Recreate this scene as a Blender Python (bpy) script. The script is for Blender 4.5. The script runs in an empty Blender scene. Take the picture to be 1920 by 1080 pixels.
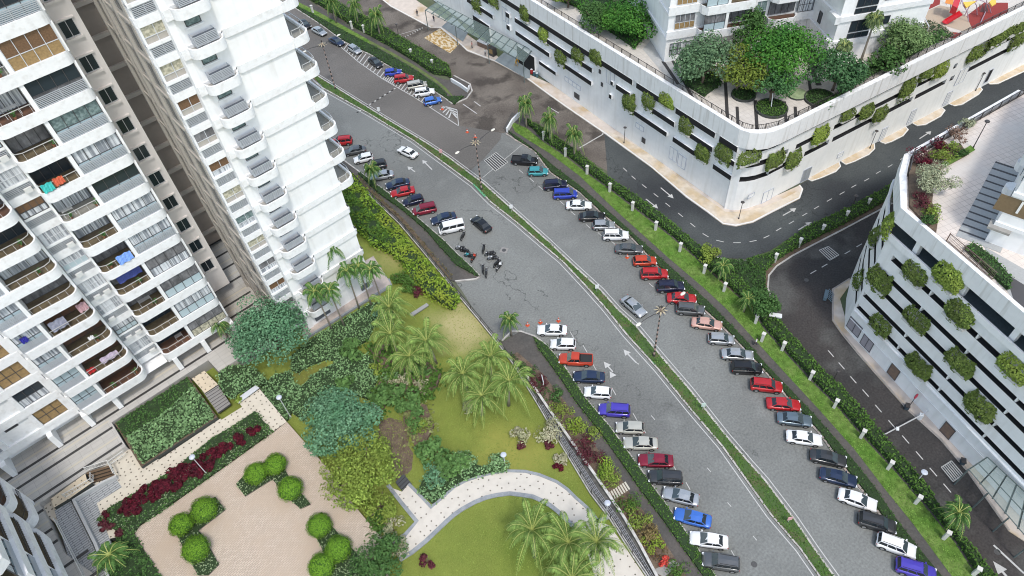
import bpy, math, random
import numpy as np
from mathutils import Vector, Matrix
from mathutils.geometry import tessellate_polygon
random.seed(7)
RNG = np.random.RandomState(11)
S = bpy.context.scene
COL = S.collection

# ------------------------------------------------------------ camera
RM = ((0.73659634, -0.67321523, 0.06486205), (-0.5441317, -0.53292694, 0.6480043), (0.40167963, 0.51261109, 0.75886978))
FPX = 1324.36
HC = 90.0
cd = bpy.data.cameras.new('camera'); cam = bpy.data.objects.new('camera', cd); COL.objects.link(cam)
cd.sensor_width = 36.0; cd.lens = FPX / 1920 * 36; cd.clip_start = 0.5; cd.clip_end = 2000
cx_ = Vector((RM[0][0], RM[0][1], -RM[0][2])); cy_ = -Vector((RM[1][0], RM[1][1], -RM[1][2])); cz_ = -Vector((RM[2][0], RM[2][1], -RM[2][2]))
m4 = Matrix((cx_, cy_, cz_)).transposed().to_4x4(); m4.translation = (0, 0, HC)
cam.matrix_world = m4
S.camera = cam

# ------------------------------------------------------------ light
SUNAZ = Vector((-0.32, -0.95)).normalized(); SUNEL = math.radians(62)
w = bpy.data.worlds.new("World"); S.world = w; w.use_nodes = True
wn = w.node_tree.nodes; wl = w.node_tree.links
sky = wn.new('ShaderNodeTexSky'); sky.sky_type = 'NISHITA'; sky.sun_disc = False
sky.sun_elevation = SUNEL; sky.sun_rotation = math.atan2(SUNAZ.x, SUNAZ.y)
sky.air_density = 1.0; sky.dust_density = 1.2; sky.ozone_density = 0.8
bg = [n for n in wn if n.type == 'BACKGROUND'][0]
tint = wn.new('ShaderNodeMix'); tint.data_type = 'RGBA'; tint.blend_type = 'MULTIPLY'; tint.inputs[0].default_value = 1; tint.inputs[7].default_value = (1.17, 1.05, .87, 1)
wl.new(sky.outputs[0], tint.inputs[6]); wl.new(tint.outputs[2], bg.inputs[0]); bg.inputs[1].default_value = 0.15
sd = bpy.data.lights.new('sun', 'SUN'); sun = bpy.data.objects.new('sun', sd); COL.objects.link(sun)
sd.energy = 0.9; sd.angle = math.radians(7); sd.color = (1.0, 0.99, 0.95)
sv = Vector((SUNAZ.x * math.cos(SUNEL), SUNAZ.y * math.cos(SUNEL), math.sin(SUNEL)))
sun.rotation_euler = sv.to_track_quat('Z', 'Y').to_euler()
sun.location = (0, 0, 120)
S.view_settings.view_transform = 'Standard'; S.view_settings.look = 'None'
S.view_settings.exposure = 1.10; S.view_settings.gamma = 1.0
S.render.engine = 'CYCLES'; S.cycles.pixel_filter_type = 'BLACKMAN_HARRIS'; S.cycles.filter_width = 1.05

# ------------------------------------------------------------ pixel -> place
def ray(px, py):
    a = (px - 960) / FPX; b = (py - 540) / FPX
    return (RM[0][0]*a + RM[1][0]*b + RM[2][0], RM[0][1]*a + RM[1][1]*b + RM[2][1], -(RM[0][2]*a + RM[1][2]*b + RM[2][2]))
def P(px, py, z=0.0):
    d = ray(px, py); t = (z - HC) / d[2]
    return Vector((d[0]*t, d[1]*t, z))
def PL(pts, z=0.0): return [P(x, y, z) for x, y in pts]
def onwall(px, py, A, B):
    A = Vector(A); B = Vector(B); u = (B - A).normalized(); n = Vector((-u.y, u.x)); d = ray(px, py)
    t = A.dot(n) / (d[0]*n.x + d[1]*n.y); q = Vector((d[0]*t, d[1]*t)) - A
    return q.dot(u), HC + d[2]*t
def prow(L, sc, ox, oy): return [(ox + x/sc, oy + y/sc) for x, y in L]

# ------------------------------------------------------------ materials
MATS = {}
def mat(name, col, rough=0.7, met=0.0, var=0.0, scale=1.0, col2=None, bump=0.0, bscale=None, isl=None, stretch=None, spec=None, alpha=None, lo=.35, hi=.65, extra=None, emit=None, trans=0):
    if name in MATS: return MATS[name]
    m = bpy.data.materials.new(name); m.use_nodes = True; nt = m.node_tree; N = nt.nodes; L = nt.links
    b = N['Principled BSDF']; b.inputs['Roughness'].default_value = rough; b.inputs['Metallic'].default_value = met
    if spec is not None: b.inputs['Specular IOR Level'].default_value = spec
    c = (*col, 1); b.inputs['Base Color'].default_value = c
    geo = N.new('ShaderNodeNewGeometry'); vec = geo.outputs['Position']
    if stretch:
        mp = N.new('ShaderNodeMapping'); mp.inputs['Scale'].default_value = stretch; L.new(vec, mp.inputs[0]); vec = mp.outputs[0]
    out = None
    def mixc(fac, a, bb, mode='MIX'):
        mx = N.new('ShaderNodeMix'); mx.data_type = 'RGBA'; mx.blend_type = mode
        if isinstance(fac, float): mx.inputs[0].default_value = fac
        else: L.new(fac, mx.inputs[0])
        for s, v in ((6, a), (7, bb)):
            if isinstance(v, tuple): mx.inputs[s].default_value = (*v[:3], 1)
            else: L.new(v, mx.inputs[s])
        return mx.outputs[2]
    def noise(sc, det=3.0, v=None):
        n = N.new('ShaderNodeTexNoise'); n.inputs['Scale'].default_value = sc; n.inputs['Detail'].default_value = det; L.new(v or vec, n.inputs['Vector']); return n.outputs[0]
    def rng(src, a, bb, c0=0.0, c1=1.0):
        r = N.new('ShaderNodeMapRange'); r.inputs[1].default_value = a; r.inputs[2].default_value = bb; r.inputs[3].default_value = c0; r.inputs[4].default_value = c1; L.new(src, r.inputs[0]); return r.outputs[0]
    out = c[:3]
    if isl is not None:
        out = mixc(geo.outputs['Random Per Island'], out, isl)
    if col2 is not None:
        out = mixc(rng(noise(scale, 4.0), lo, hi), out, col2)
    if var > 0:
        k = rng(noise(scale * 4.3, 4.0), .25, .75, 1 - var, 1 + var)
        hs = N.new('ShaderNodeHueSaturation')
        if isinstance(out, tuple): hs.inputs['Color'].default_value = (*out, 1)
        else: L.new(out, hs.inputs['Color'])
        L.new(k, hs.inputs['Value']); out = hs.outputs[0]
    if extra: out = extra(N, L, geo, vec, out, mixc, noise, rng)
    if not isinstance(out, tuple): L.new(out, b.inputs['Base Color'])
    else: b.inputs['Base Color'].default_value = (*out, 1)
    if bump > 0:
        bp = N.new('ShaderNodeBump'); bp.inputs['Strength'].default_value = bump; bp.inputs['Distance'].default_value = .05
        L.new(noise(bscale or scale * 6), bp.inputs['Height']); L.new(bp.outputs[0], b.inputs['Normal'])
    if alpha is not None: b.inputs['Alpha'].default_value = alpha
    if trans: b.inputs['Transmission Weight'].default_value = trans
    MATS[name] = m
    return m

def asphalt(name, base, patch, crack=0.5, fine=.22, ps=.05, tint2=None):
    def ex(N, L, geo, vec, out, mixc, noise, rng):
        o = mixc(rng(noise(ps, 5.0), .40, .62), base, patch)
        o = mixc(rng(noise(ps * 5, 3.0), .55, .8, 0, .55), o, tuple(v * 1.22 for v in base))
        if tint2: o = mixc(rng(noise(ps * 1.7 + .01, 6.0), .52, .62, 0, .8), o, tint2)
        # long cracks and tar lines
        mp = N.new('ShaderNodeMapping'); mp.inputs['Rotation'].default_value = (0, 0, .35); mp.inputs['Scale'].default_value = (1.0, .45, 1.0); L.new(vec, mp.inputs[0])
        dn = N.new('ShaderNodeVectorMath'); dn.operation = 'ADD'; nn = N.new('ShaderNodeTexNoise'); nn.inputs['Scale'].default_value = .35; nn.inputs['Detail'].default_value = 5
        L.new(vec, nn.inputs['Vector']); sc = N.new('ShaderNodeVectorMath'); sc.operation = 'SCALE'; sc.inputs[3].default_value = 7.0; L.new(nn.outputs[1], sc.inputs[0]); L.new(mp.outputs[0], dn.inputs[0]); L.new(sc.outputs[0], dn.inputs[1])
        vo = N.new('ShaderNodeTexVoronoi'); vo.feature = 'DISTANCE_TO_EDGE'; vo.inputs['Scale'].default_value = .055; L.new(dn.outputs[0], vo.inputs['Vector'])
        f = rng(vo.outputs['Distance'], .0, .007, 1, 0)
        msk = rng(noise(.07, 2.0), .5, .62, 0, crack)
        mm = N.new('ShaderNodeMath'); mm.operation = 'MULTIPLY'; L.new(f, mm.inputs[0]); L.new(msk, mm.inputs[1])
        o = mixc(mm.outputs[0], o, tuple(v * .35 for v in base))
        o = mixc(rng(noise(.28, 6.0), .66, .76, 0, .4), o, tuple(v * .5 for v in base))
        o = mixc(rng(noise(.9, 5.0), .64, .74, 0, .35), o, tuple(v * .55 for v in base))
        hs = N.new('ShaderNodeHueSaturation'); L.new(o, hs.inputs['Color']); L.new(rng(noise(3.5, 6.0), .25, .75, 1 - fine, 1 + fine), hs.inputs['Value'])
        return hs.outputs[0]
    return mat(name, base, .9, extra=ex, bump=.25, bscale=9, spec=.2)

# ------------------------------------------------------------ mesh builder
OFF = {}
class MB:
    def __init__(s): s.v = []; s.f = []; s.m = []
    def poly(s, pts, mi=0):
        i = len(s.v); s.v += [tuple(p) for p in pts]; s.f.append(tuple(range(i, i + len(pts)))); s.m.append(mi)
    def sheet(s, pts, mi=0):            # concave polygon, facing up
        pts = [Vector(p) for p in pts]
        i = len(s.v); s.v += [tuple(p) for p in pts]
        for t in tessellate_polygon([pts]):
            a, b, c = (pts[k] for k in t)
            if (b - a).cross(c - a).z < 0: t = (t[0], t[2], t[1])
            s.f.append(tuple(i + k for k in t)); s.m.append(mi)
    def box(s, c, d, rz=0.0, mi=0, ax=None):
        hx, hy, hz = d[0]/2, d[1]/2, d[2]/2
        if ax: ux, uy, uz = ax
        else: ux = Vector((math.cos(rz), math.sin(rz), 0)); uy = Vector((-math.sin(rz), math.cos(rz), 0)); uz = Vector((0, 0, 1))
        c = Vector(c); i = len(s.v)
        for a in (-1, 1):
            for b in (-1, 1):
                for e in (-1, 1): s.v.append(tuple(c + ux*hx*a + uy*hy*b + uz*hz*e))
        for q in ((0,1,3,2),(4,6,7,5),(0,4,5,1),(2,3,7,6),(0,2,6,4),(1,5,7,3)): s.f.append(tuple(i + k for k in q)); s.m.append(mi)
    def beam(s, a, b, w_, h_, mi=0, up=(0, 0, 1)):
        a = Vector(a); b = Vector(b); d = b - a; L_ = d.length
        if L_ < 1e-6: return
        x = d / L_; u = Vector(up)
        y = u.cross(x)
        if y.length < 1e-4: y = Vector((1, 0, 0)).cross(x)
        y.normalize(); z = x.cross(y)
        s.box((a + b) / 2, (L_, w_, h_), ax=(x, y, z), mi=mi)
    def prism(s, pts, z0, z1, mi=0, side=None, bottom=False):
        pts = [Vector((p[0], p[1], 0)) for p in pts]
        ar = sum(pts[k].x * pts[(k+1) % len(pts)].y - pts[(k+1) % len(pts)].x * pts[k].y for k in range(len(pts)))
        if ar < 0: pts = pts[::-1]
        s.sheet([(p.x, p.y, z1) for p in pts], mi)
        for k in range(len(pts)):
            a = pts[k]; b = pts[(k+1) % len(pts)]
            s.poly([(a.x, a.y, z0), (b.x, b.y, z0), (b.x, b.y, z1), (a.x, a.y, z1)], mi if side is None else side)
        if bottom: 
            n0 = len(s.f); s.sheet([(p.x, p.y, z0) for p in pts], mi if side is None else side)
            for q in range(n0, len(s.f)): s.f[q] = s.f[q][::-1]
    def ribbon(s, path, t, z0, z1, mi=0, closed=False, left=True):    # wall of thickness t along a 2D path
        n = len(path); p2 = [Vector((p[0], p[1])) for p in path]; nor = []
        for k in range(n):
            a = p2[k-1] if (k > 0 or closed) else p2[k]; b = p2[(k+1) % n] if (k < n-1 or closed) else p2[k]
            d = (b - a).normalized(); nn = Vector((-d.y, d.x)); 
            if 0 < k < n-1 or closed:
                d1 = (p2[k] - a).normalized(); cs = max(.5, nn.dot(Vector((-d1.y, d1.x))))
                nn = nn / cs
            nor.append(nn * (1 if left else -1))
        q2 = [p2[k] + nor[k] * t for k in range(n)]
        rng_ = range(n if closed else n - 1)
        fl = not left
        def add(l): s.poly(l[::-1] if fl else l, mi)
        zz = (lambda k, w_: (w_[k] if isinstance(w_, (list, tuple)) else w_))
        for k in rng_:
            j = (k+1) % n; a, b, c, d = p2[k], p2[j], q2[j], q2[k]
            add([(a.x, a.y, zz(k, z0)), (b.x, b.y, zz(j, z0)), (b.x, b.y, zz(j, z1)), (a.x, a.y, zz(k, z1))])
            add([(c.x, c.y, zz(j, z0)), (d.x, d.y, zz(k, z0)), (d.x, d.y, zz(k, z1)), (c.x, c.y, zz(j, z1))])
            add([(a.x, a.y, zz(k, z1)), (b.x, b.y, zz(j, z1)), (c.x, c.y, zz(j, z1)), (d.x, d.y, zz(k, z1))])
            add([(d.x, d.y, zz(k, z0)), (c.x, c.y, zz(j, z0)), (b.x, b.y, zz(j, z0)), (a.x, a.y, zz(k, z0))])
        if not closed:
            for k in (0, n-1):
                a, d = p2[k], q2[k]; l = [(a.x, a.y, zz(k, z0)), (a.x, a.y, zz(k, z1)), (d.x, d.y, zz(k, z1)), (d.x, d.y, zz(k, z0))]
                s.poly(l, mi)
    def tube(s, pts, r, n=6, mi=0, cap=True):
        pts = [Vector(p) for p in pts]; rs = r if isinstance(r, (list, tuple)) else [r] * len(pts)
        rings = []
        for k, p in enumerate(pts):
            d = (pts[min(k+1, len(pts)-1)] - pts[max(k-1, 0)])
            d = d.normalized() if d.length > 1e-9 else Vector((0, 0, 1))
            a = d.cross(Vector((0, 0, 1)));
            if a.length < .05: a = d.cross(Vector((1, 0, 0)))
            a.normalize(); b = d.cross(a); i = len(s.v)
            for q in range(n):
                t = 2*math.pi*q/n; s.v.append(tuple(p + (a*math.cos(t) + b*math.sin(t))*rs[k]))
            rings.append(i)
        for k in range(len(rings)-1):
            for q in range(n):
                s.f.append((rings[k]+q, rings[k]+(q+1) % n, rings[k+1]+(q+1) % n, rings[k+1]+q)); s.m.append(mi)
        if cap: s.f.append(tuple(rings[0]+q for q in range(n))[::-1]); s.m.append(mi); s.f.append(tuple(rings[-1]+q for q in range(n))); s.m.append(mi)
    def ball(s, c, r, nu=10, nv=6, mi=0, sc=(1, 1, 1)):
        c = Vector(c); i = len(s.v)
        for a in range(1, nv):
            th = math.pi*a/nv
            for q in range(nu):
                ph = 2*math.pi*q/nu; s.v.append((c.x + r*sc[0]*math.sin(th)*math.cos(ph), c.y + r*sc[1]*math.sin(th)*math.sin(ph), c.z + r*sc[2]*math.cos(th)))
        t = len(s.v); s.v.append((c.x, c.y, c.z + r*sc[2])); s.v.append((c.x, c.y, c.z - r*sc[2]))
        for a in range(nv-2):
            for q in range(nu): s.f.append((i+a*nu+q, i+(a+1)*nu+q, i+(a+1)*nu+(q+1) % nu, i+a*nu+(q+1) % nu)); s.m.append(mi)
        for q in range(nu):
            s.f.append((t, i+q, i+(q+1) % nu)); s.m.append(mi); s.f.append((t+1, i+(nv-2)*nu+(q+1) % nu, i+(nv-2)*nu+q)); s.m.append(mi)
    def build(s, name, mats, parent=None, smooth=False, local=False):
        me = bpy.data.meshes.new(name)
        off = Vector((0, 0, 0)) if (local or parent is None) else OFF.get(parent.name, Vector((0, 0, 0)))
        vs = s.v if off.length == 0 else [(a-off.x, b-off.y, c-off.z) for a, b, c in s.v]
        me.from_pydata(vs, [], s.f)
        if not isinstance(mats, (list, tuple)): mats = [mats]
        for m_ in mats: me.materials.append(m_)
        if len(mats) > 1: me.polygons.foreach_set('material_index', s.m)
        if smooth: me.polygons.foreach_set('use_smooth', [True]*len(s.f))
        me.update()
        o = bpy.data.objects.new(name, me); COL.objects.link(o)
        if parent is not None: o.parent = parent; OFF[o.name] = off
        return o
def thing(name, label, cat, loc=(0, 0, 0), rz=0.0, group=None, zero=False):
    o = bpy.data.objects.new(name, None); COL.objects.link(o); o.location = loc; o.rotation_euler = (0, 0, rz); o.empty_display_size = .3
    o['label'] = label; o['category'] = cat
    if group: o['group'] = group
    OFF[o.name] = Vector(loc)
    return o
def tag(o, label, cat, group=None, kind=None):
    o['label'] = label; o['category'] = cat
    if group: o['group'] = group
    if kind: o['kind'] = kind
    return o
def struct(o): o['kind'] = 'structure'; return o
def recenter(o):                        # put a single-mesh thing's origin at its base
    me = o.data; n = len(me.vertices); a = np.empty(n*3); me.vertices.foreach_get('co', a); a = a.reshape(-1, 3)
    c = np.array([(a[:, 0].min()+a[:, 0].max())/2, (a[:, 1].min()+a[:, 1].max())/2, a[:, 2].min()]); a -= c; me.vertices.foreach_set('co', a.ravel()); o.location = tuple(c); me.update(); return o
def copytree(root, loc, rz, label=None, group=None):
    r = root.copy(); COL.objects.link(r); r.location = loc; r.rotation_euler = (0, 0, rz)
    if label: r['label'] = label
    if group: r['group'] = group
    for ch in list(root.children):
        c = ch.copy(); COL.objects.link(c); c.parent = r
        for g in list(ch.children):
            d = g.copy(); COL.objects.link(d); d.parent = c
    return r
def ordn(i): return ['first','second','third','fourth','fifth','sixth','seventh','eighth','ninth','tenth','eleventh','twelfth','thirteenth','fourteenth','fifteenth','sixteenth','seventeenth','eighteenth','nineteenth','twentieth','twenty-first','twenty-second','twenty-third','twenty-fourth','twenty-fifth','twenty-sixth','twenty-seventh','twenty-eighth','twenty-ninth','thirtieth'][i]

# ------------------------------------------------------------ leaves
def quads_obj(name, c, nrm, tang, sx, sy, mats, parent=None, mi=None, local=False):
    n = len(c)
    nrm = nrm / np.linalg.norm(nrm, axis=1)[:, None]
    t = tang - nrm * (tang*nrm).sum(1)[:, None]; t /= (np.linalg.norm(t, axis=1)[:, None] + 1e-9); b = np.cross(nrm, t)
    sx = np.broadcast_to(np.asarray(sx, float), (n,))[:, None]; sy = np.broadcast_to(np.asarray(sy, float), (n,))[:, None]
    if parent is not None and not local: c = c - np.array(OFF.get(parent.name, (0, 0, 0)))
    # leaf: pointed hexagon-ish quad (diamond)
    v = np.stack([c - t*sx*.5, c - b*sy*.5 + t*sx*.08, c + t*sx*.5, c + b*sy*.5 + t*sx*.08], 1).reshape(-1, 3)
    me = bpy.data.meshes.new(name); me.vertices.add(4*n); me.vertices.foreach_set('co', v.ravel())
    me.loops.add(4*n); me.loops.foreach_set('vertex_index', np.arange(4*n, dtype=np.int32)); me.polygons.add(n)
    me.polygons.foreach_set('loop_start', np.arange(0, 4*n, 4, dtype=np.int32)); me.polygons.foreach_set('loop_total', np.full(n, 4, dtype=np.int32))
    if not isinstance(mats, (list, tuple)): mats = [mats]
    for m_ in mats: me.materials.append(m_)
    if mi is not None: me.polygons.foreach_set('material_index', np.asarray(mi, dtype=np.int32))
    me.update(calc_edges=True); me.validate()
    o = bpy.data.objects.new(name, me); COL.objects.link(o)
    if parent is not None: o.parent = parent; OFF[o.name] = OFF.get(parent.name, Vector((0, 0, 0)))
    return o
def rdir(n):
    a = RNG.normal(size=(n, 3)); return a / np.linalg.norm(a, axis=1)[:, None]
def inpoly(pts, poly):
    x, y = pts[:, 0], pts[:, 1]; r = np.zeros(len(pts), bool); n = len(poly); j = n-1
    for i in range(n):
        xi, yi = poly[i][0], poly[i][1]; xj, yj = poly[j][0], poly[j][1]
        c = ((yi > y) != (yj > y)) & (x < (xj-xi)*(y-yi)/(yj-yi+1e-12)+xi); r ^= c; j = i
    return r
def sample_poly(poly, n):
    a = np.array([[p[0], p[1]] for p in poly]); lo = a.min(0); hi = a.max(0); out = np.zeros((0, 2))
    while len(out) < n:
        q = RNG.uniform(lo, hi, size=(n*2+50, 2)); out = np.vstack([out, q[inpoly(q, poly)]])
    return out[:n]
def area(poly):
    n = len(poly); return abs(sum(poly[k][0]*poly[(k+1) % n][1]-poly[(k+1) % n][0]*poly[k][1] for k in range(n)))/2
def crown_pts(n, R, Hh, lobes=16, seed=0, flat=.55):
    rs = np.random.RandomState(seed)
    lc = rs.normal(size=(lobes, 3)); lc /= np.linalg.norm(lc, axis=1)[:, None]
    lc[:, 2] = np.abs(lc[:, 2])*1.0 - .25
    lc *= rs.uniform(.35, .78, size=(lobes, 1)); lr = rs.uniform(.26, .48, size=lobes)
    k = rs.randint(0, lobes, n); d = rs.normal(size=(n, 3)); d /= np.linalg.norm(d, axis=1)[:, None]
    rad = lr[k]*rs.uniform(.55, 1.05, n)**.6
    p = lc[k] + d*rad[:, None]
    nr = d*.8 + rs.normal(size=(n, 3))*.45 + np.array([0, 0, .55])
    p = p * np.array([R*1.2, R*1.2, Hh*.85])
    return p, nr
GRP = {}
def tree(name, label, px, py, zb, h, R, lm, n, lobes=16, seed=1, trunk=True, cat='tree', leaf=.42, ch=None, group=None, tm=None, base=None):
    ch = ch or R*1.1
    zc = zb + h
    if base: g = P(base[0], base[1], zb)
    else: g = P(px, py, zc - ch*.25)
    root = thing(name, label, cat, (g.x, g.y, zb), group=group)
    t = MB(); top = zc - zb - ch*.2
    r0 = .09 + R*.035
    t.tube([(0, 0, -.1), (.05*R, .02, top*.3), (-.03*R, .04*R, top*.62)], [r0*1.25, r0, r0*.8], 8)
    rr = random.Random(seed)
    for k in range(7):
        a = k*2*math.pi/7 + rr.uniform(-.3, .3); q = R*rr.uniform(.45, .8)
        t.tube([(-.03*R, .04*R, top*rr.uniform(.45, .62)), (math.cos(a)*q*.5, math.sin(a)*q*.5, top*.85), (math.cos(a)*q, math.sin(a)*q, top+ch*rr.uniform(.0, .35))], [r0*.6, r0*.4, r0*.15], 5)
    t.build('trunk', tm or M_trunk, root, local=True, smooth=True)
    p, nr = crown_pts(n, R, ch, lobes, seed)
    p[:, 2] += top
    quads_obj('crown', p, nr, rdir(len(p)), RNG.uniform(leaf*.7, leaf*1.3, len(p)), RNG.uniform(leaf*.4, leaf*.75, len(p)), lm, root, local=True)
    return root
def leafmat(name, a, b, c=None, scale=.5, tr=.12):
    a = tuple(v*.62 for v in a); b = tuple(min(.8, v*1.22) for v in b)
    m = mat(name, a, .85, isl=b, col2=c or tuple((x+y)/2 for x, y in zip(a, b)), scale=scale, lo=.3, hi=.75, var=.25, spec=.12)
    nt = m.node_tree; N = nt.nodes; L = nt.links; out = N['Material Output']; pb = N['Principled BSDF']
    if tr and not any(n.type == 'BSDF_TRANSLUCENT' for n in N):
        tl = N.new('ShaderNodeBsdfTranslucent'); mx = N.new('ShaderNodeMixShader'); mx.inputs[0].default_value = tr
        src = pb.inputs['Base Color'].links[0].from_socket; L.new(src, tl.inputs[0]); L.new(pb.outputs[0], mx.inputs[1]); L.new(tl.outputs[0], mx.inputs[2]); L.new(mx.outputs[0], out.inputs[0])
    return m

M_trunk = mat('bark', (.16, .12, .09), .9, var=.3, scale=3)
M_palmtrunk = mat('palm bark', (.24, .21, .17), .9, var=.3, scale=6, stretch=(1, 1, 5))
W_ = mat("white painted wall", (.85, .855, .86), .75, var=.035, scale=.25, col2=(.80, .81, .82), bump=.04, bscale=6, extra=lambda N, L, geo, vec, out, mixc, noise, rng: (lambda mp: (setattr(mp.inputs['Scale'], 'default_value', (1.1, 1.1, .10)), L.new(geo.outputs['Position'], mp.inputs[0]), mixc(rng(noise(1.0, 5.0, mp.outputs[0]), .52, .76, 0, .28), out, (.50, .49, .45)))[-1])(N.new('ShaderNodeMapping')))
def stk(N, L, geo, vec, out, mixc, noise, rng):
    mp = N.new('ShaderNodeMapping'); mp.inputs['Scale'].default_value = (1.6, 1.6, .12); L.new(geo.outputs['Position'], mp.inputs[0])
    return mixc(rng(noise(1.0, 5.0, mp.outputs[0]), .52, .74, 0, .6), out, (.40, .38, .34))
WS_ = mat('streaked white wall', (.78, .785, .79), .8, var=.04, scale=.3, extra=stk)
W2_ = mat('white slab edge', (.78, .79, .80), .75, var=.05, scale=.5, extra=lambda N, L, g, v, o, mixc, noise, rng: mixc(rng(noise(1.3, 6.0), .52, .74, 0, .42), o, (.50, .485, .46)))
CREAM = mat('cream wall', (.82, .78, .755), .8, var=.03, scale=.3, bump=.03)
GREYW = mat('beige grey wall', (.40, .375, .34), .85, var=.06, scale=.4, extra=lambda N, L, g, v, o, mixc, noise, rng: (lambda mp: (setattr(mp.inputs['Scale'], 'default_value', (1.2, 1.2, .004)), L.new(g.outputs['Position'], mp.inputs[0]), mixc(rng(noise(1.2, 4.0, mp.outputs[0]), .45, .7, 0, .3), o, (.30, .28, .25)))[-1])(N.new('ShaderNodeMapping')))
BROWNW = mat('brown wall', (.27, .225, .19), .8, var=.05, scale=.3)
BRLEDGE = mat('brown ledge', (.42, .37, .32), .8)
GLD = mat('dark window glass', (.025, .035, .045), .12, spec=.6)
GLB = mat('blue window film', (.42, .52, .56), .25, spec=.4)
def cur(N, L, geo, vec, out, mixc, noise, rng):
    mp = N.new('ShaderNodeMapping'); mp.inputs['Scale'].default_value = (1, 1, .02); L.new(geo.outputs['Position'], mp.inputs[0])
    return mixc(rng(noise(4.0, 2.0, mp.outputs[0]), .42, .58), out, (.22, .24, .27))
CURT = mat('grey curtain', (.62, .65, .68), .8, extra=cur)
CURG = mat('green curtain', (.20, .27, .27), .8, extra=lambda N, L, g, v, o, mixc, noise, rng: mixc(rng(noise(3.0, 2.0), .4, .6), o, (.10, .15, .15)))
CURB = mat('cream curtain', (.55, .52, .40), .8, extra=lambda N, L, g, v, o, mixc, noise, rng: mixc(rng(noise(2.5, 3.0), .4, .6), o, (.30, .29, .22)))
BRN = mat('brown timber screen', (.15, .085, .045), .6, var=.3, scale=1.5)
TAN = mat('tan interior', (.30, .20, .09), .6, var=.25, scale=1.0)
TILE = mat('brown balcony tile', (.17, .135, .08), .6, col2=(.11, .085, .055), scale=1.2, var=.25)
TILE2 = mat('red brown balcony tile', (.15, .075, .045), .6, col2=(.10, .06, .045), scale=1.0, var=.2)
TILEG = mat('grey balcony tile', (.27, .26, .23), .7, var=.15, scale=1)
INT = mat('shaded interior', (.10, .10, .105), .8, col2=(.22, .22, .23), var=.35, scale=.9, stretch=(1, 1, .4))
FRM = mat('dark window frame', (.06, .06, .065), .5)
FRL = mat('light window frame', (.55, .57, .6), .5)
LOUV = mat('grey louvre bar', (.50, .53, .57), .4, met=.3)
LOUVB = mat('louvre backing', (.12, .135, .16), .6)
RAIL = mat('dark rail', (.05, .045, .045), .4)
RAILW = mat('pale rail', (.6, .6, .6), .35, met=.3)
CONC = mat('concrete', (.38, .37, .35), .9, col2=(.28, .27, .25), scale=.5, var=.12)
# ============================================================ GROUND
ROAD = asphalt('main road asphalt', (.20, .208, .20), (.155, .16, .155), .9)
ROADBR = asphalt('dirty brown road', (.115, .10, .088), (.175, .155, .135), .5, fine=.28, ps=.11, tint2=(.055, .048, .043))
ROADDK = asphalt('dark side road asphalt', (.042, .046, .050), (.085, .094, .094), .6, ps=.045)
ROADB2 = asphalt('purple grey lane asphalt', (.062, .056, .054), (.042, .042, .043), .4, fine=.28, ps=.06, tint2=(.10, .10, .095))
WALKA = asphalt('dark footpath asphalt', (.085, .082, .077), (.11, .10, .092), .3, fine=.2, ps=.2)
PAINT = mat('white road paint', (.50, .50, .485), .7, var=.12, scale=2, col2=(.45, .45, .44))
KERB = mat('painted kerb', (.52, .50, .47), .85, col2=(.36, .345, .33), scale=.9, var=.12)
KERBP = mat('pinkish kerb', (.42, .36, .33), .85, col2=(.30, .28, .26), scale=.6, var=.15)
SOIL = mat('brown soil', (.10, .07, .05), .95, col2=(.16, .12, .085), scale=1.2, var=.3, bump=.3)
GRASSD = leafmat('verge grass', (.055, .115, .03), (.09, .17, .045), scale=.3, tr=0)
GRASSL = mat('bright strip grass', (.085, .18, .03), .95, col2=(.15, .22, .06), scale=.35, var=.4, bump=.4, bscale=14, spec=.08)
def wear(N, L, g, v, o, mixc, noise, rng):
    o = mixc(rng(noise(2.5, 5.0), .45, .7, 0, .45), o, (.10, .15, .022))
    o = mixc(rng(noise(7.0, 3.0), .3, .7, 0, .35), o, (.34, .36, .12))
    for (cx_0, cy_0, rr_, col_, k_) in ((P(872, 610, 1).x, P(872, 610, 1).y, 6.5, (.42, .37, .19), .9), (P(735, 478, 1).x, P(735, 478, 1).y, 4.5, (.34, .31, .13), .7), (P(1040, 1000, 1).x, P(1040, 1000, 1).y, 9, (.10, .17, .025), .6), (P(960, 850, 1).x, P(960, 850, 1).y, 6, (.30, .28, .07), .6)):
        d = N.new('ShaderNodeVectorMath'); d.operation = 'DISTANCE'; L.new(g.outputs['Position'], d.inputs[0]); d.inputs[1].default_value = (cx_0, cy_0, 1.0)
        ad = N.new('ShaderNodeMath'); ad.operation = 'MULTIPLY_ADD'; L.new(noise(.25, 6.0), ad.inputs[0]); ad.inputs[1].default_value = rr_*1.4; L.new(d.outputs['Value'], ad.inputs[2])
        o = mixc(rng(ad.outputs[0], rr_*.95, rr_*1.75, k_, 0), o, col_)
    return o
LAWN = mat('lawn grass', (.195, .23, .045), .95, col2=(.13, .175, .03), scale=.10, var=.15, bump=.5, bscale=14, spec=.08, extra=wear)
SANDY = mat('sandy pavement', (.52, .41, .27), .9, col2=(.60, .53, .44), scale=.28, var=.12, lo=.42, hi=.6)
SANDY2 = mat('pale pink pavement', (.58, .51, .45), .9, col2=(.46, .35, .22), scale=.2, var=.1, lo=.5, hi=.66)
GREENP = mat('green painted slab', (.12, .34, .19), .8, var=.15, scale=1)
base_m = mat('bare ground', (.12, .13, .09), .95, col2=(.08, .11, .05), scale=.1, var=.2)
b = MB(); b.sheet([(-420, -420, -.06), (700, -420, -.06), (700, 700, -.06), (-420, 700, -.06)]); struct(b.build('ground', base_m))

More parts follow.
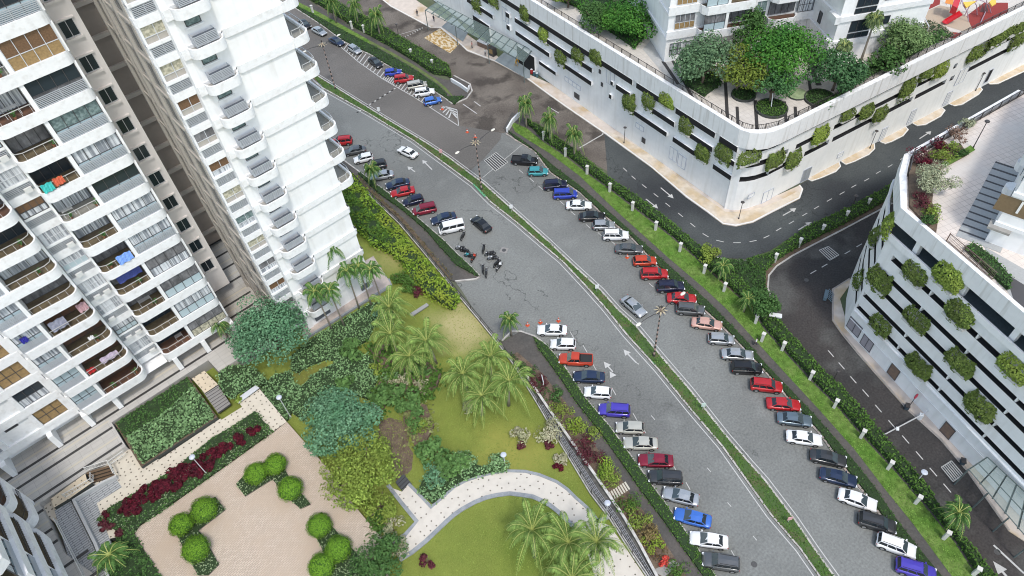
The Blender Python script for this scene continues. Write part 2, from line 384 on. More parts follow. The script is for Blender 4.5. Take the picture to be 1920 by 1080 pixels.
medL = [(560,126),(600,163),(690,213),(773,263),(800,283),(887,347),(920,380),(967,417),(1017,460),(1053,490),(1100,540),(1133,577),(1173,627),(1233,693),(1293,767),(1353,837),(1407,913),(1444,965),(1499,1029),(1545,1095),(1600,1170)]
medR = [(560,120),(587,136),(653,177),(717,217),(800,267),(840,293),(907,343),(963,393),(1027,450),(1080,500),(1127,543),(1160,580),(1193,610),(1243,670),(1293,728),(1360,813),(1407,868),(1435,899),(1491,973),(1529,1029),(1580,1100),(1640,1180)]
kL1 = [(540,215),(600,262),(643,298),(677,323),(730,362),(767,393),(787,410),(830,447),(860,477),(885,500),(902,518)]
kL2 = [(977,620),(1003,629),(1027,647),(1060,687),(1100,747),(1146,801),(1196,870),(1223,908),(1264,964),(1309,1027),(1350,1090),(1400,1170)]
wallp = [(560,255),(600,285),(650,320),(700,374),(747,418),(787,465),(833,521),(864,560),(900,603),(930,640),(962,683),(1007,757),(1048,828),(1107,926),(1143,973),(1184,1039),(1225,1100),(1290,1200)]
kTR = [(520,-8),(560,18),(600,44),(625,62),(645,77),(678,94),(696,102),(722,119),(755,136),(780,152),(810,167),(840,187),(848,193)]          # far kerb, top left
kR = [(950,250),(968,262),(1003,283),(1033,323),(1087,360),(1133,403),(1180,440),(1220,483),(1253,520),(1313,573),(1347,603),(1393,650),(1444,705),(1491,760),(1542,816),(1580,871),(1635,939),(1678,1003),(1742,1080),(1800,1150)]
# main road: one sheet between the outer kerbs
road = kL1 + [(853,527),(866,545),(900,600),(930,640),(965,628)] + kL2 + [(1500,1300),(1900,1260)] + kR[::-1] + [(945,232),(900,200)] + kTR[::-1]
b = MB(); b.sheet(PL(road, 0)); struct(b.build('main_road', ROAD))
# junction and forecourt road (brown), then dark side road, then purple lane
kA = [(640,-60),(717,0),(732,12),(807,52),(825,52),(865,85),(875,95),(927,115),(987,147),(1025,175),(1060,200),(1133,250),(1220,313),(1287,370),(1325,397),(1355,420),(1380,424),(1412,417),(1450,397),(1500,372),(1506,355),(1500,347)]
brown = [(560,-60),(640,-60)] + kA[1:12] + [(1180,345),(1080,287),(1020,240),(985,222),(957,240),(945,250),(860,235),(835,205),(845,193),(880,180),(884,165),(845,148),(800,118),(740,88),(690,62),(600,20)]
b = MB(); b.sheet([p + Vector((0, 0, .006)) for p in PL(brown, 0)]); struct(b.build('forecourt_road', ROADBR))
dark = [(1133,250),(1220,313),(1287,370),(1325,397),(1355,420),(1380,424),(1412,417),(1450,397),(1500,372),(1502,345),(1576,303),(1704,235),(1773,200),(1920,116),(2100,20),(2100,90),(1920,195),(1860,226),(1800,262),(1720,300),(1690,338),(1591,391),(1511,427),(1444,470),(1400,486),(1350,483),(1333,478),(1300,458),(1240,407),(1193,373),(1140,337)]
b = MB(); b.sheet([p + Vector((0, 0, .012)) for p in PL(dark, 0)]); struct(b.build('side_road', ROADDK))
lane = [(1672,378),(1640,394),(1582,424),(1520,458),(1484,478),(1455,497),(1440,515),(1438,540),(1448,570),(1469,612),(1495,646),(1533,692),(1584,739),(1631,795),(1678,850),(1733,914),(1763,961),(1806,1016),(1848,1067),(1900,1130),(2100,1130),(1960,1040),(1891,995),(1848,927),(1814,884),(1763,824),(1704,765),(1635,692),(1610,665),(1575,622),(1560,600),(1560,542),(1592,522),(1650,470),(1730,380)]
b = MB(); b.sheet([p + Vector((0, 0, .018)) for p in PL(lane, 0)]); struct(b.build('service_lane', ROADB2))

BRNA = asphalt('brownish carriageway', (.155, .145, .135), (.125, .118, .11), .6)
b = MB(); b.sheet([p + Vector((0, 0, .004)) for p in PL(kTR + [(858,196),(900,200),(945,232),(938,262),(905,300),(880,322)] + [(x, y) for x, y in medR[:7]][::-1], 0)]); struct(b.build('main_road_upper', BRNA))
def strip(name, A_, B_, z, m, z0=None, kind='structure'):
    pts = PL(A_, z) + PL(B_, z)[::-1]
    b = MB()
    if z0 is None: b.sheet(pts)
    else: b.prism(pts, z0, z)
    o = b.build(name, m)
    return struct(o) if kind else o
def kerb(path, wd=.22, z1=.15, m=None, left=True, name='kerb'):
    b = MB(); pp = PL(path, .1); b.ribbon([(p.x, p.y) for p in pp], wd, -.05, z1, left=left); return struct(b.build(name, m or KERB))
# median
strip('median', medL, medR, .12, SOIL, -.05)
kerb(medL, .28, .17, left=True); kerb(medR, .28, .17, left=False)
b = MB()
def offs(path, d):
    p = [Vector((q[0], q[1])) for q in path]; out = []
    for k in range(len(p)):
        a = p[max(k-1, 0)]; c = p[min(k+1, len(p)-1)]; t = (c-a).normalized(); out.append(p[k] + Vector((-t.y, t.x))*d)
    return out
ml = [(p.x, p.y) for p in PL(medL, .1)]; mr = [(p.x, p.y) for p in PL(medR, .1)]
# thin painted lines beside the median kerbs
for pth, sgn in ((ml, -1), (mr, 1)):
    a = offs(pth, sgn*.42); c = offs(pth, sgn*.55); b.sheet([(q.x, q.y, .01) for q in a] + [(q.x, q.y, .01) for q in c[::-1]])
struct(b.build('median_edge_line', PAINT))

# left verge and footpath (two blocks either side of the driveway)
blkL1 = kL1 + [(853,528)] + [(833,521),(787,465),(747,418),(700,374),(650,320),(600,285),(540,240)]
b = MB(); b.prism(PL(blkL1, .12), -.05, .12); struct(b.build('footpath', WALKA))
kerb(kL1, .25, .16, left=False); kerb([(902,518),(893,524),(853,528)], .25, .16, left=False)
blkL2 = kL2 + [(1290,1200),(1225,1100),(1184,1039),(1143,973),(1107,926),(1048,828),(1007,757),(962,683),(935,645)]
b = MB(); b.prism(PL(blkL2, .12), -.05, .12); struct(b.build('footpath', WALKA))
kerb([(940,638),(958,620)] + kL2, .25, .16, left=False)
vL1o = [(590,285),(665,325),(747,393),(790,435),(815,467),(847,505),(868,522)]
# planting bed behind the lower footpath
swi = [(955,668),(970,660),(1017,700),(1060,753),(1087,793),(1119,840),(1161,890),(1181,925),(1226,983),(1264,1044),(1300,1100),(1360,1190)]
bedw = [(955,690),(962,700),(1007,765),(1048,838),(1107,935),(1143,983),(1184,1047),(1225,1108),(1290,1210)]
strip('planting_bed', swi, bedw, .17, SOIL, .0)
strip('planting_bed', [(656,319),(712,370),(759,412),(797,458),(843,520)], [(655,325),(700,376),(747,420),(787,467),(833,523)], .16, SOIL, .0)

# right side: verge, footpath, bright grass, hedge base
grR = [(955,226),(987,240),(1020,267),(1060,293),(1107,330),(1153,363),(1210,407),(1253,440),(1303,483),(1353,530),(1400,570),(1435,620),(1469,658),(1520,714),(1567,760),(1618,820),(1678,884),(1733,948),(1789,1016),(1831,1080),(1880,1150)]
swR = [(966,247),(1030,287),(1087,330),(1153,393),(1213,447),(1253,483),(1320,540),(1363,580),(1418,640),(1474,701),(1533,765),(1601,841),(1657,914),(1712,982),(1772,1063),(1830,1140)]
veR = [(952,246),(977,263),(1037,312),(1087,350),(1153,409),(1220,469),(1287,530),(1330,570),(1393,635),(1435,684),(1525,778),(1584,846),(1635,910),(1678,973),(1721,1029),(1763,1080),(1815,1148)]
heR = [(960,210),(987,224),(1080,287),(1140,337),(1193,373),(1240,407),(1300,458),(1330,480),(1380,520),(1425,570),(1469,618),(1495,646),(1533,692),(1584,739),(1631,795),(1678,850),(1733,914),(1763,961),(1806,1016),(1848,1067),(1900,1130)]
b = MB(); b.prism(PL(kR + [(1900,1130)] + heR[::-1] + [(950,228),(944,240)], .12), -.05, .12); struct(b.build('footpath', WALKA))
kerb(kR, .3, .17, KERBP, left=False)
strip('grass_strip', swR, grR, .15, GRASSL)
# triangular hedge bed between side road and lane
tri = [(1240,407),(1300,458),(1333,480),(1350,485),(1400,490),(1444,482),(1511,430),(1591,393),(1689,340),(1672,378),(1582,427),(1520,460),(1484,480),(1455,499),(1440,517),(1438,540),(1448,570),(1469,612),(1430,590),(1353,530)]
b = MB(); b.prism(PL(tri, .13), -.05, .13); struct(b.build('hedge_bed', SOIL))
kerb([(1672,380),(1582,428),(1520,460),(1484,479),(1455,498),(1440,516),(1438,540),(1448,570)], .25, .17, left=True)
kerb([(1080,287),(1140,337),(1193,373),(1240,407),(1300,458),(1333,479),(1365,487),(1400,488)], .18, .17, left=False)
kerb([(1469,616),(1495,646),(1533,692),(1584,739),(1631,795),(1678,850),(1733,914),(1763,961),(1806,1016),(1848,1067),(1900,1130)], .2, .17, left=True)
# top-left verge
hTL = [(500,-30),(560,-12),(600,14),(660,52),(730,88),(780,118),(810,140),(830,148)]
gTL = [(520,-12),(560,4),(600,24),(640,46),(690,74),(737,99),(780,124),(815,147),(836,164),(846,176)]
sTL = [(520,-4),(560,14),(610,40),(650,62),(700,88),(740,110),(780,134),(820,161),(838,178),(846,183)]
b = MB(); b.prism(PL(kTR + [(870,186),(885,172),(880,158),(850,142),(842,150)] + hTL[::-1], .12), -.05, .12); struct(b.build('footpath', WALKA))
kerb(kTR + [(855,192),(874,184),(884,170),(880,158),(850,142)], .3, .17, left=False)
strip('grass_strip', [(x+3, y-2) for x, y in sTL[4:]], gTL[3:], .15, mat('dim strip grass', (.09, .13, .04), .9, col2=(.13, .17, .05), scale=.35, var=.2))
strip('grass_strip', sTL[:5], gTL[:5], .155, GRASSL)

# podium pavement along the long white car park, and the kerb islands of the second wing
pavA = kA + [(1460,365),(1392,385),(1367,391),(1320,360),(1160,247),(1110,210),(1047,163),(993,140),(960,125),(870,60),(780,0),(700,-60)]
b = MB(); b.prism(PL(pavA, .14), -.05, .14); struct(b.build('pavement', SANDY2))
kerb(kA, .28, .19, m=mat('white kerb', (.7, .69, .67), .8, var=.1, scale=1), left=True)
sand = [(1133,243),(1175,262),(1220,290),(1275,335),(1320,368),(1360,397),(1392,397),(1430,388),(1470,372),(1498,357),(1500,368),(1450,393),(1412,413),(1380,419),(1355,416),(1325,393),(1287,366),(1220,309),(1150,258)]
b = MB(); b.sheet([p + Vector((0, 0, .006)) for p in PL(sand, .14)]); struct(b.build('pavement_sand', SANDY))
isl = [[(1520,322),(1572,298),(1577,312),(1568,322),(1540,334),(1522,340),(1512,335)],[(1584,292),(1640,266),(1641,279),(1630,290),(1603,303),(1586,309),(1577,303)],
 [(1652,258),(1697,236),(1704,243),(1694,255),(1672,266),(1660,270),(1650,266)],[(1714,226),(1765,200),(1773,207),(1765,218),(1736,234),(1720,236),(1711,232)],
 [(1780,188),(1836,160),(1843,168),(1836,177),(1805,196),(1790,199),(1779,195)],[(1854,149),(1930,112),(1940,120),(1930,130),(1872,157),(1856,158),(1849,153)]]
for I in isl:
    b = MB(); b.prism(PL(I, .16), -.05, .16); struct(b.build('kerb_island', SANDY)); pp = PL(I, .16)
    b = MB(); b.ribbon([(p.x, p.y) for p in pp[1:]], .2, -.05, .2, left=False); struct(b.build('kerb', MATS['white kerb']))
pavB = [(1592,522),(1560,542),(1560,600),(1575,622),(1610,665),(1700,767),(1763,824),(1814,884),(1891,995),(1960,1040),(2100,1130),(2100,1000),(1990,1030),(1905,955),(1835,885),(1780,824),(1679,714),(1627,662),(1590,615),(1575,560),(1600,524)]
b = MB(); b.prism(PL(pavB, .14), -.05, .14); struct(b.build('pavement', SANDY2)); kerb(pavB[:9], .22, .19, KERBP, left=True)

# ------------------------------------------------------------ road markings
mk = MB()
def dash(px, py, qx, qy, wd=.14, z=.02):
    a = P(px, py, z); c = P(qx, qy, z); d = (c-a).normalized(); n = Vector((-d.y, d.x, 0))*wd/2
    mk.sheet([a-n, c-n, c+n, a+n])
def dashc(px, py, ang, ln, wd=.15, z=.035):
    a = P(px, py, z); c = Vector((math.cos(ang), math.sin(ang), 0)); n = Vector((-c.y, c.x, 0))*wd/2; mk.sheet([a-c*ln/2-n, a+c*ln/2-n, a+c*ln/2+n, a-c*ln/2+n])
def wang(px, py, qx, qy): d = P(qx, qy)-P(px, py); return math.atan2(d.y, d.x)
seqs = [[(1172,298),(1188,333),(1208,349),(1230,366),(1252,384),(1276,401),(1299,410)]]
D1 = [(1172,318),(1188,333),(1208,349),(1230,366),(1252,384),(1276,403),(1299,422),(1323,441),(1350,452),(1382,455),(1412,452),(1437,444),(1460,430),(1484,417),(1509,402),(1531,389),(1555,375),(1579,362),(1601,349),(1625,337),(1647,323),(1669,311),(1692,297),(1716,284),(1737,272),(1823,224),(1842,212),(1862,200),(1882,190),(1902,178)]
for k, p in enumerate(D1):
    q = D1[min(k+1, len(D1)-1)]; o = D1[max(k-1, 0)]
    dashc(p[0], p[1], wang(*o, *q), 1.25)
D2 = [(1611,460),(1589,473),(1546,498),(1525,510)]
for k, p in enumerate(D2): dashc(p[0], p[1], wang(1611,460,1525,510), 1.3)
D3 = [(1558,663),(1578,686),(1600,712),(1623,737),(1647,766),(1672,795),(1698,824),(1724,854),(1750,885),(1776,915)]
for p in D3: dashc(p[0], p[1], wang(1558,663,1776,915), 1.3)
for p in [(706,115),(690,100),(735,140),(940,300)]: pass
def arrow(px, py, qx, qy, z=.03, wd=.22, hw=.55, hl=1.1):
    a = P(px, py, z); c = P(qx, qy, z); d = (c-a).normalized(); n = Vector((-d.y, d.x, 0)); h = c - d*hl
    mk.sheet([a-n*wd/2, h-n*wd/2, h-n*hw, c, h+n*hw, h+n*wd/2, a+n*wd/2])
arrow(1239,352,1263,372); arrow(1211,373,1234,391); arrow(1468,404,1493,390); arrow(1497,431,1522,416); arrow(1724,260,1746,246)
arrow(1900,1095,1862,1052, wd=.3, hw=.7, hl=1.4)
dash(1863,1022,1920,1075,.25,.03)
arrow(1193,680,1169,655); arrow(1149,697,1132,678); arrow(1150,706,1143,696); arrow(810,318,792,300); arrow(778,322,764,312)
dash(1190,678,1198,683); 
# bay lines along both kerbs
for p in [(1172,298,1163,290)]: pass
for (x, y) in [(978,322),(998,338),(1015,353),(1055,381),(1075,400),(1104,425),(1126,440),(1150,455),(1176,478),(1222,535),(1240,545)]: dash(x-5, y-4, x+3, y+3, .12)
for (x, y) in [(1113,688),(1150,735),(1190,783),(1206,806),(1265,880),(1289,912),(1330,1010),(1374,1040),(1096,655),(1072,630)]: dash(x-3, y-8, x+5, y+6, .12)
for (x, y) in [(1225,784),(1330,882),(1397,865),(1368,947),(1416,1010)]: dash(x-4, y-5, x+3, y+3, .1)
dash(1600,905,1640,950,.08); 
# forecourt lines
dash(868,195,894,213,.2); dash(889,190,901,199,.2); dash(1028,200,1048,212,.18); dash(1087,277,1130,252,.25); dash(1130,252,1133,243,.25)
dash(745,66,793,52,.12); dash(706,120,720,128,.1); dash(905,333,990,262,.1)
# hatched area under the far parking
hz = [(652,88),(700,123),(740,148),(765,163),(793,178),(812,190),(836,214),(858,235),(856,210),(832,198)]
HL = [(639,88),(672,116),(716,147),(738,160),(773,180),(812,205),(860,236)]
for k in range(len(HL)-1): dash(*HL[k], *HL[k+1], .17)
dash(860,236,857,207,.16); dash(857,207,829,199,.15)
for k in range(34):
    u = k/34*5; i_ = int(u); f_ = u-i_; x = HL[i_][0]+(HL[i_+1][0]-HL[i_][0])*f_; y = HL[i_][1]+(HL[i_+1][1]-HL[i_][1])*f_; dash(x+1, y, x+13, y-16, .26)
for t in range(4):
    u = t/4; dash(825+u*22, 206+u*20, 836+u*14, 200+u*12, .3); dash(836+u*14, 200+u*12, 857, 206+u*20, .3)
struct(mk.build('road_markings', PAINT))
b = MB()
for (x, y, z) in [(655,170,0), (905,350,0), (1228,672,0)]:
    k = min(range(len(medL)), key=lambda i: abs(medL[i][0]-x+10)); 
    a = P(x-16, y-14+2, .2); 
for (q) in [[(619,157),(640,182),(652,187),(632,165)], [(886,345),(908,369),(919,364),(897,342)], [(1207,655),(1226,682),(1240,683),(1220,655)]]:
    b.prism(PL(q, .2), .1, .2)
struct(b.build('green_lamp_slab', GREENP))
b = MB()
for (cx0, cy0, u, v, n) in [((908,300),(930,285),(952,303),(930,320),9)]:
    pass
def grate(c4, n, nm='drain_grate'):
    b = MB(); q = PL(c4, .03)
    for k in range(n+1):
        t = k/n; a = q[0].lerp(q[1], t); d = q[3].lerp(q[2], t); b.beam(a, d, .16, .03, 0)
    b.beam(q[0], q[1], .12, .035, 0); b.beam(q[3], q[2], .12, .035, 0)
    b.sheet([p + Vector((0, 0, -.004)) for p in q], 1)
    o = b.build(nm, [mat('grate bars', (.42, .42, .40), .7, var=.2, scale=3), mat('grate dark', (.05, .05, .05), .8)]); return struct(o)
grate([(908,301),(930,286),(952,304),(929,321)], 7)
grate([(1765,876),(1784,864),(1806,890),(1787,903)], 6); grate([(1536,469),(1553,462),(1573,478),(1556,488)], 5)
b = MB(); b.sheet(PL([(795,71),(825,53),(865,79),(844,100)], .05)); 
YH = mat('yellow hatched paint', (.60, .52, .38), .8, col2=(.36, .22, .06), scale=1.3, stretch=(1.5, .7, 1), lo=.46, hi=.54, var=.1)
struct(b.build('yellow_hatched_slab', YH))
# speed strips (black white line of raised markers)
for nm, (a_, c_) in {'s1': ((668,212), (742,165)), 's2': ((757,71), (793,52))}.items():
    b = MB(); A_ = P(*a_, .03); C_ = P(*c_, .03)
    for k in range(16):
        p = A_.lerp(C_, (k+.25)/16); q = A_.lerp(C_, (k+.8)/16); b.beam(p, q, .32, .06, k % 2)
    struct(b.build('speed_hump', [mat('black rubber', (.03, .03, .03), .8), PAINT]))
# manholes
mh = mat('manhole iron', (.07, .07, .07), .6, var=.3, scale=4)
for (x, y) in [(945,469),(1414,1058),(1635,625),(1512,525),(1870,1035)]:
    b = MB(); p = P(x, y, .025); b.prism([(p.x+.38*math.cos(a), p.y+.38*math.sin(a)) for a in [k*math.pi/6 for k in range(12)]], 0, .03); struct(b.build('manhole_cover', mh))
b = MB(); p = P(945,469,.02); b.box((p.x, p.y, .012), (1.3, 1.3, .012), .5); struct(b.build('manhole_patch', mat('pale patch', (.26, .25, .24), .9)))
# ============================================================ GARDEN, PLAZA, TOWER FORECOURT
GZ = 1.0; PZ = 2.0; TZ = 3.0
garden = PL([(560,240),(600,285),(650,323),(700,377),(747,421),(787,468),(833,524),(864,563),(900,606),(930,643),(962,686),(1007,760),(1048,831),(1107,929),(1143,976),(1184,1042),(1225,1103),(1290,1203)], GZ) + PL([(500,1300),(100,1300),(0,900),(420,620),(540,480)], GZ)
b = MB(); b.prism(garden, -.05, GZ); struct(b.build('lawn', LAWN))
# retaining wall + fence along it
WT = mat('weathered wall', (.34, .33, .31), .9, col2=(.20, .20, .195), scale=1.4, var=.2)
WC = mat('white wall coping', (.62, .61, .58), .85, col2=(.42, .41, .39), scale=1.5, var=.15)
wp = [(p.x, p.y) for p in PL(wallp, 1.2)]
t = thing('boundary_wall', 'long low concrete boundary wall with dark railing between the garden and the left footpath', 'wall', (wp[8][0], wp[8][1], 0))
b = MB(); b.ribbon(wp, .3, -.05, 1.15); b.build('wall', WT, t)
b = MB(); b.ribbon(offs(wp, -.05), .42, 1.15, 1.3); b.build('coping', WC, t)
b = MB(); po = offs(wp, .12)
def fence(b, path, z0, h, sp=.16, r=.035, postsp=2.4, pr=.06, rails=2, mi=0):
    L_ = 0
    for k in range(len(path)-1):
        a = Vector(path[k]); c = Vector(path[k+1]); ln = (c-a).length; d = (c-a)/ln
        for q in range(rails):
            zz = z0 + h - q*(h-.15)/(max(rails-1, 1)); b.beam((a.x, a.y, zz), (c.x, c.y, zz), r*1.8, r*1.8, mi)
        n = int(ln/sp)
        for i in range(n):
            p = a + d*(i+.5)*ln/n; b.beam((p.x, p.y, z0), (p.x, p.y, z0+h), r, r, mi)
        n = max(1, int(ln/postsp))
        for i in range(n): p = a + d*i*ln/n; b.beam((p.x, p.y, z0), (p.x, p.y, z0+h+.1), pr*1.6, pr*1.6, mi)
fence(b, [tuple(p) for p in po], 1.3, 1.1, .2); b.build('railing', RAIL, t)
# second wall beside the planting bed with a dark drain between
w2 = [(p.x, p.y) for p in PL([(985,704),(1022,760),(1068,826),(1131,916),(1167,969),(1196,1018),(1229,1080),(1262,1140),(1310,1210)], .6)]
t = thing('retaining_wall', 'low pale-topped retaining wall between the drain and the planting bed', 'wall', (w2[3][0], w2[3][1], 0))
b = MB(); b.ribbon(w2, .28, 0, .62); b.build('wall', WT, t); b = MB(); b.ribbon(offs(w2, -.04), .36, .62, .74); b.build('coping', WC, t)
b = MB(); b.sheet([(p[0], p[1], .2) for p in wp[10:]] + [(p[0], p[1], .2) for p in w2[::-1]]); struct(b.build('drain', mat('dark drain', (.06, .06, .06), .8, col2=(.14, .14, .13), scale=1.5, var=.2)))
t = thing('drain_railing', 'grey slatted metal railing standing in the drain beside the lawn', 'railing', (wp[13][0], wp[13][1], .2))
b = MB(); mid = [((Vector(a)+Vector(c))/2) for a, c in zip([wp[11], wp[12], wp[13], wp[14], wp[15], wp[16]], [w2[1], w2[2], w2[3], w2[4], w2[5], w2[6]])]
for k in range(len(mid)-1):
    a, c = mid[k], mid[k+1]; n = max(2, int((c-a).length/.5))
    for q in range(4): 
        o_ = (q-1.5)*.22; dd = (c-a).normalized(); nn = Vector((-dd.y, dd.x))*o_; b.beam((a.x+nn.x, a.y+nn.y, .5), (c.x+nn.x, c.y+nn.y, .5), .06, .06)
    for i in range(n): p = a.lerp(c, i/n); nn = Vector((-dd.y, dd.x)); b.beam((p.x-nn.x*.4, p.y-nn.y*.4, .45), (p.x+nn.x*.4, p.y+nn.y*.4, .45), .07, .05)
b.build('slats', mat('grey metal slats', (.33, .34, .36), .5, met=.3), t)

# plaza: pale pavers
def paver(name, a, c, bw, rh, off=.5, mort=None, ms=.03, rot=0, big=None):
    def ex(N, L, geo, vec, out, mixc, noise, rng):
        mp = N.new('ShaderNodeMapping'); mp.inputs['Rotation'].default_value = (0, 0, rot); L.new(geo.outputs['Position'], mp.inputs[0])
        br = N.new('ShaderNodeTexBrick'); br.inputs['Scale'].default_value = 1; br.inputs['Brick Width'].default_value = bw; br.inputs['Row Height'].default_value = rh; br.offset = off
        br.inputs['Mortar Size'].default_value = ms; br.inputs['Color1'].default_value = (*a, 1); br.inputs['Color2'].default_value = (*c, 1); br.inputs['Mortar'].default_value = (*(mort or tuple(v*.6 for v in a)), 1); L.new(mp.outputs[0], br.inputs[0])
        o = br.outputs[0]
        if big: o = mixc(rng(noise(.22, 5.0), .42, .68, 0, .8), o, big)
        return mixc(rng(noise(1.1, 5.0), .5, .75, 0, .5), o, tuple(v*.78 for v in a))
    return mat(name, a, .85, extra=ex, var=.0)
BRICK = paver('pink brick paving', (.56, .47, .385), (.47, .385, .31), .5, .25, ms=.03, big=(.45, .36, .28))
def dots(name, basec, sp=.85, r=.13):
    def ex(N, L, geo, vec, out, mixc, noise, rng):
        mp = N.new('ShaderNodeMapping'); mp.inputs['Scale'].default_value = (1, 1, .001); L.new(geo.outputs['Position'], mp.inputs[0])
        vo = N.new('ShaderNodeTexVoronoi'); vo.voronoi_dimensions = '2D'; vo.inputs['Scale'].default_value = 1/sp; vo.inputs['Randomness'].default_value = .55; L.new(mp.outputs[0], vo.inputs['Vector'])
        o = mixc(rng(noise(.9, 5.0), .45, .7, 0, .5), out, tuple(v*.8 for v in basec))
        return mixc(rng(vo.outputs['Distance'], r*.8, r*1.15, 1, 0), o, (.10, .08, .06))
    return mat(name, basec, .85, extra=ex)
DOT = dots('cream paving with dark dots', (.60, .55, .46)); DOT2 = dots('yellowish paving with dark dots', (.60, .51, .38), .8); DOTP = dots('path paving with sparse dots', (.60, .56, .50), 1.15, .085)
GPAV = paver('grey ribbed paving', (.40, .415, .42), (.35, .36, .37), 1.6, .35, ms=.06, mort=(.17, .18, .19))
DKW = mat('dark wall face', (.05, .055, .05), .9, var=.2, scale=1)
KG = mat('grey stone kerb', (.30, .32, .34), .8, col2=(.22, .24, .26), scale=1.2, var=.12)
brick = PL([(252,1002),(262,987),(385,902),(511,812),(538,791),(615,879),(663,946),(715,1008),(700,1040),(760,1120),(700,1200),(350,1200)], PZ)
b = MB(); b.prism(brick, 0, PZ, 0, 1); struct(b.build('plaza', [BRICK, DKW]))
# dotted walkway slab (under planter beds) at PZ
walk = [(-24.5,74.2),(-23.5,70.3),(-21.6,66.8),(-19.6,65.4),(-16.2,63.4),(-16.2,64.03),(6.5,64.03),(6.45,71.9),(3.0,71.9),(3.0,71.0),(-.3,71.2),(-.3,71.5),(-9.8,71.6),(-10.4,72.6),(-12.2,73.6),(-12.1,76.3),(-24.5,76.3)]
b = MB(); b.prism([(x, y) for x, y in walk], 0, PZ - .004, 0, 1); struct(b.build('walkway', [DOT, DKW]))
# tower forecourt pavement
fore = [(-60,40),(-19.2,40),(-22.0,60),(-24.4,67),(-24.5,76.3),(-12.3,76.3),(-12.3,81.6),(3.2,81.6),(3.4,78.5),(14.8,78.2),(16.2,92),(26,92),(26,125),(-60,125)]
FPV = paver('grey forecourt paving', (.48, .46, .43), (.43, .415, .39), 1.6, .8, ms=.02, off=0, mort=(.31, .30, .28))
b = MB(); b.prism(fore, 0, TZ, 0, 0); struct(b.build('tower_forecourt', FPV))
b = MB()
for y in (86.7, 83.0, 80.7, 77.15, 74.95, 71.4, 69.3, 65.1, 61.5, 58, 89.5, 93.9, 97.5, 101.0, 105):
    x1 = 14.9 if 77.9 < y < 92 else 26 if y > 92 else (-12.4 if y > 76 else -24.4 if y > 67 else -22.5 + (67-y)*.3)
    if 76.3 < y < 82: x1 = -12.5
    b.box((( -60 + x1)/2, y, TZ + .004), (x1 + 60, .42, .012), mi=0)
    if y > 70: b.box(((-60 + x1)/2, y + 1.45, TZ + .003), (x1 + 60, .3, .010), mi=1)
struct(b.build('forecourt_stripe', [mat('dark granite stripe', (.045, .043, .042), .6, var=.15, scale=2), mat('cream stripe', (.50, .46, .38), .8)]))
# grey ramps beside the walkway
r1 = [(102,957),(131,936),(173,1020),(215,1120),(150,1120)]
b = MB(); b.prism(PL(r1, 2.4), 1.5, 2.4); struct(b.build('ramp', GPAV))
r2 = [(137,938),(190,905),(215,893),(228,913),(181,943),(205,1010),(250,1120),(218,1120),(176,1018)]
b = MB(); b.prism(PL(r2, 2.06), 1.5, 2.06); struct(b.build('ramp', GPAV))
b = MB(); kp = PL([(215,1125),(174,1019),(133,936),(190,901),(216,889)], 2.9); b.ribbon([(p.x, p.y) for p in kp], .35, 1.9, 2.75, left=False); 
tag(recenter(b.build('ramp_wall', mat('light grey ramp wall', (.45, .46, .465), .8, var=.08, scale=1))), 'light grey low wall dividing the two ribbed ramps', 'wall')
# steps pieces
def stairs(name, label, c4, n, z0, z1, m1, m2):
    q = PL(c4, (z0+z1)/2); t = thing(name, label, 'steps', (q[0].x, q[0].y, z0)); b = MB()
    for k in range(n):
        a = q[0].lerp(q[3], k/n); c = q[1].lerp(q[2], k/n); d = q[1].lerp(q[2], (k+1)/n); e = q[0].lerp(q[3], (k+1)/n); zz = z1 + (z0-z1)*(k+.5)/n
        b.prism([(p.x, p.y) for p in (a, c, d, e)], z0 - .3, zz, 0, 1)
    b.build('treads', [m1, m2], t); return t
stairs('garden_steps', 'short grey steps down from the cream landing between planter and shrubs', [(381,735),(407,719),(430,754),(406,771)], 9, 2.0, 3.0, mat('grey tread', (.24, .23, .22), .8), mat('dark riser', (.07, .07, .07), .8))
stairs('entrance_steps', 'brown steps with white handrails beside the ribbed ramp', [(163,888),(207,875),(214,890),(172,903)], 4, 2.0, 3.0, mat('brown tread', (.13, .085, .05), .7), mat('dark riser2', (.05, .04, .03), .8))
stairs('park_steps', 'dark steps beside the dirt bed at the end of the short path', [(742,905),(757,890),(772,906),(755,922)], 4, 1.0, 1.6, mat('dark tread', (.06, .065, .07), .7), mat('dark riser3', (.03, .03, .03), .8))
HR = mat('white handrail', (.62, .62, .6), .4)
for nm, L_, lab in (('handrail', [(160,880),(203,866),(215,890)], 'white handrail along the top of the brown steps'), ('handrail', [(120,930),(172,900),(172,888)], 'pale baluster railing beside the dotted yellow strip'), ('handrail', [(205,868),(233,848)], 'grey railing run between steps and planter'), ('handrail', [(104,975),(160,1085),(190,1150)], 'dark-topped railing along the left edge of the ribbed ramp')):
    b = MB(); fence(b, [(p.x, p.y) for p in PL(L_, 3.4)], 2.9, .95, .34, .045, 2.5, .05); tag(recenter(b.build(nm, HR)), lab, 'handrail')
pad = PL([(360,710),(383,695),(409,721),(384,737)], TZ + .01); b = MB(); b.prism(pad, 2, TZ + .012, 0, 1); struct(b.build('landing', [DOT2, DKW]))
b = MB(); b.prism(PL([(95,935),(160,888),(163,900),(172,905),(130,935),(101,952)], TZ + .01), 2, TZ + .012, 0, 1); struct(b.build('landing', [DOT2, DKW]))
t = thing('stone_seat', 'pale grey stone bench slab at the end of the dotted walkway', 'bench', tuple(P(463,738,2)));
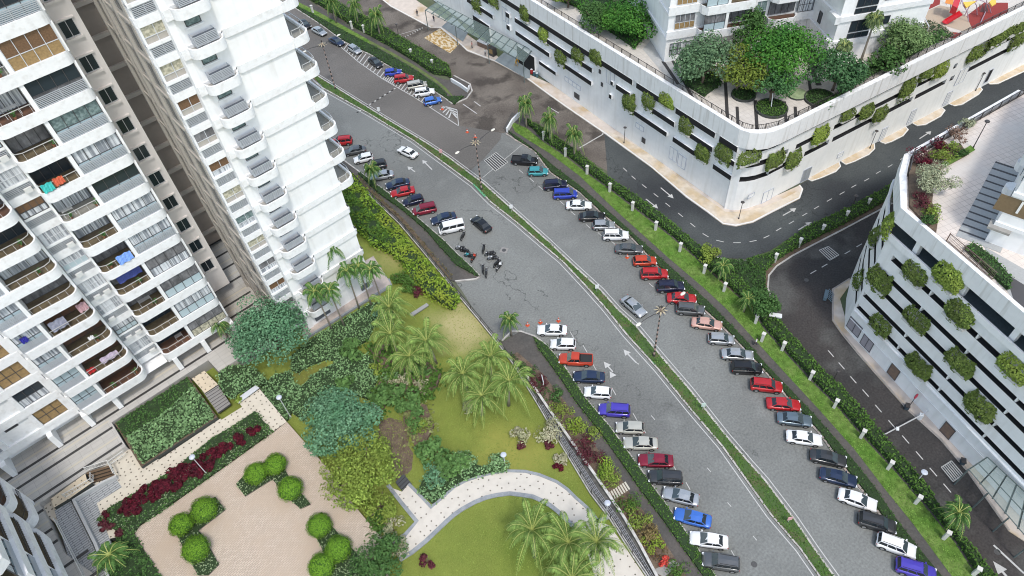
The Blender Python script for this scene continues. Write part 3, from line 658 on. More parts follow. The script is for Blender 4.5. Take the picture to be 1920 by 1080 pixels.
b = MB(); b.prism(PL([(441,749),(479,722),(486,727),(446,756)], 2.5), 2.35, 2.5); b.build('seat', mat('pale stone', (.55, .57, .6), .7, var=.05), t); b = MB(); b.prism(PL([(446,750),(478,727),(481,729),(449,753)], 2.3), 2.0, 2.35); b.build('base', KG, t)
# curved garden path
outer = [(812,950),(822,942),(854,914),(875,903),(896,896),(925,889),(949,885),(984,886),(1010,892),(1042,905),(1062,919),(1078,935),(1094,949),(1107,961),(1119,979),(1143,985),(1175,1030),(1215,1090)]
inner = [(747,1046),(770,1032),(795,1012),(836,973),(850,961),(866,950),(888,938),(910,929),(932,924),(955,921),(974,923),(1000,927),(1018,935),(1034,944),(1048,955),(1064,970),(1078,984),(1100,1030),(1120,1100)]
path = [(724,911),(754,922),(768,905),(790,927)] + outer + inner[::-1] + [(732,1020),(757,1000),(777,978),(750,945)]
b = MB(); b.prism(PL(path, GZ + .1), .9, GZ + .1); struct(b.build('garden_path', DOTP))
def kline(L_, nm='stone_edging', wd=.4, left=True, z=GZ + .18): b = MB(); pp = PL(L_, z); b.ribbon([(p.x, p.y) for p in pp], wd, .9, z, left=left); struct(b.build(nm, KG))
kline(outer[:15], left=True); kline(inner[:-1], left=False, wd=.55); kline([(724,911),(750,945),(777,978),(757,1000),(728,1020)], left=True, wd=.5); kline([(768,905),(790,927),(812,950)], left=False)
kline([(1119,979),(1143,972)], wd=.4)
# dirt patch
b = MB(); b.sheet(PL([(712,790),(730,783),(757,790),(768,815),(765,835),(775,850),(772,880),(748,905),(735,890),(722,850),(708,822)], GZ + .012)); struct(b.build('bare_soil', SOIL))
b = MB(); b.sheet(PL([(547,700),(575,692),(612,678),(613,688),(585,705),(565,727),(556,722)], GZ + .012)); struct(b.build('moss_lawn', mat('olive grass', (.15, .155, .025), .9, col2=(.12, .13, .03), scale=.6, var=.2)))
# apron of tower 2
b = MB(); b.prism(PL([(567,628),(573,634),(733,532),(727,522),(700,480),(560,560)], 1.35), .9, 1.35); struct(b.build('tower_apron', mat('pinkish apron paving', (.48, .41, .37), .85, col2=(.38, .33, .30), scale=.8, var=.1)))
kline([(570,633),(733,532),(727,523)], wd=.3, z=1.45, nm='apron_kerb', left=False)
# stone seat slab by the palms
t = thing('garden_bench', 'grey stone slab bench on the lawn under the tall shrubs', 'bench', tuple(P(790,575,GZ)))
b = MB(); b.prism(PL([(768,588),(800,568),(804,572),(772,593)], GZ+.5), GZ+.35, GZ+.5); b.build('seat', mat('grey bench stone', (.30, .30, .29), .8), t); b = MB(); b.prism(PL([(772,588),(800,571),(802,573),(774,591)], GZ+.3), GZ, GZ+.35); b.build('base', KG, t)
# stepping slab crossing the planting bed
b = MB(); q = PL([(1140,924),(1174,902),(1183,916),(1148,939)], .2)
for k in range(8): a = q[0].lerp(q[1], (k+.1)/8); c = q[0].lerp(q[1], (k+.7)/8); d = q[3].lerp(q[2], (k+.7)/8); e = q[3].lerp(q[2], (k+.1)/8); b.prism([(p.x, p.y) for p in (a, c, d, e)], .1, .22)
struct(b.build('stepping_stones', mat('pale stepping stone', (.55, .52, .44), .8)))
b = MB(); b.sheet(PL([(1222,1070),(1262,1050),(1275,1058),(1245,1082)], .19)); struct(b.build('cross_path', CONC))
# ============================================================ TOWERS
PIT = 4.55; ZB = 5.8; BH = 1.4
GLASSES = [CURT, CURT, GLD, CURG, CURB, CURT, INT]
def arc(c, r, a0, a1, n=6): return [(c[0]+r*math.cos(math.radians(a0+(a1-a0)*k/n)), c[1]+r*math.sin(math.radians(a0+(a1-a0)*k/n))) for k in range(n+1)]
class Frame:                      # local facade coordinates: s along, d outwards
    def __init__(f, o, u, n): f.o = Vector(o); f.u = Vector(u); f.n = Vector(n)
    def __call__(f, s, d, z): q = f.o + f.u*s + f.n*d; return Vector((q.x, q.y, z))
    def xy(f, s, d): q = f.o + f.u*s + f.n*d; return (q.x, q.y)
def fbox(b, F, s0, s1, d0, d1, z0, z1, mi=0):
    u = Vector((F.u.x, F.u.y, 0)); n = Vector((F.n.x, F.n.y, 0)); b.box(F((s0+s1)/2, (d0+d1)/2, (z0+z1)/2), (abs(s1-s0), abs(d1-d0), abs(z1-z0)), ax=(u, n, Vector((0, 0, 1))), mi=mi)
def band(root, F, path, z0, h, floor=None, back=2.6, name='slab_edge', m=None):
    # solid slab whose outline is path (front) closed to the back
    pts = [F.xy(*p) for p in path]; b = MB()
    full = pts + [F.xy(path[-1][0], path[-1][1]-.0)] if False else pts
    b.prism(full, z0, z0+h-.2, 1 if floor else 0, 0, bottom=True)
    n = len(path)-1
    b.ribbon([F.xy(*p) for p in path[:-2]] if False else pts, .22, z0+h-.2, z0+h, closed=True, left=sgn(pts))
    return b.build(name, [m or W2_, floor or (m or W2_)], root)
def sgn(pts):
    ar = sum(pts[k][0]*pts[(k+1) % len(pts)][1]-pts[(k+1) % len(pts)][0]*pts[k][1] for k in range(len(pts))); return ar > 0
def window(root, F, s0, s1, d, z0, z1, nc, nr, gl=None, fr=None, name='window', pane='pane', gls=None, split=.55):
    b = MB(); w_ = .07
    ss = [s0 + (s1-s0)*k/nc for k in range(nc+1)]; zz = [z0] + ([z0+(z1-z0)*(1-split)] if nr == 2 else []) + [z1]
    for s in ss: fbox(b, F, s-w_/2, s+w_/2, d-.03, d+.07, z0, z1)
    for z in zz: fbox(b, F, s0, s1, d-.04, d+.06, z-w_/2, z+w_/2)
    o = b.build(name, fr or FRM, root)
    b = MB(); g = gls or [gl]
    for i in range(nc):
        for j in range(len(zz)-1):
            b.poly([F(ss[i], d, zz[j]), F(ss[i+1], d, zz[j]), F(ss[i+1], d, zz[j+1]), F(ss[i], d, zz[j+1])], j if len(g) > 1 else 0)
    b.build(pane, g, o); return o
def louvre(root, F, s0, s1, d, z0, z1, n=7, back=True, name='louvre', m=None):
    b = MB()
    for k in range(n): z = z0+(z1-z0)*(k+.5)/n; fbox(b, F, s0, s1, d-.04, d+.04, z-.035, z+.05)
    for k in range(3): s = s0+(s1-s0)*k/2; fbox(b, F, s-.04, s+.04, d-.05, d+.055, z0, z1)
    if back: b.poly([F(s0, d-.35, z0), F(s1, d-.35, z0), F(s1, d-.35, z1), F(s0, d-.35, z1)], 1)
    return b.build(name, [m or LOUV, LOUVB], root)
rw = random.Random(5)
# ------------------------------------------------ tower one (left)
T1 = thing('apartment_tower', 'tall white tower at the left edge with stacked open balconies and a cream end wall', 'building', (-4, 90, TZ))
F1 = Frame((0, 0), (1, 0), (0, -1))          # d = -Y
NF = 14
def fy(y): return -y
TOPZ = ZB + NF*PIT + 1
b = MB(); 
b.prism([(9.3,91.0),(12.9,91.0),(12.9,112),(9.3,112)], 5.6, TOPZ, bottom=True); b.build('end_wall', CREAM, T1)
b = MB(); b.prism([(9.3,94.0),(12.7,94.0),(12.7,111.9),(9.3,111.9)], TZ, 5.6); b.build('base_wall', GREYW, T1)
b = MB(); b.prism([(-1.5,87.0),(9.25,87.0),(9.25,112),(-1.5,112)], TZ, TOPZ); b.prism([(-4.62,87.2),(-1.5,87.2),(-1.5,111),(-4.62,111)], TZ, TOPZ-.01); b.prism([(-14.6,86.6),(-4.62,86.6),(-4.62,111.5),(-14.6,111.5)], TZ, TOPZ-.02); b.prism([(-44,86.2),(-14.6,86.2),(-14.6,111),(-44,111)], TZ, TOPZ-.03)
b.build('wall', W_, T1)
for k in range(13):
    z = 10.27 + k*4.46
    window(T1, F1, 10.4, 12.05, fy(90.95), z, z+1.95, 2, 1, GLD, FRL)
    b = MB(); fbox(b, F1, 10.2, 12.25, fy(91.0), fy(90.7), z-.38, z-.1); b.build('window_ledge', CREAM, T1); b = MB(); fbox(b, F1, 10.2, 12.3, fy(91.0), fy(90.75), z+2.03, z+2.2); b.build('window_hood', CREAM, T1)
    louvre(T1, F1, 9.35, 9.95, fy(90.6), z-.9, z+2.4, 9, False, m=mat('dark louvre', (.10, .10, .10), .5))
R_path = [(-1.5, fy(86.9))] + arc((-.55, fy(83.85)), .95, 180, 90, 5)[0:0] + [(-1.5, fy(84.0))] + arc((-.5, fy(84.0)), 1.0, 180, 90, 5)[1:] + arc((8.3, fy(84.0)), 1.0, 90, 0, 5) + [(9.3, fy(86.9))]
G_path = [(-14.55, fy(86.5)), (-14.55, fy(83.9)), (-13.9, fy(82.6))] + arc((-5.8, fy(83.7)), 1.15, 90, 0, 5) + [(-4.65, fy(86.5))]
C_path = [(-4.62, fy(87.1)), (-4.62, fy(85.6)), (-1.52, fy(85.6)), (-1.52, fy(87.1))]
for k in range(NF):
    z = ZB + k*PIT; zf = z + BH - .2; zt = z + PIT
    tl = TILE if rw.random() < .6 else (TILEG if rw.random() < .4 else TILE2)
    band(T1, F1, R_path, z, BH, tl)
    if k > -1:
        tl = TILE if rw.random() < .55 else TILE2
        band(T1, F1, G_path, z, BH, tl)
        band(T1, F1, C_path, z, BH*.8)
    # R group: post, sunroom and balcony
    for (xa, xb, yy) in ((3.1, 3.55, 83.15), (8.95, 9.25, 83.4), (-1.48, -1.2, 84.2)): b = MB(); fbox(b, F1, xa, xb, fy(86.9), fy(yy), zf, zt); b.build('partition', W_, T1)
    gl = rw.choice(GLASSES)
    if k < 4: window(T1, F1, 3.6, 8.9, fy(83.25), z+BH, zt, 4, 2, gls=[rw.choice([CURT, GLB, CURB]), gl], fr=FRM)
    else:
        style = rw.random()
        if k == 10 : window(T1, F1, 3.6, 8.9, fy(83.25), z+BH, zt, 4, 2, gls=[TAN, BRN], fr=FRL)
        else:
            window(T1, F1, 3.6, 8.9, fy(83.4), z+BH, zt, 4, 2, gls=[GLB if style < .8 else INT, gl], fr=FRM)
            louvre(T1, F1, 3.6, 8.9, fy(83.2), z+BH, z+BH+1.25, 7, False)
    window(T1, F1, -1.1, 3.0, fy(86.0), zf, zf+2.6, 4, 1, rw.choice([GLD, INT, CURT, GLD]), FRM, name='balcony_door')
    b = MB(); rp = [F1.xy(s, d+.0) for s, d in [(-1.3, fy(84.3)), (-1.1, fy(83.6)), (-.4, fy(83.25)), (3.1, fy(83.25))]]
    for i in range(3): b.beam((*rp[i], zf+1.15), (*rp[i+1], zf+1.15), .07, .07); 
    for i in range(0, 4): x = -.4+i*1.1; b.beam((*F1.xy(x, fy(83.25)), zf), (*F1.xy(x, fy(83.25)), zf+1.15), .04, .04)
    b.build('handrail', RAILW, T1)
    # recessed column
    window(T1, F1, -4.55, -1.6, fy(85.75), z+BH*.8+1.5, zt, 4, 2, gls=[rw.choice([CURT, CURT, GLB]), rw.choice([CURT, BRN, CURT])], fr=FRM if rw.random() < .5 else FRL)
    louvre(T1, F1, -4.55, -1.6, fy(85.7), z+BH*.8, z+BH*.8+1.15, 6)
    b = MB(); fbox(b, F1, -4.6, -1.52, fy(86.9), fy(85.6), z+BH*.8+1.15, z+BH*.8+1.45); b.build('sill', W2_, T1)
    # G group
    for (xa, xb, yy) in ((-10.95, -10.5, 82.75), (-14.5, -14.15, 83.3), (-4.95, -4.67, 84.0)): b = MB(); fbox(b, F1, xa, xb, fy(86.5), fy(yy), zf, zt); b.build('side_partition', W_, T1)
    if k < 7:
        window(T1, F1, -14.1, -11.0, fy(83.3), z+BH, zt, 3, 2, gls=[GLB, rw.choice([GLB, CURT, GLD])], fr=FRM)
        louvre(T1, F1, -14.1, -11.0, fy(82.85), z+BH, z+BH+1.2, 7, False)
    else: window(T1, F1, -14.1, -11.0, fy(82.9), z+BH, zt, 3, 2, gls=[GLB, CURT], fr=FRM)
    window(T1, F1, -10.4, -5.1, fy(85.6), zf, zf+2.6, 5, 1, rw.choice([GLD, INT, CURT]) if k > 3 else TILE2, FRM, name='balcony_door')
    b = MB(); pts = [(-10.5, fy(82.85)), (-5.8, fy(82.85)), (-5.15, fy(83.1)), (-4.9, fy(83.7)), (-4.9, fy(84.6))]; rp = [F1.xy(*p) for p in pts]
    for i in range(4): b.beam((*rp[i], zf+1.15), (*rp[i+1], zf+1.15), .07, .07)
    for i in range(0, 5): x = -10.3+i*1.1; b.beam((*F1.xy(x, fy(82.85)), zf), (*F1.xy(x, fy(82.85)), zf+1.15), .04, .04)
    b.build('handrail', RAILW, T1)
    # left group
    b = MB(); fbox(b, F1, -44, -14.62, fy(86.3), fy(83.9), z, z+BH); fbox(b, F1, -19.5, -18.9, fy(86.3), fy(83.95), z+BH, zt); fbox(b, F1, -15.4, -14.62, fy(86.3), fy(83.95), z+BH, zt); fbox(b, F1, -24.4, -23.7, fy(86.3), fy(83.95), z+BH, zt)
    fbox(b, F1, -23.7, -19.5, fy(86.3), fy(84.25), z+BH, zt); b.build('facade_frame', W2_, T1)
    if k < 6:
        window(T1, F1, -18.9, -15.4, fy(84.3), z+BH, zt, 3, 2, gls=[TAN if k != 1 else CURT, TAN if k != 1 else GLD], fr=FRM)
        b = MB(); fbox(b, F1, -22.6, -20.9, fy(84.3), fy(84.22), zt-.75, zt-.35); b.build('vent', FRM, T1)
        window(T1, F1, -29.0, -24.4, fy(84.3), z+BH+1.3, zt, 4, 1, CURB, FRM); louvre(T1, F1, -29, -24.4, fy(84.1), z+BH, z+BH+1.2, 6)
# piers
for x in (-25.6, -19.2, -14.4, -10.2, -.5, 4.1, 9.0):
    b = MB()
    zt = ZB
    for (dy0, dy1, za, zb_) in ((82.9, 84.6, TZ, ZB),):
        q = [(x-.35, dy0), (x+.35, dy0), (x+.35, 86.9), (x-.35, 86.9)]; b.prism(q, TZ, ZB)
    b.build('pier', W_, T1)
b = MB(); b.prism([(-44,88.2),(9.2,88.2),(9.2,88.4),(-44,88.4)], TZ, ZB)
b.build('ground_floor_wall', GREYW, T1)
b = MB(); b.prism([(-1.4,84.1),(3.5,84.1),(3.5,86.9),(-1.4,86.9)], TZ+1.6, ZB-.6); b.prism([(-9.9,84),(-1.5,84),(-1.5,86.8),(-9.9,86.8)], TZ+2.0, ZB-.7); b.build('porch_roof', W_, T1)
b = MB(); b.prism([(-44,82.6),(12.9,82.6),(12.9,112),(-44,112)], TOPZ, TOPZ+1); b.build('roof', W_, T1)
# ------------------------------------------------ gap back wall
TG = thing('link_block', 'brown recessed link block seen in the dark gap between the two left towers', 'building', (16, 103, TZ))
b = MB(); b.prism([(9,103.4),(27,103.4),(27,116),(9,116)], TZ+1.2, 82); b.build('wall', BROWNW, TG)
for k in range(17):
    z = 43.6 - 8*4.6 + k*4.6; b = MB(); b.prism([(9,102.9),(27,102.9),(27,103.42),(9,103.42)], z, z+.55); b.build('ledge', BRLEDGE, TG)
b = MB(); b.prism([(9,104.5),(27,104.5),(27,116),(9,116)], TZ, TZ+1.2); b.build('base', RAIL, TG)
# ------------------------------------------------ tower two (centre left)
T2 = thing('apartment_tower', 'tall white apartment tower in the upper left with blank ledged front and small curved balconies', 'building', (24, 85, 1.3))
z0 = 1.3; T2T = ZB + 16*PIT + 1; ZL = 41.2 - 8*PIT
b = MB(); b.prism([(18.4,77.0),(30.75,77.0),(30.75,92.2),(18.4,92.2)], z0, T2T); b.prism([(15.4,78.6),(18.4,78.6),(18.4,92.15),(15.4,92.15)], z0, T2T-.02); b.build('wall', W_, T2)
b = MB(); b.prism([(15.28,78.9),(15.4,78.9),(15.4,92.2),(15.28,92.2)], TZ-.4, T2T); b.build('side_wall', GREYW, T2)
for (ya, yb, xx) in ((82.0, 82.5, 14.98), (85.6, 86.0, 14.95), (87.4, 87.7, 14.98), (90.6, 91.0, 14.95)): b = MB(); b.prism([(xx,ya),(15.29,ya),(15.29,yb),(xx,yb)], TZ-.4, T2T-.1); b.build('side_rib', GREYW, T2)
F2 = Frame((0, 0), (1, 0), (0, -1)); FS = Frame((15.28, 0), (0, 1), (-1, 0))
for k in range(16):
    z = ZL + k*PIT
    # moulding
    b = MB(); m_ = [(23.2, fy(77.3)), (23.25, fy(76.95)), (23.6, fy(76.74)), (30.75, fy(76.74)), (30.75, fy(77.3))]
    b.prism([F2.xy(*p) for p in m_], z, z+1.0, bottom=True); b.build('ledge_moulding', W2_, T2)
    # right curved balcony tray
    pts = [(30.75, fy(76.62))] + arc((32.0, fy(77.9)), 1.28, 90, 0, 6) + [(33.3, fy(84.2)), (32.8, fy(85.2)), (30.75, fy(85.6))]
    if k < 4: pts = [(30.75, fy(76.74)), (31.0, fy(76.9)), (31.0, fy(85)), (30.75, fy(85))]
    pts = [F2.xy(*p) for p in pts]; b = MB(); b.prism(pts, z, z+.75, 1, 0, bottom=True); b.ribbon(pts, .25, z+.75, z+1.2, closed=True, left=sgn(pts)); b.build('balcony', [W2_, TILEG], T2)
    if k >= 4:
     b = MB(); rp = [(30.9, 76.85), (32.0, 76.85), (32.9, 77.4), (33.1, 78.4), (33.1, 84.2)]
     for i in range(4): b.beam((*rp[i], z+2.1), (*rp[i+1], z+2.1), .06, .06)
     b.beam((30.8, 80.5, z+2.1), (33.1, 80.5, z+2.1), .06, .06)
     for i in range(5): b.beam((*rp[i], z+1.1), (*rp[i], z+2.1), .05, .05)
     b.build('handrail', RAILW, T2)
    # small curved service balcony
    pts = [(18.9, fy(77.1))] + [(18.9, fy(76.3))] + arc((19.9, fy(76.3)), 1.0, 180, 90, 5)[1:] + arc((22.0, fy(76.3)), 1.0, 90, 30, 4) + [(23.1, fy(76.4)), (23.3, fy(77.1))]
    pts = [F2.xy(*p) for p in pts]; b = MB(); b.prism(pts, z-.35, z+.45, 1, 0, bottom=True); b.ribbon(pts, .2, z+.45, z+.85, closed=True, left=sgn(pts)); b.build('service_balcony', [W2_, CONC], T2)
    louvre(T2, F2, 19.75, 22.35, fy(75.75), z+.85, z+2.0, 7)
    for sx in (19.7, 22.35):
        b = MB()
        for q in range(7): zz = z+.9+q*.17; b.beam((sx, 77.0, zz), (sx, 75.8, zz), .04, .06)
        b.beam((sx, 76.4, z+.86), (sx, 76.4, z+2.05), .04, .04); b.build('side_slats', LOUV, T2)
    window(T2, F2, 19.9, 21.6, fy(76.97), z+2.75, z+3.75, 1, 1, CURG, FRM)
    b = MB(); fbox(b, F2, 19.7, 21.8, fy(77.02), fy(76.8), z+2.45, z+2.65); b.build('window_ledge', W2_, T2)
    # pilaster collar and sunroom column
    b = MB(); b.prism([(18.1,76.55),(18.95,76.55),(18.95,77.1),(18.1,78.7)], z-.4, z+.8, bottom=True); b.build('pilaster_collar', W2_, T2)
    pts = [F2.xy(*p) for p in [(15.35, fy(78.9)), (15.35, fy(78.1)), (15.6, fy(77.75)), (18.38, fy(77.75)), (18.38, fy(78.9))]]
    b = MB(); b.prism(pts, z-.45, z+.55, bottom=True); b.build('slab_edge', W2_, T2)
    louvre(T2, F2, 15.65, 18.35, fy(77.85), z+.55, z+1.75, 7)
    b = MB(); fbox(b, F2, 15.4, 18.38, fy(78.7), fy(77.75), z+1.75, z+2.1); fbox(b, F2, 15.4, 15.62, fy(78.7), fy(77.9), z+.55, z+PIT-.45); b.build('sill', W2_, T2)
    window(T2, F2, 15.62, 18.35, fy(78.0), z+2.1, z+PIT-.45, 2, 2, gls=[rw.choice([CURT, GREYW, GREYW]), rw.choice([CURG, INT, CURB, BRN, INT])], fr=FRL, split=.62)
    # side wall slits
    if k < 13:
        for (ya, yb) in ((79.8, 81.2), (83.4, 84.8), (88.6, 90.0)):
            b = MB(); 
            b.poly([(15.26, ya, z+.8), (15.26, yb, z+.8), (15.26, yb, z+3.7), (15.26, ya, z+3.7)]); b.build('side_window', GLD, T2)
        b = MB(); b.prism([(15.1,79),(15.29,79),(15.29,92),(15.1,92)], z-.2, z+.1, bottom=True); b.build('side_ledge', GREYW, T2)
b = MB()
for x in (18.4,): b.prism([(18.05,76.85),(18.9,76.85),(18.9,78.6),(18.05,78.6)], z0, T2T-.05)
b.build('pilaster', W_, T2)
b = MB(); b.prism([(15.2,75),(33.6,75),(33.6,92.5),(15.2,92.5)], T2T, T2T+1); b.build('roof', W_, T2)
for (a_, c_) in ((19.6, 22.4), (28.6, 30.2)): b = MB(); fbox(b, F2, a_, c_, fy(77.02), fy(76.9), 1.9, 3.0); b.build('base_window', LOUVB, T2)
# ------------------------------------------------ tower three (bottom left)
T3 = thing('apartment_tower', 'white tower corner at the bottom left with deep rounded balconies close to the camera', 'building', (-30, 65, TZ))
b = MB(); b.prism([(-50,30),(-27.4,30),(-27.4,76.5),(-50,76.5)], TZ, 30.5); b.build('wall', W_, T3)
F3 = Frame((0, 0), (0, -1), (1, 0))        # s = -y, d = x
for k in range(5):
    z = ZB + .9 + k*PIT; 
    pa = [(-27.4, 76.8), (-25.6, 76.8), (-24.6, 75.8), (-24.1, 73.9), (-24.1, 71.4)] + [(-25.4+1.3*math.cos(math.radians(a)), 71.4+1.3*math.sin(math.radians(a))) for a in (-20, -45, -70, -90)] + [(-27.4, 70.1)]
    b = MB(); b.prism(pa, z, z+1.2, 1, 0, bottom=True); b.ribbon(pa, .45, z+1.2, z+1.5, closed=True, left=sgn(pa)); b.build('balcony', [W2_, TILE2 if k % 2 else TILE], T3)
    b = MB(); rp = [(-24.5, 75.3), (-24.45, 71.5), (-25.0, 70.6), (-26.5, 70.4)]
    for i in range(3): b.beam((*rp[i], z+2.3), (*rp[i+1], z+2.3), .06, .06)
    for p in rp: b.beam((*p, z+1.2), (*p, z+2.3), .05, .05)
    for i in range(14): y = 75.2-i*.26; b.beam((-24.45, y, z+1.2), (-24.45, y, z+2.3), .03, .03)
    b.build('handrail', RAIL, T3)
    pb = [(-27.4, 69.3), (-25.3, 69.3), (-24.4, 68.6), (-24.0, 67.2), (-24.0, 56.6), (-25, 55.9), (-27.4, 55.9)]
    b = MB(); b.prism(pb, z, z+1.2, 1, 0, bottom=True); b.ribbon(pb, .45, z+1.2, z+1.5, closed=True, left=sgn(pb)); b.build('balcony', [W2_, TILE], T3)
    b = MB(); 
    for i in range(20): y = 67.2-i*.28; b.beam((-24.4, y, z+1.2), (-24.4, y, z+2.3), .03, .03)
    b.beam((-24.4, 67.5, z+2.3), (-24.4, 61.8, z+2.3), .07, .07); b.build('handrail', RAIL, T3)
    b = MB(); b.prism([(-27.4,61.4),(-24.5,61.4),(-24.5,61.75),(-27.4,61.75)], z+1.2, z+PIT); b.prism([(-27.4,69.4),(-25.2,69.4),(-25.2,69.9),(-27.4,69.9)], z+.1, z+PIT); b.build('partition', W_, T3)
    window(T3, F3, -61.3, -56.2, -24.6, z+1.5, z+PIT, 4, 2, gls=[GLB, CURT]); louvre(T3, F3, -61.3, -56.2, -24.45, z+1.5, z+2.7, 7, False)
    window(T3, F3, -69.2, -62, -27.3, z+1.2, z+3.8, 4, 1, GLD, FRM, name='balcony_door'); window(T3, F3, -76, -70.5, -27.3, z+1.2, z+3.8, 4, 1, INT, FRM, name='balcony_door')
b = MB(); b.prism([(-27.3,76.5),(-25.0,76.5),(-25.0,77.2),(-27.3,77.2)], TZ, 30); b.build('pier', W_, T3)
# laundry and clutter on balconies
def laundry(lab, x, y, z, w_, h_, m, cat='laundry', tilt=.25):
    b = MB(); n = 6
    for i in range(n):
        for j in range(3):
            f = lambda i, j: (x+w_*i/n, y - .05 - .12*math.sin(i*2.1+j) - tilt*(1-j/3)*h_, z+h_*j/3)
            b.poly([f(i, j), f(i+1, j), f(i+1, j+1), f(i, j+1)])
    o = b.build('laundry', m, None); me = o.data; md = o.modifiers.new('t', 'SOLIDIFY'); md.thickness = .02
    tag(recenter(o), lab, cat)
def cl(n, c): return mat(n, c, .85, var=.25, scale=2)
def zfl(k): return ZB + k*PIT + BH
laundry('teal towel drying over a white tower balcony rail', -1.0, 83.15, zfl(7)+.2, 1.2, 1.0, cl('teal cloth', (.05, .45, .42)))
laundry('orange-red cloth drying beside the teal towel', .4, 83.15, zfl(7)+.4, 1.1, .9, cl('orange cloth', (.55, .12, .06)))
laundry('pale blue sheet drying beside a pile of bicycles', 1.0, 83.15, zfl(4)+.2, 1.9, 1.2, cl('sky blue cloth', (.18, .33, .75)))
laundry('row of dark blue and red clothes hung under a balcony ceiling', -.4, 84.3, zfl(3)+1.2, 3.2, 1.2, cl('navy clothes', (.05, .07, .25)))
laundry('grey-blue clothes heap hung in a low left balcony', -10.0, 83.3, zfl(3)+.5, 2.0, 1.4, cl('grey clothes', (.25, .26, .33)))
laundry('pink and grey clothes hung at a rounded balcony corner', -6.2, 83.4, zfl(3)+1.0, 1.2, 1.2, cl('pink clothes', (.45, .28, .3)))
laundry('white and lilac clothes drying in the second lowest balcony', -8.2, 83.2, zfl(1)+.6, 2.4, .9, cl('lilac clothes', (.45, .38, .48)))
laundry('red cloth lying at the end of the second lowest balcony', -10.3, 83.2, zfl(1)+.2, 1.0, .8, cl('red cloth', (.45, .02, .02)))
laundry('small white cloth hung alone in a brown balcony', -7.5, 83.0, zfl(2)+1.0, .7, .5, cl('white cloth', (.7, .7, .7)))
laundry('dark blue box cloth behind a low sunroom railing', -13.4, 83.2, zfl(3)+1.3, .8, .8, cl('deep blue cloth', (.03, .03, .3)))
# air conditioners on ledges and potted plants on balconies
ACM = mat('air conditioner casing', (.62, .63, .62), .5); ACF = mat('air conditioner grille', (.12, .12, .12), .6)
def aircon(root, x, y, z, face=(0, -1)):
    b = MB(); b.box((x, y, z+.32), (.85, .34, .62), 0, 0); b.build('air_conditioner', [ACM, ACF], root)
    
for k in range(NF):
    z = ZB + k*PIT
    if rw.random() < .75: aircon(T1, -3.9 + rw.random()*.6, 85.35, z+BH*.8+.02)
    if rw.random() < .6: aircon(T1, -2.2, 85.35, z+BH*.8+.02)
for k in range(16):
    z = ZL + k*PIT
    if rw.random() < .8: aircon(T2, 20.6 + rw.random()*.8, 76.35, z+.47)
POTM = mat('clay pot', (.30, .13, .07), .8); PLG = mat('pot plant leaves', (.06, .16, .04), .8, var=.4, scale=6)
pk = 0
for k in range(NF):
    for (x0, x1, y) in ((-.9, 2.9, 83.75), (-10.2, -5.6, 83.35)):
        if x0 < -5 and k > 6: continue
        for _ in range(rw.choice([0, 1, 1, 2])):
            x = rw.uniform(x0, x1); zf = ZB + k*PIT + BH - .19; t = thing('potted_plant', 'small potted plant on an open balcony of the left white tower', 'plant', (x, y, zf), rw.random()*3, 'potted plants on the left tower balconies')
            b = MB(); b.tube([(0, 0, 0), (0, 0, .35)], [.14, .2], 8); b.build('pot', POTM, t, local=True)
            b = MB()
            for q in range(22):
                a = rw.random()*6.28; r_ = rw.uniform(.1, .38); zz = rw.uniform(.4, .95); c = Vector((math.cos(a)*r_, math.sin(a)*r_, zz)); d = Vector((math.cos(a+1), math.sin(a+1), .4))*.13; e = Vector((-d.y, d.x, .05)); b.poly([c-d, c-e, c+d, c+e])
            b.build('foliage', PLG, t, local=True)
# folded drying racks and shelves
rk = 0
for k, (x, y, w_) in {9: (1.2, 84.6, 1.5), 6: (-.2, 84.4, 1.2), 2: (0.9, 84.7, 1.6), 0: (1.8, 84.5, 1.0)}.items():
    t = thing('drying_rack', ['metal drying rack on a balcony two floors above the teal towel', 'metal drying rack one floor below the teal towel', 'metal drying rack on the third lowest balcony of the middle stack', 'metal drying rack on the lowest balcony of the middle stack'][rk], 'drying rack', (x, y, zfl(k)-.19)); rk += 1
    b = MB()
    for q in range(7): b.beam((-w_/2, -.3+q*.1, 1.0), (w_/2, -.3+q*.1, 1.0), .03, .03)
    for s in (-1, 1): b.beam((s*w_/2, -.3, 0), (s*w_/2, .3, 1.0), .04, .04); b.beam((s*w_/2, .3, 0), (s*w_/2, -.3, 1.0), .04, .04)
    b.build('frame', RAILW, t, local=True)
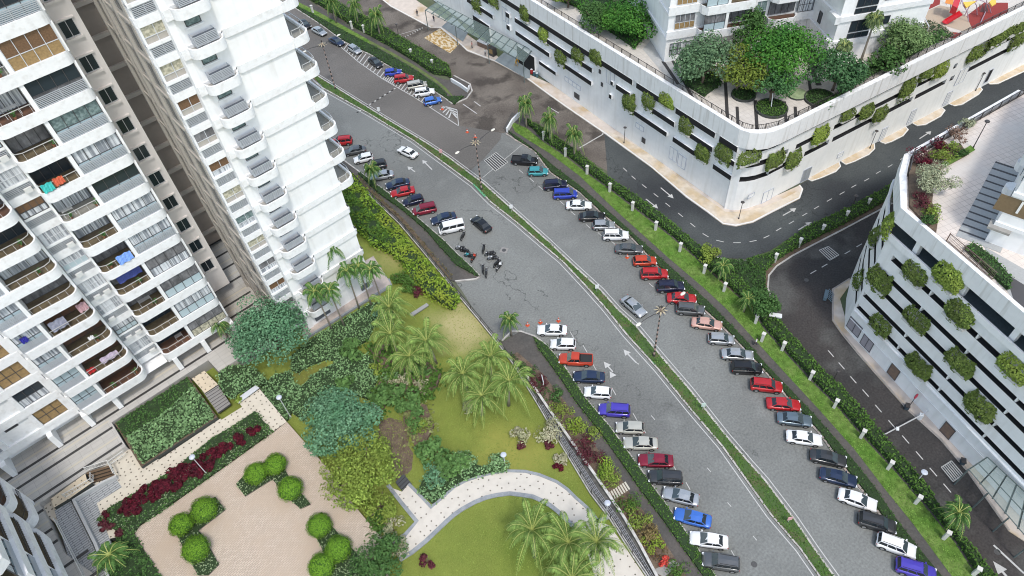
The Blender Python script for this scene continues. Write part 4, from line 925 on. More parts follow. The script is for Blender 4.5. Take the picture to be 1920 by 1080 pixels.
# ============================================================ PODIUMS
DARK = mat('dark parking void', (.012, .012, .014), .9)  # near-black colour standing in for the shade inside the podium openings
def wallholes(path, z0, z1, holes, name, mats, parent, depth=.45, flip=False):
    # vertical wall on a 2D path (viewer on its right-hand side unless flip), with shallow slots, shade inside painted near-black on backs and sills
    p = [Vector(q) for q in path]; S_ = [0]
    for k in range(len(p)-1): S_.append(S_[-1] + (p[k+1]-p[k]).length)
    def at(s):
        for k in range(len(p)-1):
            if s <= S_[k+1] + 1e-6 or k == len(p)-2:
                d = (p[k+1]-p[k]).normalized(); return p[k] + d*(s-S_[k]), d
    cs = sorted(set([round(s, 3) for s in S_] + [round(min(max(h[i], 0), S_[-1]), 3) for h in holes for i in (0, 1)])); zs = sorted(set([z0, z1] + [h[i] for h in holes for i in (2, 3)]))
    b = MB()
    def inside(s, z): return any(h[0] < s < h[1] and h[2] < z < h[3] for h in holes)
    for i in range(len(cs)-1):
        s0, s1 = cs[i], cs[i+1]
        if s1-s0 < .01: continue
        (a, d), (c, _) = at(s0+1e-4), at(s1-1e-4); n = Vector((d.y, -d.x)) * (-1 if flip else 1); ai, ci = a - n*depth, c - n*depth
        for j in range(len(zs)-1):
            za, zb = zs[j], zs[j+1]; sm, zm = (s0+s1)/2, (za+zb)/2
            if not inside(sm, zm): b.poly([(a.x, a.y, za), (c.x, c.y, za), (c.x, c.y, zb), (a.x, a.y, zb)], 0)
            else:
                b.poly([(ai.x, ai.y, za), (ci.x, ci.y, za), (ci.x, ci.y, zb), (ai.x, ai.y, zb)], 1)
                for z in (za, zb):
                    if not inside(sm, z + (-.05 if z == za else .05)): b.poly([(a.x, a.y, z), (c.x, c.y, z), (ci.x, ci.y, z), (ai.x, ai.y, z)], 1 if z == za else 0)  # bottom sill painted in the void colour, so the slot reads as unlit
                if not inside(s0-.05, zm): b.poly([(a.x, a.y, za), (ai.x, ai.y, za), (ai.x, ai.y, zb), (a.x, a.y, zb)], 0)
                if not inside(s1+.05, zm): b.poly([(c.x, c.y, za), (ci.x, ci.y, za), (ci.x, ci.y, zb), (c.x, c.y, zb)], 0)
    return b.build(name, mats, parent)
PA = thing('car_park_podium', 'long white multi-level car park podium with dark slots and hanging planters, trees on its deck', 'building', (100, 60, 0))
A1 = Vector((87.4, 46.8)); A2 = Vector((93.9, 100.0)); uA = (A2-A1).normalized(); nA = Vector((-uA.y, uA.x))
B1 = Vector((92.5, 43.3)); B2 = Vector((130.8, 35.8)); uB = (B2-B1).normalized(); nB = Vector((uB.y, -uB.x))
cpath = [A1, Vector((87.75, 45.9)), Vector((88.6, 45.1)), Vector((89.9, 44.3)), B1]
# wing one: path from far to the corner
far = A1 + uA*110; L1_ = 110
def h1(a, c, z0, z1): return (L1_-c, L1_-a, z0, z1)
H1 = [h1(.2,4.2,13,14.15), h1(5.2,14.6,13,14.15), h1(16,24.9,13,14.15), h1(26,100,13,14.15),
      h1(.2,1.9,10,11.05), h1(5.2,10.8,10,11.05), h1(14.5,20.3,10,11.05), h1(26.4,30.4,10,11.05), h1(31.3,32,10.2,11), h1(37.6,52.4,10,11.05), h1(54,64,10,11.05), h1(66,67.5,9.9,11), h1(73,84,10,11), h1(86,100,10,11),
      h1(.2,4.4,6.95,7.95), h1(7.2,14.4,6.95,7.95), h1(16,24.9,6.95,7.95), h1(26.2,27.5,6.9,8), h1(31.5,32.3,7,7.9), h1(37.7,48,6.95,7.95), h1(51.6,64,6.95,7.95), h1(66.2,67.5,6.9,8), h1(73,84,6.95,7.95), h1(87,100,6.95,7.95), h1(49.5,55.5,3.6,4.4)]
EO = [(L1_-64.5, L1_-56.8, .15, 4.6), (L1_-83, L1_-74, .15, 4.6)]
wallholes([far, A1], .1, 14.2, H1 + [(L1_-63.9, L1_-57.2, .16, 4.4), (L1_-82, L1_-75, .16, 4.4)], 'wall', [W_, DARK], PA, .5, flip=True)
wallholes(cpath, .1, 14.2, [(.9, 6.6, 13, 14.15), (1.0, 6.6, 9.9, 11.0), (1.0, 6.6, 6.85, 7.9)], 'corner_wall', [W_, DARK], PA, .5, flip=False)
L2_ = 118
H2 = [(0,33,13.1,14.1),(35,45,13.1,14.1),(46,49,13.1,14.1),(53,110,13.1,14.1),(0,3.6,10,11),(5.4,13.6,10,11),(14.5,23,10,11),(24,35,10,11),(36,44.5,10,11),(46,47,10,11),(54,74,10,11),(0,4.6,6.95,8),(8.4,14.4,6.95,8),(15.3,26,6.95,8),(27,36.2,6.95,8),(37,45.6,6.95,8),(46.8,48,7,8),(51,74,6.95,8)]
wallholes([B1, B1+uB*L2_], .1, 14.2, H2, 'wall', [W_, DARK], PA, .5, flip=False)
for (pth, fl) in (([far, A1], True), (cpath, False), ([B1, B1 + uB*L2_], False)): pass
# pilaster at the corner
b = MB(); b.prism([tuple(A1+Vector((-.25,.35))), tuple(A1+Vector((.3,-.55))), tuple(A1+Vector((.8,.2))), tuple(A1+Vector((.4,1.0)))], .1, 14.2); b.build('corner_pilaster', W_, PA)
# projecting horizontal bands between slots
par = [tuple(far+nA*.5), tuple(A1+nA*.45+uA*.6), (87.4, 45.7), (88.3, 44.5), (89.9, 43.3), tuple(B1+nB*.75), tuple(B1+uB*L2_+nB*.75)]
ins = [tuple(far-nA*.2), tuple(A1-nA*.3+uA*.3), (88.3, 46.2), (88.9, 45.4), (90.2, 44.3), tuple(B1-nB*.1), tuple(B1+uB*L2_-nB*.1)]
b = MB()
for k in range(len(par)-1):
    a, c, d, e = par[k], par[k+1], ins[k+1], ins[k]
    for q in ([(a, 14.15), (c, 14.15), (c, 17.5), (a, 17.5)], [(a, 17.5), (c, 17.5), (d, 17.5), (e, 17.5)], [(d, 16.4), (e, 16.4), (e, 17.5), (d, 17.5)], [(a, 14.15), (c, 14.15), (d, 14.15), (e, 14.15)]): b.poly([(p[0], p[1], z) for p, z in q])
b.build('parapet', WS_, PA)
DKA = paver('cream deck tiles', (.60, .56, .51), (.56, .52, .47), .9, .9, ms=.02, off=0, mort=(.42, .39, .36), rot=.3)
b = MB(); b.sheet([(p[0], p[1], 16.6) for p in ins] + [(210, 160, 16.6), (110, 160, 16.6)]); b.build('deck', [DKA], PA)
# openings panels, doors, vents on the walls by position
def panel(b, quad, A_, B_, out, mi=0):
    A_ = Vector(A_); B_ = Vector(B_); u = (B_-A_).normalized(); n = out; pts = []
    ss = [onwall(x, y, A_, B_) for x, y in quad]; s0, s1 = min(s[0] for s in ss), max(s[0] for s in ss); z0, z1 = min(s[1] for s in ss), max(s[1] for s in ss)
    z0 = max(z0, .16)
    c = A_ + u*(s0+s1)/2 + n*.02; b.box((c.x, c.y, (z0+z1)/2), (s1-s0, .1, z1-z0), ax=(Vector((u.x, u.y, 0)), Vector((n.x, n.y, 0)), Vector((0, 0, 1))), mi=mi)
    return s0, s1, z0, z1
DOORM = mat('grey roller door', (.30, .32, .35), .6, var=.1, scale=2); PALE = mat('pale panel', (.85, .86, .87), .6)
GRID = mat('faint panel outline', (.45, .48, .55), .6)
def framed(name, cx, cy, sw, sh, A_, B_, out, m, fm=None, grid=2):
    A_ = Vector(A_); B_ = Vector(B_); u = (B_-A_).normalized(); s, z = onwall(cx, cy, A_, B_); b = MB(); ax = (Vector((u.x, u.y, 0)), Vector((out.x, out.y, 0)), Vector((0, 0, 1)))
    z = max(z, sh/2+.16); c = A_ + u*s + out*.03
    b.box((c.x, c.y, z), (sw, .08, sh), ax=ax, mi=0)
    c2 = A_ + u*s + out*.07
    for k in range(grid+1): q = c2 + u*(-sw/2+sw*k/grid); b.box((q.x, q.y, z), (.07, .1, sh), ax=ax, mi=1)
    for k in (-1, 1): b.box((c2.x, c2.y, z+k*sh/2), (sw+.1, .1, .07), ax=ax, mi=1)
    return b.build(name, [m, fm or GRID], PA if (out is nA or out is nB) else PB)
for (x, y, w_, h_, m, g) in [(1074,156,5.2,1.0,PALE,4),(1082,180,1.6,1.2,FRM,3),(1145,145,2.2,3.2,WS_,2),(948,28,2.2,3.2,WS_,2),(1129,158,.5,.8,FRM,1),(1125,134,.5,.8,FRM,1),(1200,238,2.2,1.0,PALE,2),(1207,263,.9,1.1,FRM,1),(1263,289,1.9,2.7,W_,2),(1279,303,1.9,2.7,W_,2)]:
    framed('wall_panel' if m is not FRM else 'vent', x, y, w_, h_, A1, A2, nA, m, None if m is not FRM else FRM, g)
for (x, y, w_, h_, m, g) in [(1510,330,2.0,3.0,DOORM,2),(1575,290,1.4,1.0,PALE,1),(1655,252,1.4,3.0,W_,3),(1709,218,1.4,3.0,W_,3),(1776,184,1.4,3.0,W_,3),(1853,142,1.2,3.0,DARK,1),(1803,142,2.6,3.4,WS_,2),(1437,372,2.4,2.6,W_,2),(1408,366,1.4,.8,PALE,1)]:
    framed('wall_panel' if m is not DOORM and m is not DARK else 'door', x, y, w_, h_, B1, B2, nB, m, None, g)

# deck fence of podium A
b = MB(); dp = [tuple(Vector(ins[1])-nA*.6+uA*60), tuple(Vector(ins[1])-nA*.6+uA*1), (88.9, 46.4), (89.4, 45.9), (90.6, 45.0), tuple(Vector(ins[5])-nB*.6), tuple(B1+uB*100-nB*.7)]
fence(b, dp, 16.6, 1.25, .28, .04, 2.2, .06); tag(recenter(b.build('deck_railing', RAIL)), 'dark metal railing along the edge of the tree-planted deck', 'railing')
b = MB(); dk = mat('dark deck strip', (.035, .033, .033), .7)
for (a_, c_, wd) in [((1360,152),(1364,222),.55),((1416,188),(1420,248),.55),((1382,200),(1384,234),.5),((1471,190),(1475,241),.5),((1491,200),(1493,231),.5),((1517,150),(1526,215),.5),((1243,115),(1272,158),.6),((1258,108),(1300,185),.5),((1520,128),(1536,160),.9),((1500,60),(1540,120),1.0)]:
    p, q = P(*a_, 16.63), P(*c_, 16.63); b.beam(p, q, wd, .03)
struct(b.build('deck_strips', dk))
b = MB(); b.sheet(PL([(1205,92),(1225,70),(1262,108),(1285,160),(1330,205),(1322,210),(1270,170)], 16.615)); struct(b.build('deck_path', mat('grey deck path', (.42, .42, .41), .8, var=.08)))
# playground surface
b = MB(); b.sheet(PL([(1728,25),(1762,10),(1795,16),(1812,30),(1823,53),(1807,59),(1756,43),(1729,35)], 16.63), 0); b.sheet(PL([(1812,30),(1845,5),(1890,5),(1890,22),(1823,54)], 16.63), 1); b.sheet(PL([(1772,58),(1804,62),(1790,72),(1770,70)], 16.63), 1); b.sheet(PL([(1702,-20),(1765,-20),(1762,8),(1728,24),(1714,12)], 16.63), 1)
struct(b.build('playground_floor', [mat('beige rubber', (.42, .34, .26), .9, var=.1, scale=2), mat('red rubber', (.25, .035, .03), .9, var=.15, scale=2)]))

# ---------------------------------------------------- canopies of podium A
GLC = mat('canopy glass', (.30, .40, .38), .12, alpha=.36, spec=.5)
STL = mat('canopy steel', (.16, .20, .20), .4, met=.3)
def canopy(name, label, quad, z, n, m, zpost=True):
    q = PL(quad, z); t = thing(name, label, 'canopy', (q[3].x, q[3].y, 0)); b = MB()
    b.poly([tuple(p) for p in q]); b.build('glass_roof', GLC, t)
    b = MB()
    for k in range(n+1): a = q[0].lerp(q[1], k/n); c = q[3].lerp(q[2], k/n); b.beam(a + Vector((0, 0, -.12)), c + Vector((0, 0, -.12)), .16, .24)
    for k in range(m+1): a = q[0].lerp(q[3], k/m); c = q[1].lerp(q[2], k/m); b.beam(a + Vector((0, 0, .03)), c + Vector((0, 0, .03)), .1, .08)
    b.build('roof_beams', STL, t)
    b = MB()
    for k in (0, .33, .66, 1): 
        a = q[3].lerp(q[2], k); 
        if zpost: b.tube([(a.x, a.y, 0), (a.x, a.y, z-.2)], .1, 6)
    if zpost: b.build('post', STL, t)
    return t
canopy('glass_canopy', 'long glass canopy with green steel beams over the podium entrances', [(820,3),(997,94),(981,116),(797,19)], 5.2, 14, 2)
b = MB(); p = PL([(828,50),(850,30),(878,60),(868,78)], .25); 
b.sheet(p); b.sheet(PL([(928,113),(945,98),(994,124),(994,146),(987,147)], .25)); struct(b.build('entrance_ramp', mat('blue grey ramp', (.24, .28, .30), .8, var=.1)))
t = thing('ticket_booth', 'dark vending cabinet standing on the pavement under the glass canopy', 'cabinet', tuple(P(924,103,.15)), .12)
b = MB(); b.box((0, 0, 1.0), (1.2, 1.6, 2.0)); b.build('body', RAIL, t, local=True); b = MB(); b.box((-.61, 0, 1.2), (.03, 1.1, 1.1)); b.build('panel', TAN, t, local=True)
t = thing('equipment_box', 'brown equipment cabinet against the podium entrance pavement', 'cabinet', tuple(P(907,88,.15)), .12)
b = MB(); b.box((0, 0, .6), (.9, 3.2, 1.2)); b.build('body', mat('brown box', (.18, .12, .09), .7), t, local=True); b = MB(); b.box((0, 0, 1.25), (1.1, 3.4, .1)); b.build('lid', FRL, t, local=True)

# ============================================================ PODIUM B
PB = thing('car_park_podium', 'white car park podium at the right edge with square hanging planters and a paved deck', 'building', (85, 5, 0))
C0 = Vector((76.31, 13.14)); C1 = Vector((70.87, -1.85)); uC = (C1-C0).normalized(); nC = Vector((uC.y, -uC.x))
ce = C0 + uC*-5.2; cf = C0 + uC*70
epath = [(93, 24.2), (87.6, 22.6), (83.4, 20.9), tuple(ce)]
offc = 5.2
HB = []
for (z0, z1, s0) in ((5.5, 6.3, -4.9), (8.3, 9.1, -4.8), (11.3, 12.15, -4.3), (14.05, 14.9, -4.2), (17.25, 18.2, -3.4)):
    HB.append((s0+offc, 74, z0, z1))
wallholes([ce, cf], .1, 20.4, HB, 'wall', [W_, DARK], PB, .7, flip=False)
wallholes(epath, .1, 20.4, [(6, 15.9, z0, z1) for (z0, z1, _) in ((5.5, 6.3, 0), (8.3, 9.1, 0), (11.3, 12.15, 0), (14.05, 14.9, 0), (17.25, 18.2, 0))], 'end_wall', [W_, DARK], PB, .5, flip=False)
b = MB()
for z in (5.5, 8.3, 11.3, 14.05, 17.25):
    for k in range(7):
        c = C0 + uC*(3.4+k*7.6) - nC*.35; b.box((c.x, c.y, z+.4), (.22, .6, .82), math.atan2(uC.y, uC.x))
b.build('slot_post', W_, PB)
# top parking storey: floor, back wall, rail wall, parapet
par = [(112, 18.6), (87.7, 23.0), (83.6, 21.5), tuple(ce + nC*.35), tuple(cf + nC*.35)]
inn = [(112, 17.8), (87.9, 22.2), (84.0, 20.7), tuple(ce - nC*.2 + uC*.5), tuple(cf - nC*.2)]
b = MB(); b.sheet([(p[0], p[1], 20.38) for p in inn] + [(140, -80, 20.38), (150, 10, 20.38)]); b.build('parking_floor', mat('blue grey parking floor', (.075, .10, .115), .5, var=.2, scale=.8), PB)
b = MB(); b.ribbon([(p[0], p[1]) for p in par], .25, 20.0, 20.95, left=True); b.build('kerb_wall', W_, PB)
b = MB(); bw = [tuple(Vector(p) - (nC*9 if k > 2 else Vector((-2, 6)))) for k, p in enumerate(inn)]; b.ribbon([(p[0], p[1]) for p in bw[2:]], .2, 20.38, 23.2); b.build('parking_back_wall', mat('parking back wall', (.10, .105, .11), .9), PB)
b = MB()
for k in range(len(par)-1):
    a, c, d, e = par[k], par[k+1], inn[k+1], inn[k]
    for q in ([(a, 23.0), (c, 23.0), (c, 25.5), (a, 25.5)], [(a, 25.5), (c, 25.5), (d, 25.5), (e, 25.5)], [(d, 24.9), (e, 24.9), (e, 25.5), (d, 25.5)]): b.poly([(p[0], p[1], z) for p, z in q])
b.sheet([(p[0], p[1], 23.0) for p in par] + [(150, -80, 23.0), (150, 10, 23.0)])
b.build('parapet', WS_, PB)
b = MB()
for k in range(9): c = C0 + uC*(-1.2+k*7.6) - nC*.6; b.box((c.x, c.y, 21.7), (.7, .7, 2.6), math.atan2(uC.y, uC.x), mi=1 if k == 3 else 0)
b.build('column', [W_, mat('blue painted column', (.02, .07, .30), .6)], PB)
DKB = paver('pinkish deck tiles', (.72, .64, .58), (.66, .58, .52), .8, .8, ms=.03, off=0, mort=(.44, .38, .34), rot=.35, big=(.62, .58, .54))
b = MB(); b.sheet([(p[0], p[1], 25.0) for p in inn] + [(140, -80, 25.0), (150, 10, 25.0)]); b.build('deck', DKB, PB)
def framedB(name, quad, m, fm=GRID, grid=1):
    ss = [onwall(x, y, C0, C1) for x, y in quad]; s0, s1 = min(s[0] for s in ss), max(s[0] for s in ss); z0 = max(.17, min(s[1] for s in ss)); z1 = max(s[1] for s in ss)
    b = MB(); ax = (Vector((uC.x, uC.y, 0)), Vector((nC.x, nC.y, 0)), Vector((0, 0, 1))); c = C0 + uC*(s0+s1)/2 + nC*.03
    b.box((c.x, c.y, (z0+z1)/2), (s1-s0, .08, z1-z0), ax=ax)
    for k in range(grid+1): q = c + uC*((s1-s0)*(k/grid-.5)) + nC*.03; b.box((q.x, q.y, (z0+z1)/2), (.08, .1, z1-z0), ax=ax, mi=1)
    b.box((c.x+nC.x*.03, c.y+nC.y*.03, z1), (s1-s0+.1, .12, .1), ax=ax, mi=1)
    return b.build(name, [m, fm], PB)
LIL = mat('lilac grey roller door', (.33, .31, .34), .6, var=.08); BRD = mat('brown door', (.17, .12, .10), .7, col2=(.24, .16, .11), scale=2)
for nm_, cx_0, cy_0, sw_, sh_, m_ in (('roller_door',1602.5,613,2.5,2.3,LIL),('roller_door',1626,643,2.0,2.2,LIL),('door',1676,697,1.6,2.3,BRD),('door',1777,807,1.6,2.3,BRD)): framed(nm_, cx_0, cy_0, sw_, sh_, C0, C1, nC, m_, FRM, 2 if m_ is LIL else 1)
b = MB(); a = C0 + uC*-5 + nC*.12; c = cf + nC*.12; b.beam((a.x, a.y, 4.9), (c.x, c.y, 4.9), .25, .12); b.beam((a.x, a.y, 2.95), (c.x, c.y, 2.95), .12, .08); b.build('string_course', W_, PB)
b = MB(); dp = [(125, 15.4), (87.9, 22.0), (84.2, 20.6)]; fence(b, dp, 25.0, 1.3, .22, .045, 2.0, .07); tag(recenter(b.build('deck_railing', RAIL)), 'black railing along the upper edge of the pink paved deck', 'railing')
b = MB(); q0 = ce + uC*6.6 - nC*.8; q1 = ce + uC*13.6 - nC*.8; fence(b, [tuple(q0), tuple(q1)], 25.0, 1.3, .16, .035, 2.0, .06); tag(recenter(b.build('deck_railing', mat('brown rail', (.16, .11, .09), .5))), 'brown see-through railing section beside the white parapet of the pink paved deck', 'railing')
canopy('glass_canopy', 'greenish glass canopy with pale beams at the bottom right corner', [(1851,857),(1945,945),(1935,1020),(1816,880)], 4.4, 5, 2)
# deck planting beds
bedB = [(1704,310),(1706,385),(1755,440),(1760,405),(1748,380),(1752,330),(1770,312),(1815,288),(1800,268),(1760,270)]
b = MB(); b.prism(PL(bedB, 25.35), 25.0, 25.35); struct(b.build('deck_bed', SOIL))
b = MB(); b.sheet(PL([(1765,306),(1820,272),(1829,281),(1773,313)], 25.37)); struct(b.build('deck_grass', GRASSL))
# building with the number on the deck
A6 = P(1846,452,25.0); B6 = P(1920,480,25.0); C6 = P(1913,330,25.0); u6 = (B6-A6).normalized().to_2d(); n6 = Vector((u6.y, -u6.x)); v6 = -n6
T6 = thing('apartment_tower', 'white tower corner at the right edge carrying a white numeral on a brown panel', 'building', (A6.x, A6.y, 25.0))
F6 = Frame((A6.x, A6.y), u6, n6)
b = MB(); fp = [F6.xy(0, 0), F6.xy(30, 0), F6.xy(30, -30), F6.xy(0, -30)]; b.prism(fp, 25.0, 36); b.build('wall', W_, T6)
s_, z_ = onwall(1861, 390, (A6.x, A6.y), (B6.x, B6.y)); s2_, z2_ = onwall(1879, 363, (A6.x, A6.y), (B6.x, B6.y))
b = MB(); fbox(b, F6, s_, s_+14, 0, .06, z_, z2_); pn = b.build('number_panel', mat('brown panel', (.19, .135, .075), .6, var=.1), T6)
tc = bpy.data.curves.new('n', 'FONT'); tc.body = '15'; tc.size = (z2_-z_)*1.12; tc.extrude = .04; tc.space_character = 1.25
to = bpy.data.objects.new('n', tc); COL.objects.link(to); bpy.context.view_layer.update()
me = bpy.data.meshes.new_from_object(to.evaluated_get(bpy.context.evaluated_depsgraph_get())); bpy.data.objects.remove(to)
mm = Matrix(((u6.x, 0, n6.x, 0), (u6.y, 0, n6.y, 0), (0, 1, 0, 0), (0, 0, 0, 1))); me.transform(mm)
o = bpy.data.objects.new('numeral', me); COL.objects.link(o); me.materials.append(mat('white numeral', (.8, .8, .78), .5)); o.parent = pn; q = F6(s_+1.7, .12, z_+.5); o.location = q - Vector((A6.x, A6.y, 25.0))
for k in range(2):
    z = 25.0 + 2.9 + k*PIT
    b = MB(); fbox(b, F6, -.15, 30, -.05, .22, z, z+.5) if not (z_-1 < z+.3 < z2_+.6) else fbox(b, F6, -.15, .02, -29, .1, z, z+.5)
    b.build('ledge_moulding', W2_, T6)
    b = MB(); pts = [F6.xy(*p) for p in [(0, -5.5), (-.5, -5.5), (-.9, -5.9), (-1.0, -6.5), (-.8, -7.0), (-.4, -7.2), (0, -7.2)]]; b.prism(pts, z, z+1.1, bottom=True); pts = [F6.xy(*p) for p in [(0, -11), (-.5, -11), (-.9, -11.4), (-1.0, -12), (-.8, -12.5), (-.4, -12.7), (0, -12.7)]]; b.prism(pts, z, z+1.1, bottom=True); b.build('balcony', W2_, T6)
    b = MB(); fbox(b, F6, -.05, .0, -12.5, -9, z+1.0, z+2.8); fbox(b, F6, -.05, .0, -4.5, -1.5, z+1.0, z+2.4); b.build('side_window', GLD, T6)
b = MB(); fbox(b, F6, -.6, 1.8, -.6, .9, 27.6, 27.9); b.build('porch_roof', CONC, T6)
b = MB()
for k in range(12):
    a0 = P(1795+k*6.2, 437-k*11.6, 25.03); b.beam(a0, a0 + Vector((u6.x, u6.y, 0))*5.0, 1.15, .05, 0); a0 = P(1795+(k+.5)*6.2, 437-(k+.5)*11.6, 25.03); b.beam(a0, a0 + Vector((u6.x, u6.y, 0))*5.0, .28, .08, 1)
struct(b.build('deck_paving_bands', [mat('grey band', (.36, .37, .37), .8, var=.1), mat('dark band', (.07, .07, .075), .8)]))
b = MB(); b.sheet(PL([(1845,462),(1930,510),(1930,600),(1898,560),(1870,520)], 25.02)); struct(b.build('deck_paving', MATS['grey band']))
b = MB(); b.sheet(PL([(1885,512),(1930,540),(1930,590),(1900,560)], 25.04)); struct(b.build('deck_dark_paving', MATS['dark band']))

# ============================================================ TOWERS ON PODIUM A
def bldg4():
    T = thing('apartment_tower', 'white balcony apartment block behind the round planters on the tree-planted deck', 'building', (95.2, 69.8, 16.6))
    F = Frame((95.2, 69.8), Vector((.853, -.522)), Vector((-.522, -.853)))
    b = MB(); b.prism([F.xy(0, 0), F.xy(27, 0), F.xy(27, -22), F.xy(0, -22)], 16.6, 60); b.build('wall', W_, T)
    for k in range(8):
        z = 16.6 + 4.6 + k*PIT
        b = MB(); fbox(b, F, -.2, 5.4, -.1, .35, z, z+1.5); fbox(b, F, -.25, -.02, -20, .3, z, z+.5); b.build('slab_edge', W2_, T)
        window(T, F, 1.2, 4.8, .08, z+1.7, z+PIT-.1, 4, 2, gls=[TAN, INT], fr=FRL)
        for (s0, s1, sp, kind) in ((5.3, 15.6, 10.0, 0), (18.2, 23.6, 18.3, 1)):
            pts = [F.xy(*p) for p in [(s0, 0), (s0+.1, 1.2), (s0+.9, 2.1), (s1-.9, 2.1), (s1-.1, 1.4), (s1, 0)]]
            b = MB(); b.prism(pts, z, z+1.3, 1, 0, bottom=True); b.ribbon(pts, .2, z+1.3, z+1.5, closed=True, left=sgn(pts)); b.build('slab_edge', [W2_, TILE if k % 2 else TILE2], T)
            if kind == 0:
                window(T, F, s0+.6, sp-.3, 1.8, z+1.5, z+PIT, 2, 2, gls=[GLB, rw.choice([CURT, INT])], fr=FRM); b = MB(); fbox(b, F, sp-.3, sp+.2, 0, 2.0, z+1.3, z+PIT); b.build('partition', W_, T)
            window(T, F, sp+.3, s1-.2, .1, z+1.3, z+3.9, 4, 1, INT, FRM, name='balcony_door')
            b = MB(); b.beam(F(sp, 1.95, z+2.4), F(s1-.6, 1.95, z+2.4), .07, .07); b.build('handrail', RAILW, T)
        b = MB(); fbox(b, F, 15.6, 18.2, -.1, .3, z, z+.9); fbox(b, F, 23.6, 27, -.1, .9, z, z+1.4); b.build('slab_edge', W2_, T)
        window(T, F, 15.8, 18.0, .1, z+1.0, z+PIT-.1, 2, 2, gls=[GLD, CURG], fr=FRL); window(T, F, 23.9, 26.8, .6, z+1.5, z+PIT-.1, 3, 2, gls=[rw.choice([CURT, INT]), CURT], fr=FRM)
    window(T, F, .8, 5.2, .08, 18.0, 20.2, 3, 2, gls=[CURT, CURT], fr=FRM)
    b = MB(); b.prism([F.xy(-.4, .6), F.xy(27.4, .6), F.xy(27.4, -22.4), F.xy(-.4, -22.4)], 60, 61); b.build('roof', W_, T)
bldg4()
def bldg5():
    K = P(1548, 122, 16.6)
    T = thing('apartment_tower', 'plain white apartment block with small dark windows beside the playground', 'building', (K.x, K.y, 16.6))
    F = Frame((K.x, K.y), Vector((.853, -.522)), Vector((-.522, -.853)))
    b = MB(); b.prism([F.xy(0, 0), F.xy(6.5, 0), F.xy(6.5, -22), F.xy(0, -22)], 16.6, 60); b.prism([F.xy(6.5, -1.2), F.xy(17.5, -1.2), F.xy(17.5, -22), F.xy(6.5, -22)], 16.6, 60-.01); b.build('wall', W_, T)
    FS5 = Frame((K.x, K.y), Vector((.522, .853)), Vector((-.853, .522)))
    for k in range(8):
        z = 16.6 + 3.6 + k*PIT
        b = MB(); fbox(b, F, -.25, 6.75, -.1, .3, z, z+1.0); fbox(b, F, 6.75, 17.6, -1.3, -.9, z, z+1.0); fbox(b, FS5, -.2, 22, -.05, .25, z, z+1.0); fbox(b, FS5, -.3, 2.2, -.05, .9, z-.2, z+1.1); b.build('slab_edge', W2_, T)
        window(T, F, 2.4, 6.2, .05, z+1.1, z+2.0, 3, 1, GLD, FRM); window(T, F, 2.4, 6.2, .05, z+2.3, z+4.3, 3, 1, GLD, FRM)
        window(T, F, 8.3, 10.4, -1.15, z+2.0, z+3.5, 2, 1, GLD, FRM)
        window(T, FS5, 5, 6.0, .05, z+1.6, z+3.6, 1, 1, GLD, FRM, name='side_window'); window(T, FS5, 10, 11.0, .05, z+1.6, z+3.6, 1, 1, GLD, FRM, name='side_window')
bldg5()
b = MB(); b.sheet(PL([(1495,60),(1535,125),(1530,140),(1488,80)], 16.62)); struct(b.build('deck_gutter', dk))
# ============================================================ VEGETATION
HG = leafmat('hedge leaves', (.045, .115, .022), (.11, .21, .045), scale=.4)
HGB = leafmat('bright hedge leaves', (.08, .20, .02), (.22, .36, .05), (.28, .34, .05), scale=.25)
HGD = leafmat('dark hedge leaves', (.030, .075, .022), (.075, .15, .045), scale=.4)
GC = leafmat('groundcover leaves', (.035, .11, .035), (.29, .46, .22), scale=.5)
GCL = leafmat('light groundcover', (.12, .20, .09), (.34, .42, .25), scale=.6)
BG = leafmat('blue green leaves', (.085, .20, .11), (.20, .36, .22), (.10, .24, .12), scale=.35)
DG = leafmat('dark green leaves', (.03, .085, .025), (.10, .20, .06), scale=.3)
BRG = leafmat('fresh green leaves', (.05, .17, .025), (.12, .29, .05), (.04, .14, .03), scale=.22)
YG = leafmat('yellow green leaves', (.13, .23, .03), (.29, .39, .08), (.19, .24, .05), scale=.3)
TOP = leafmat('clipped ball leaves', (.08, .22, .02), (.20, .37, .04), (.15, .30, .03), scale=1.1)
RED = leafmat('maroon leaves', (.075, .010, .018), (.17, .018, .035), (.05, .012, .02), scale=1.2)
REDD = leafmat('dark maroon leaves', (.07, .02, .03), (.14, .04, .05), scale=.8)
PAL = leafmat('pale variegated leaves', (.38, .36, .24), (.55, .52, .38), (.28, .30, .16), scale=.7)
SIL = leafmat('silver green leaves', (.26, .30, .18), (.42, .45, .30), scale=.6)
PALM = leafmat('palm leaflets', (.045, .12, .03), (.13, .25, .07), scale=.3, tr=.1)
COCO = leafmat('coconut leaflets', (.06, .13, .03), (.26, .38, .10), scale=.35, tr=.06)
PLN = leafmat('planter leaves', (.07, .13, .03), (.19, .26, .06), (.10, .13, .04), scale=.7)
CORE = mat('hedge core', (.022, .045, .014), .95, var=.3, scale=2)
RAISE = {}
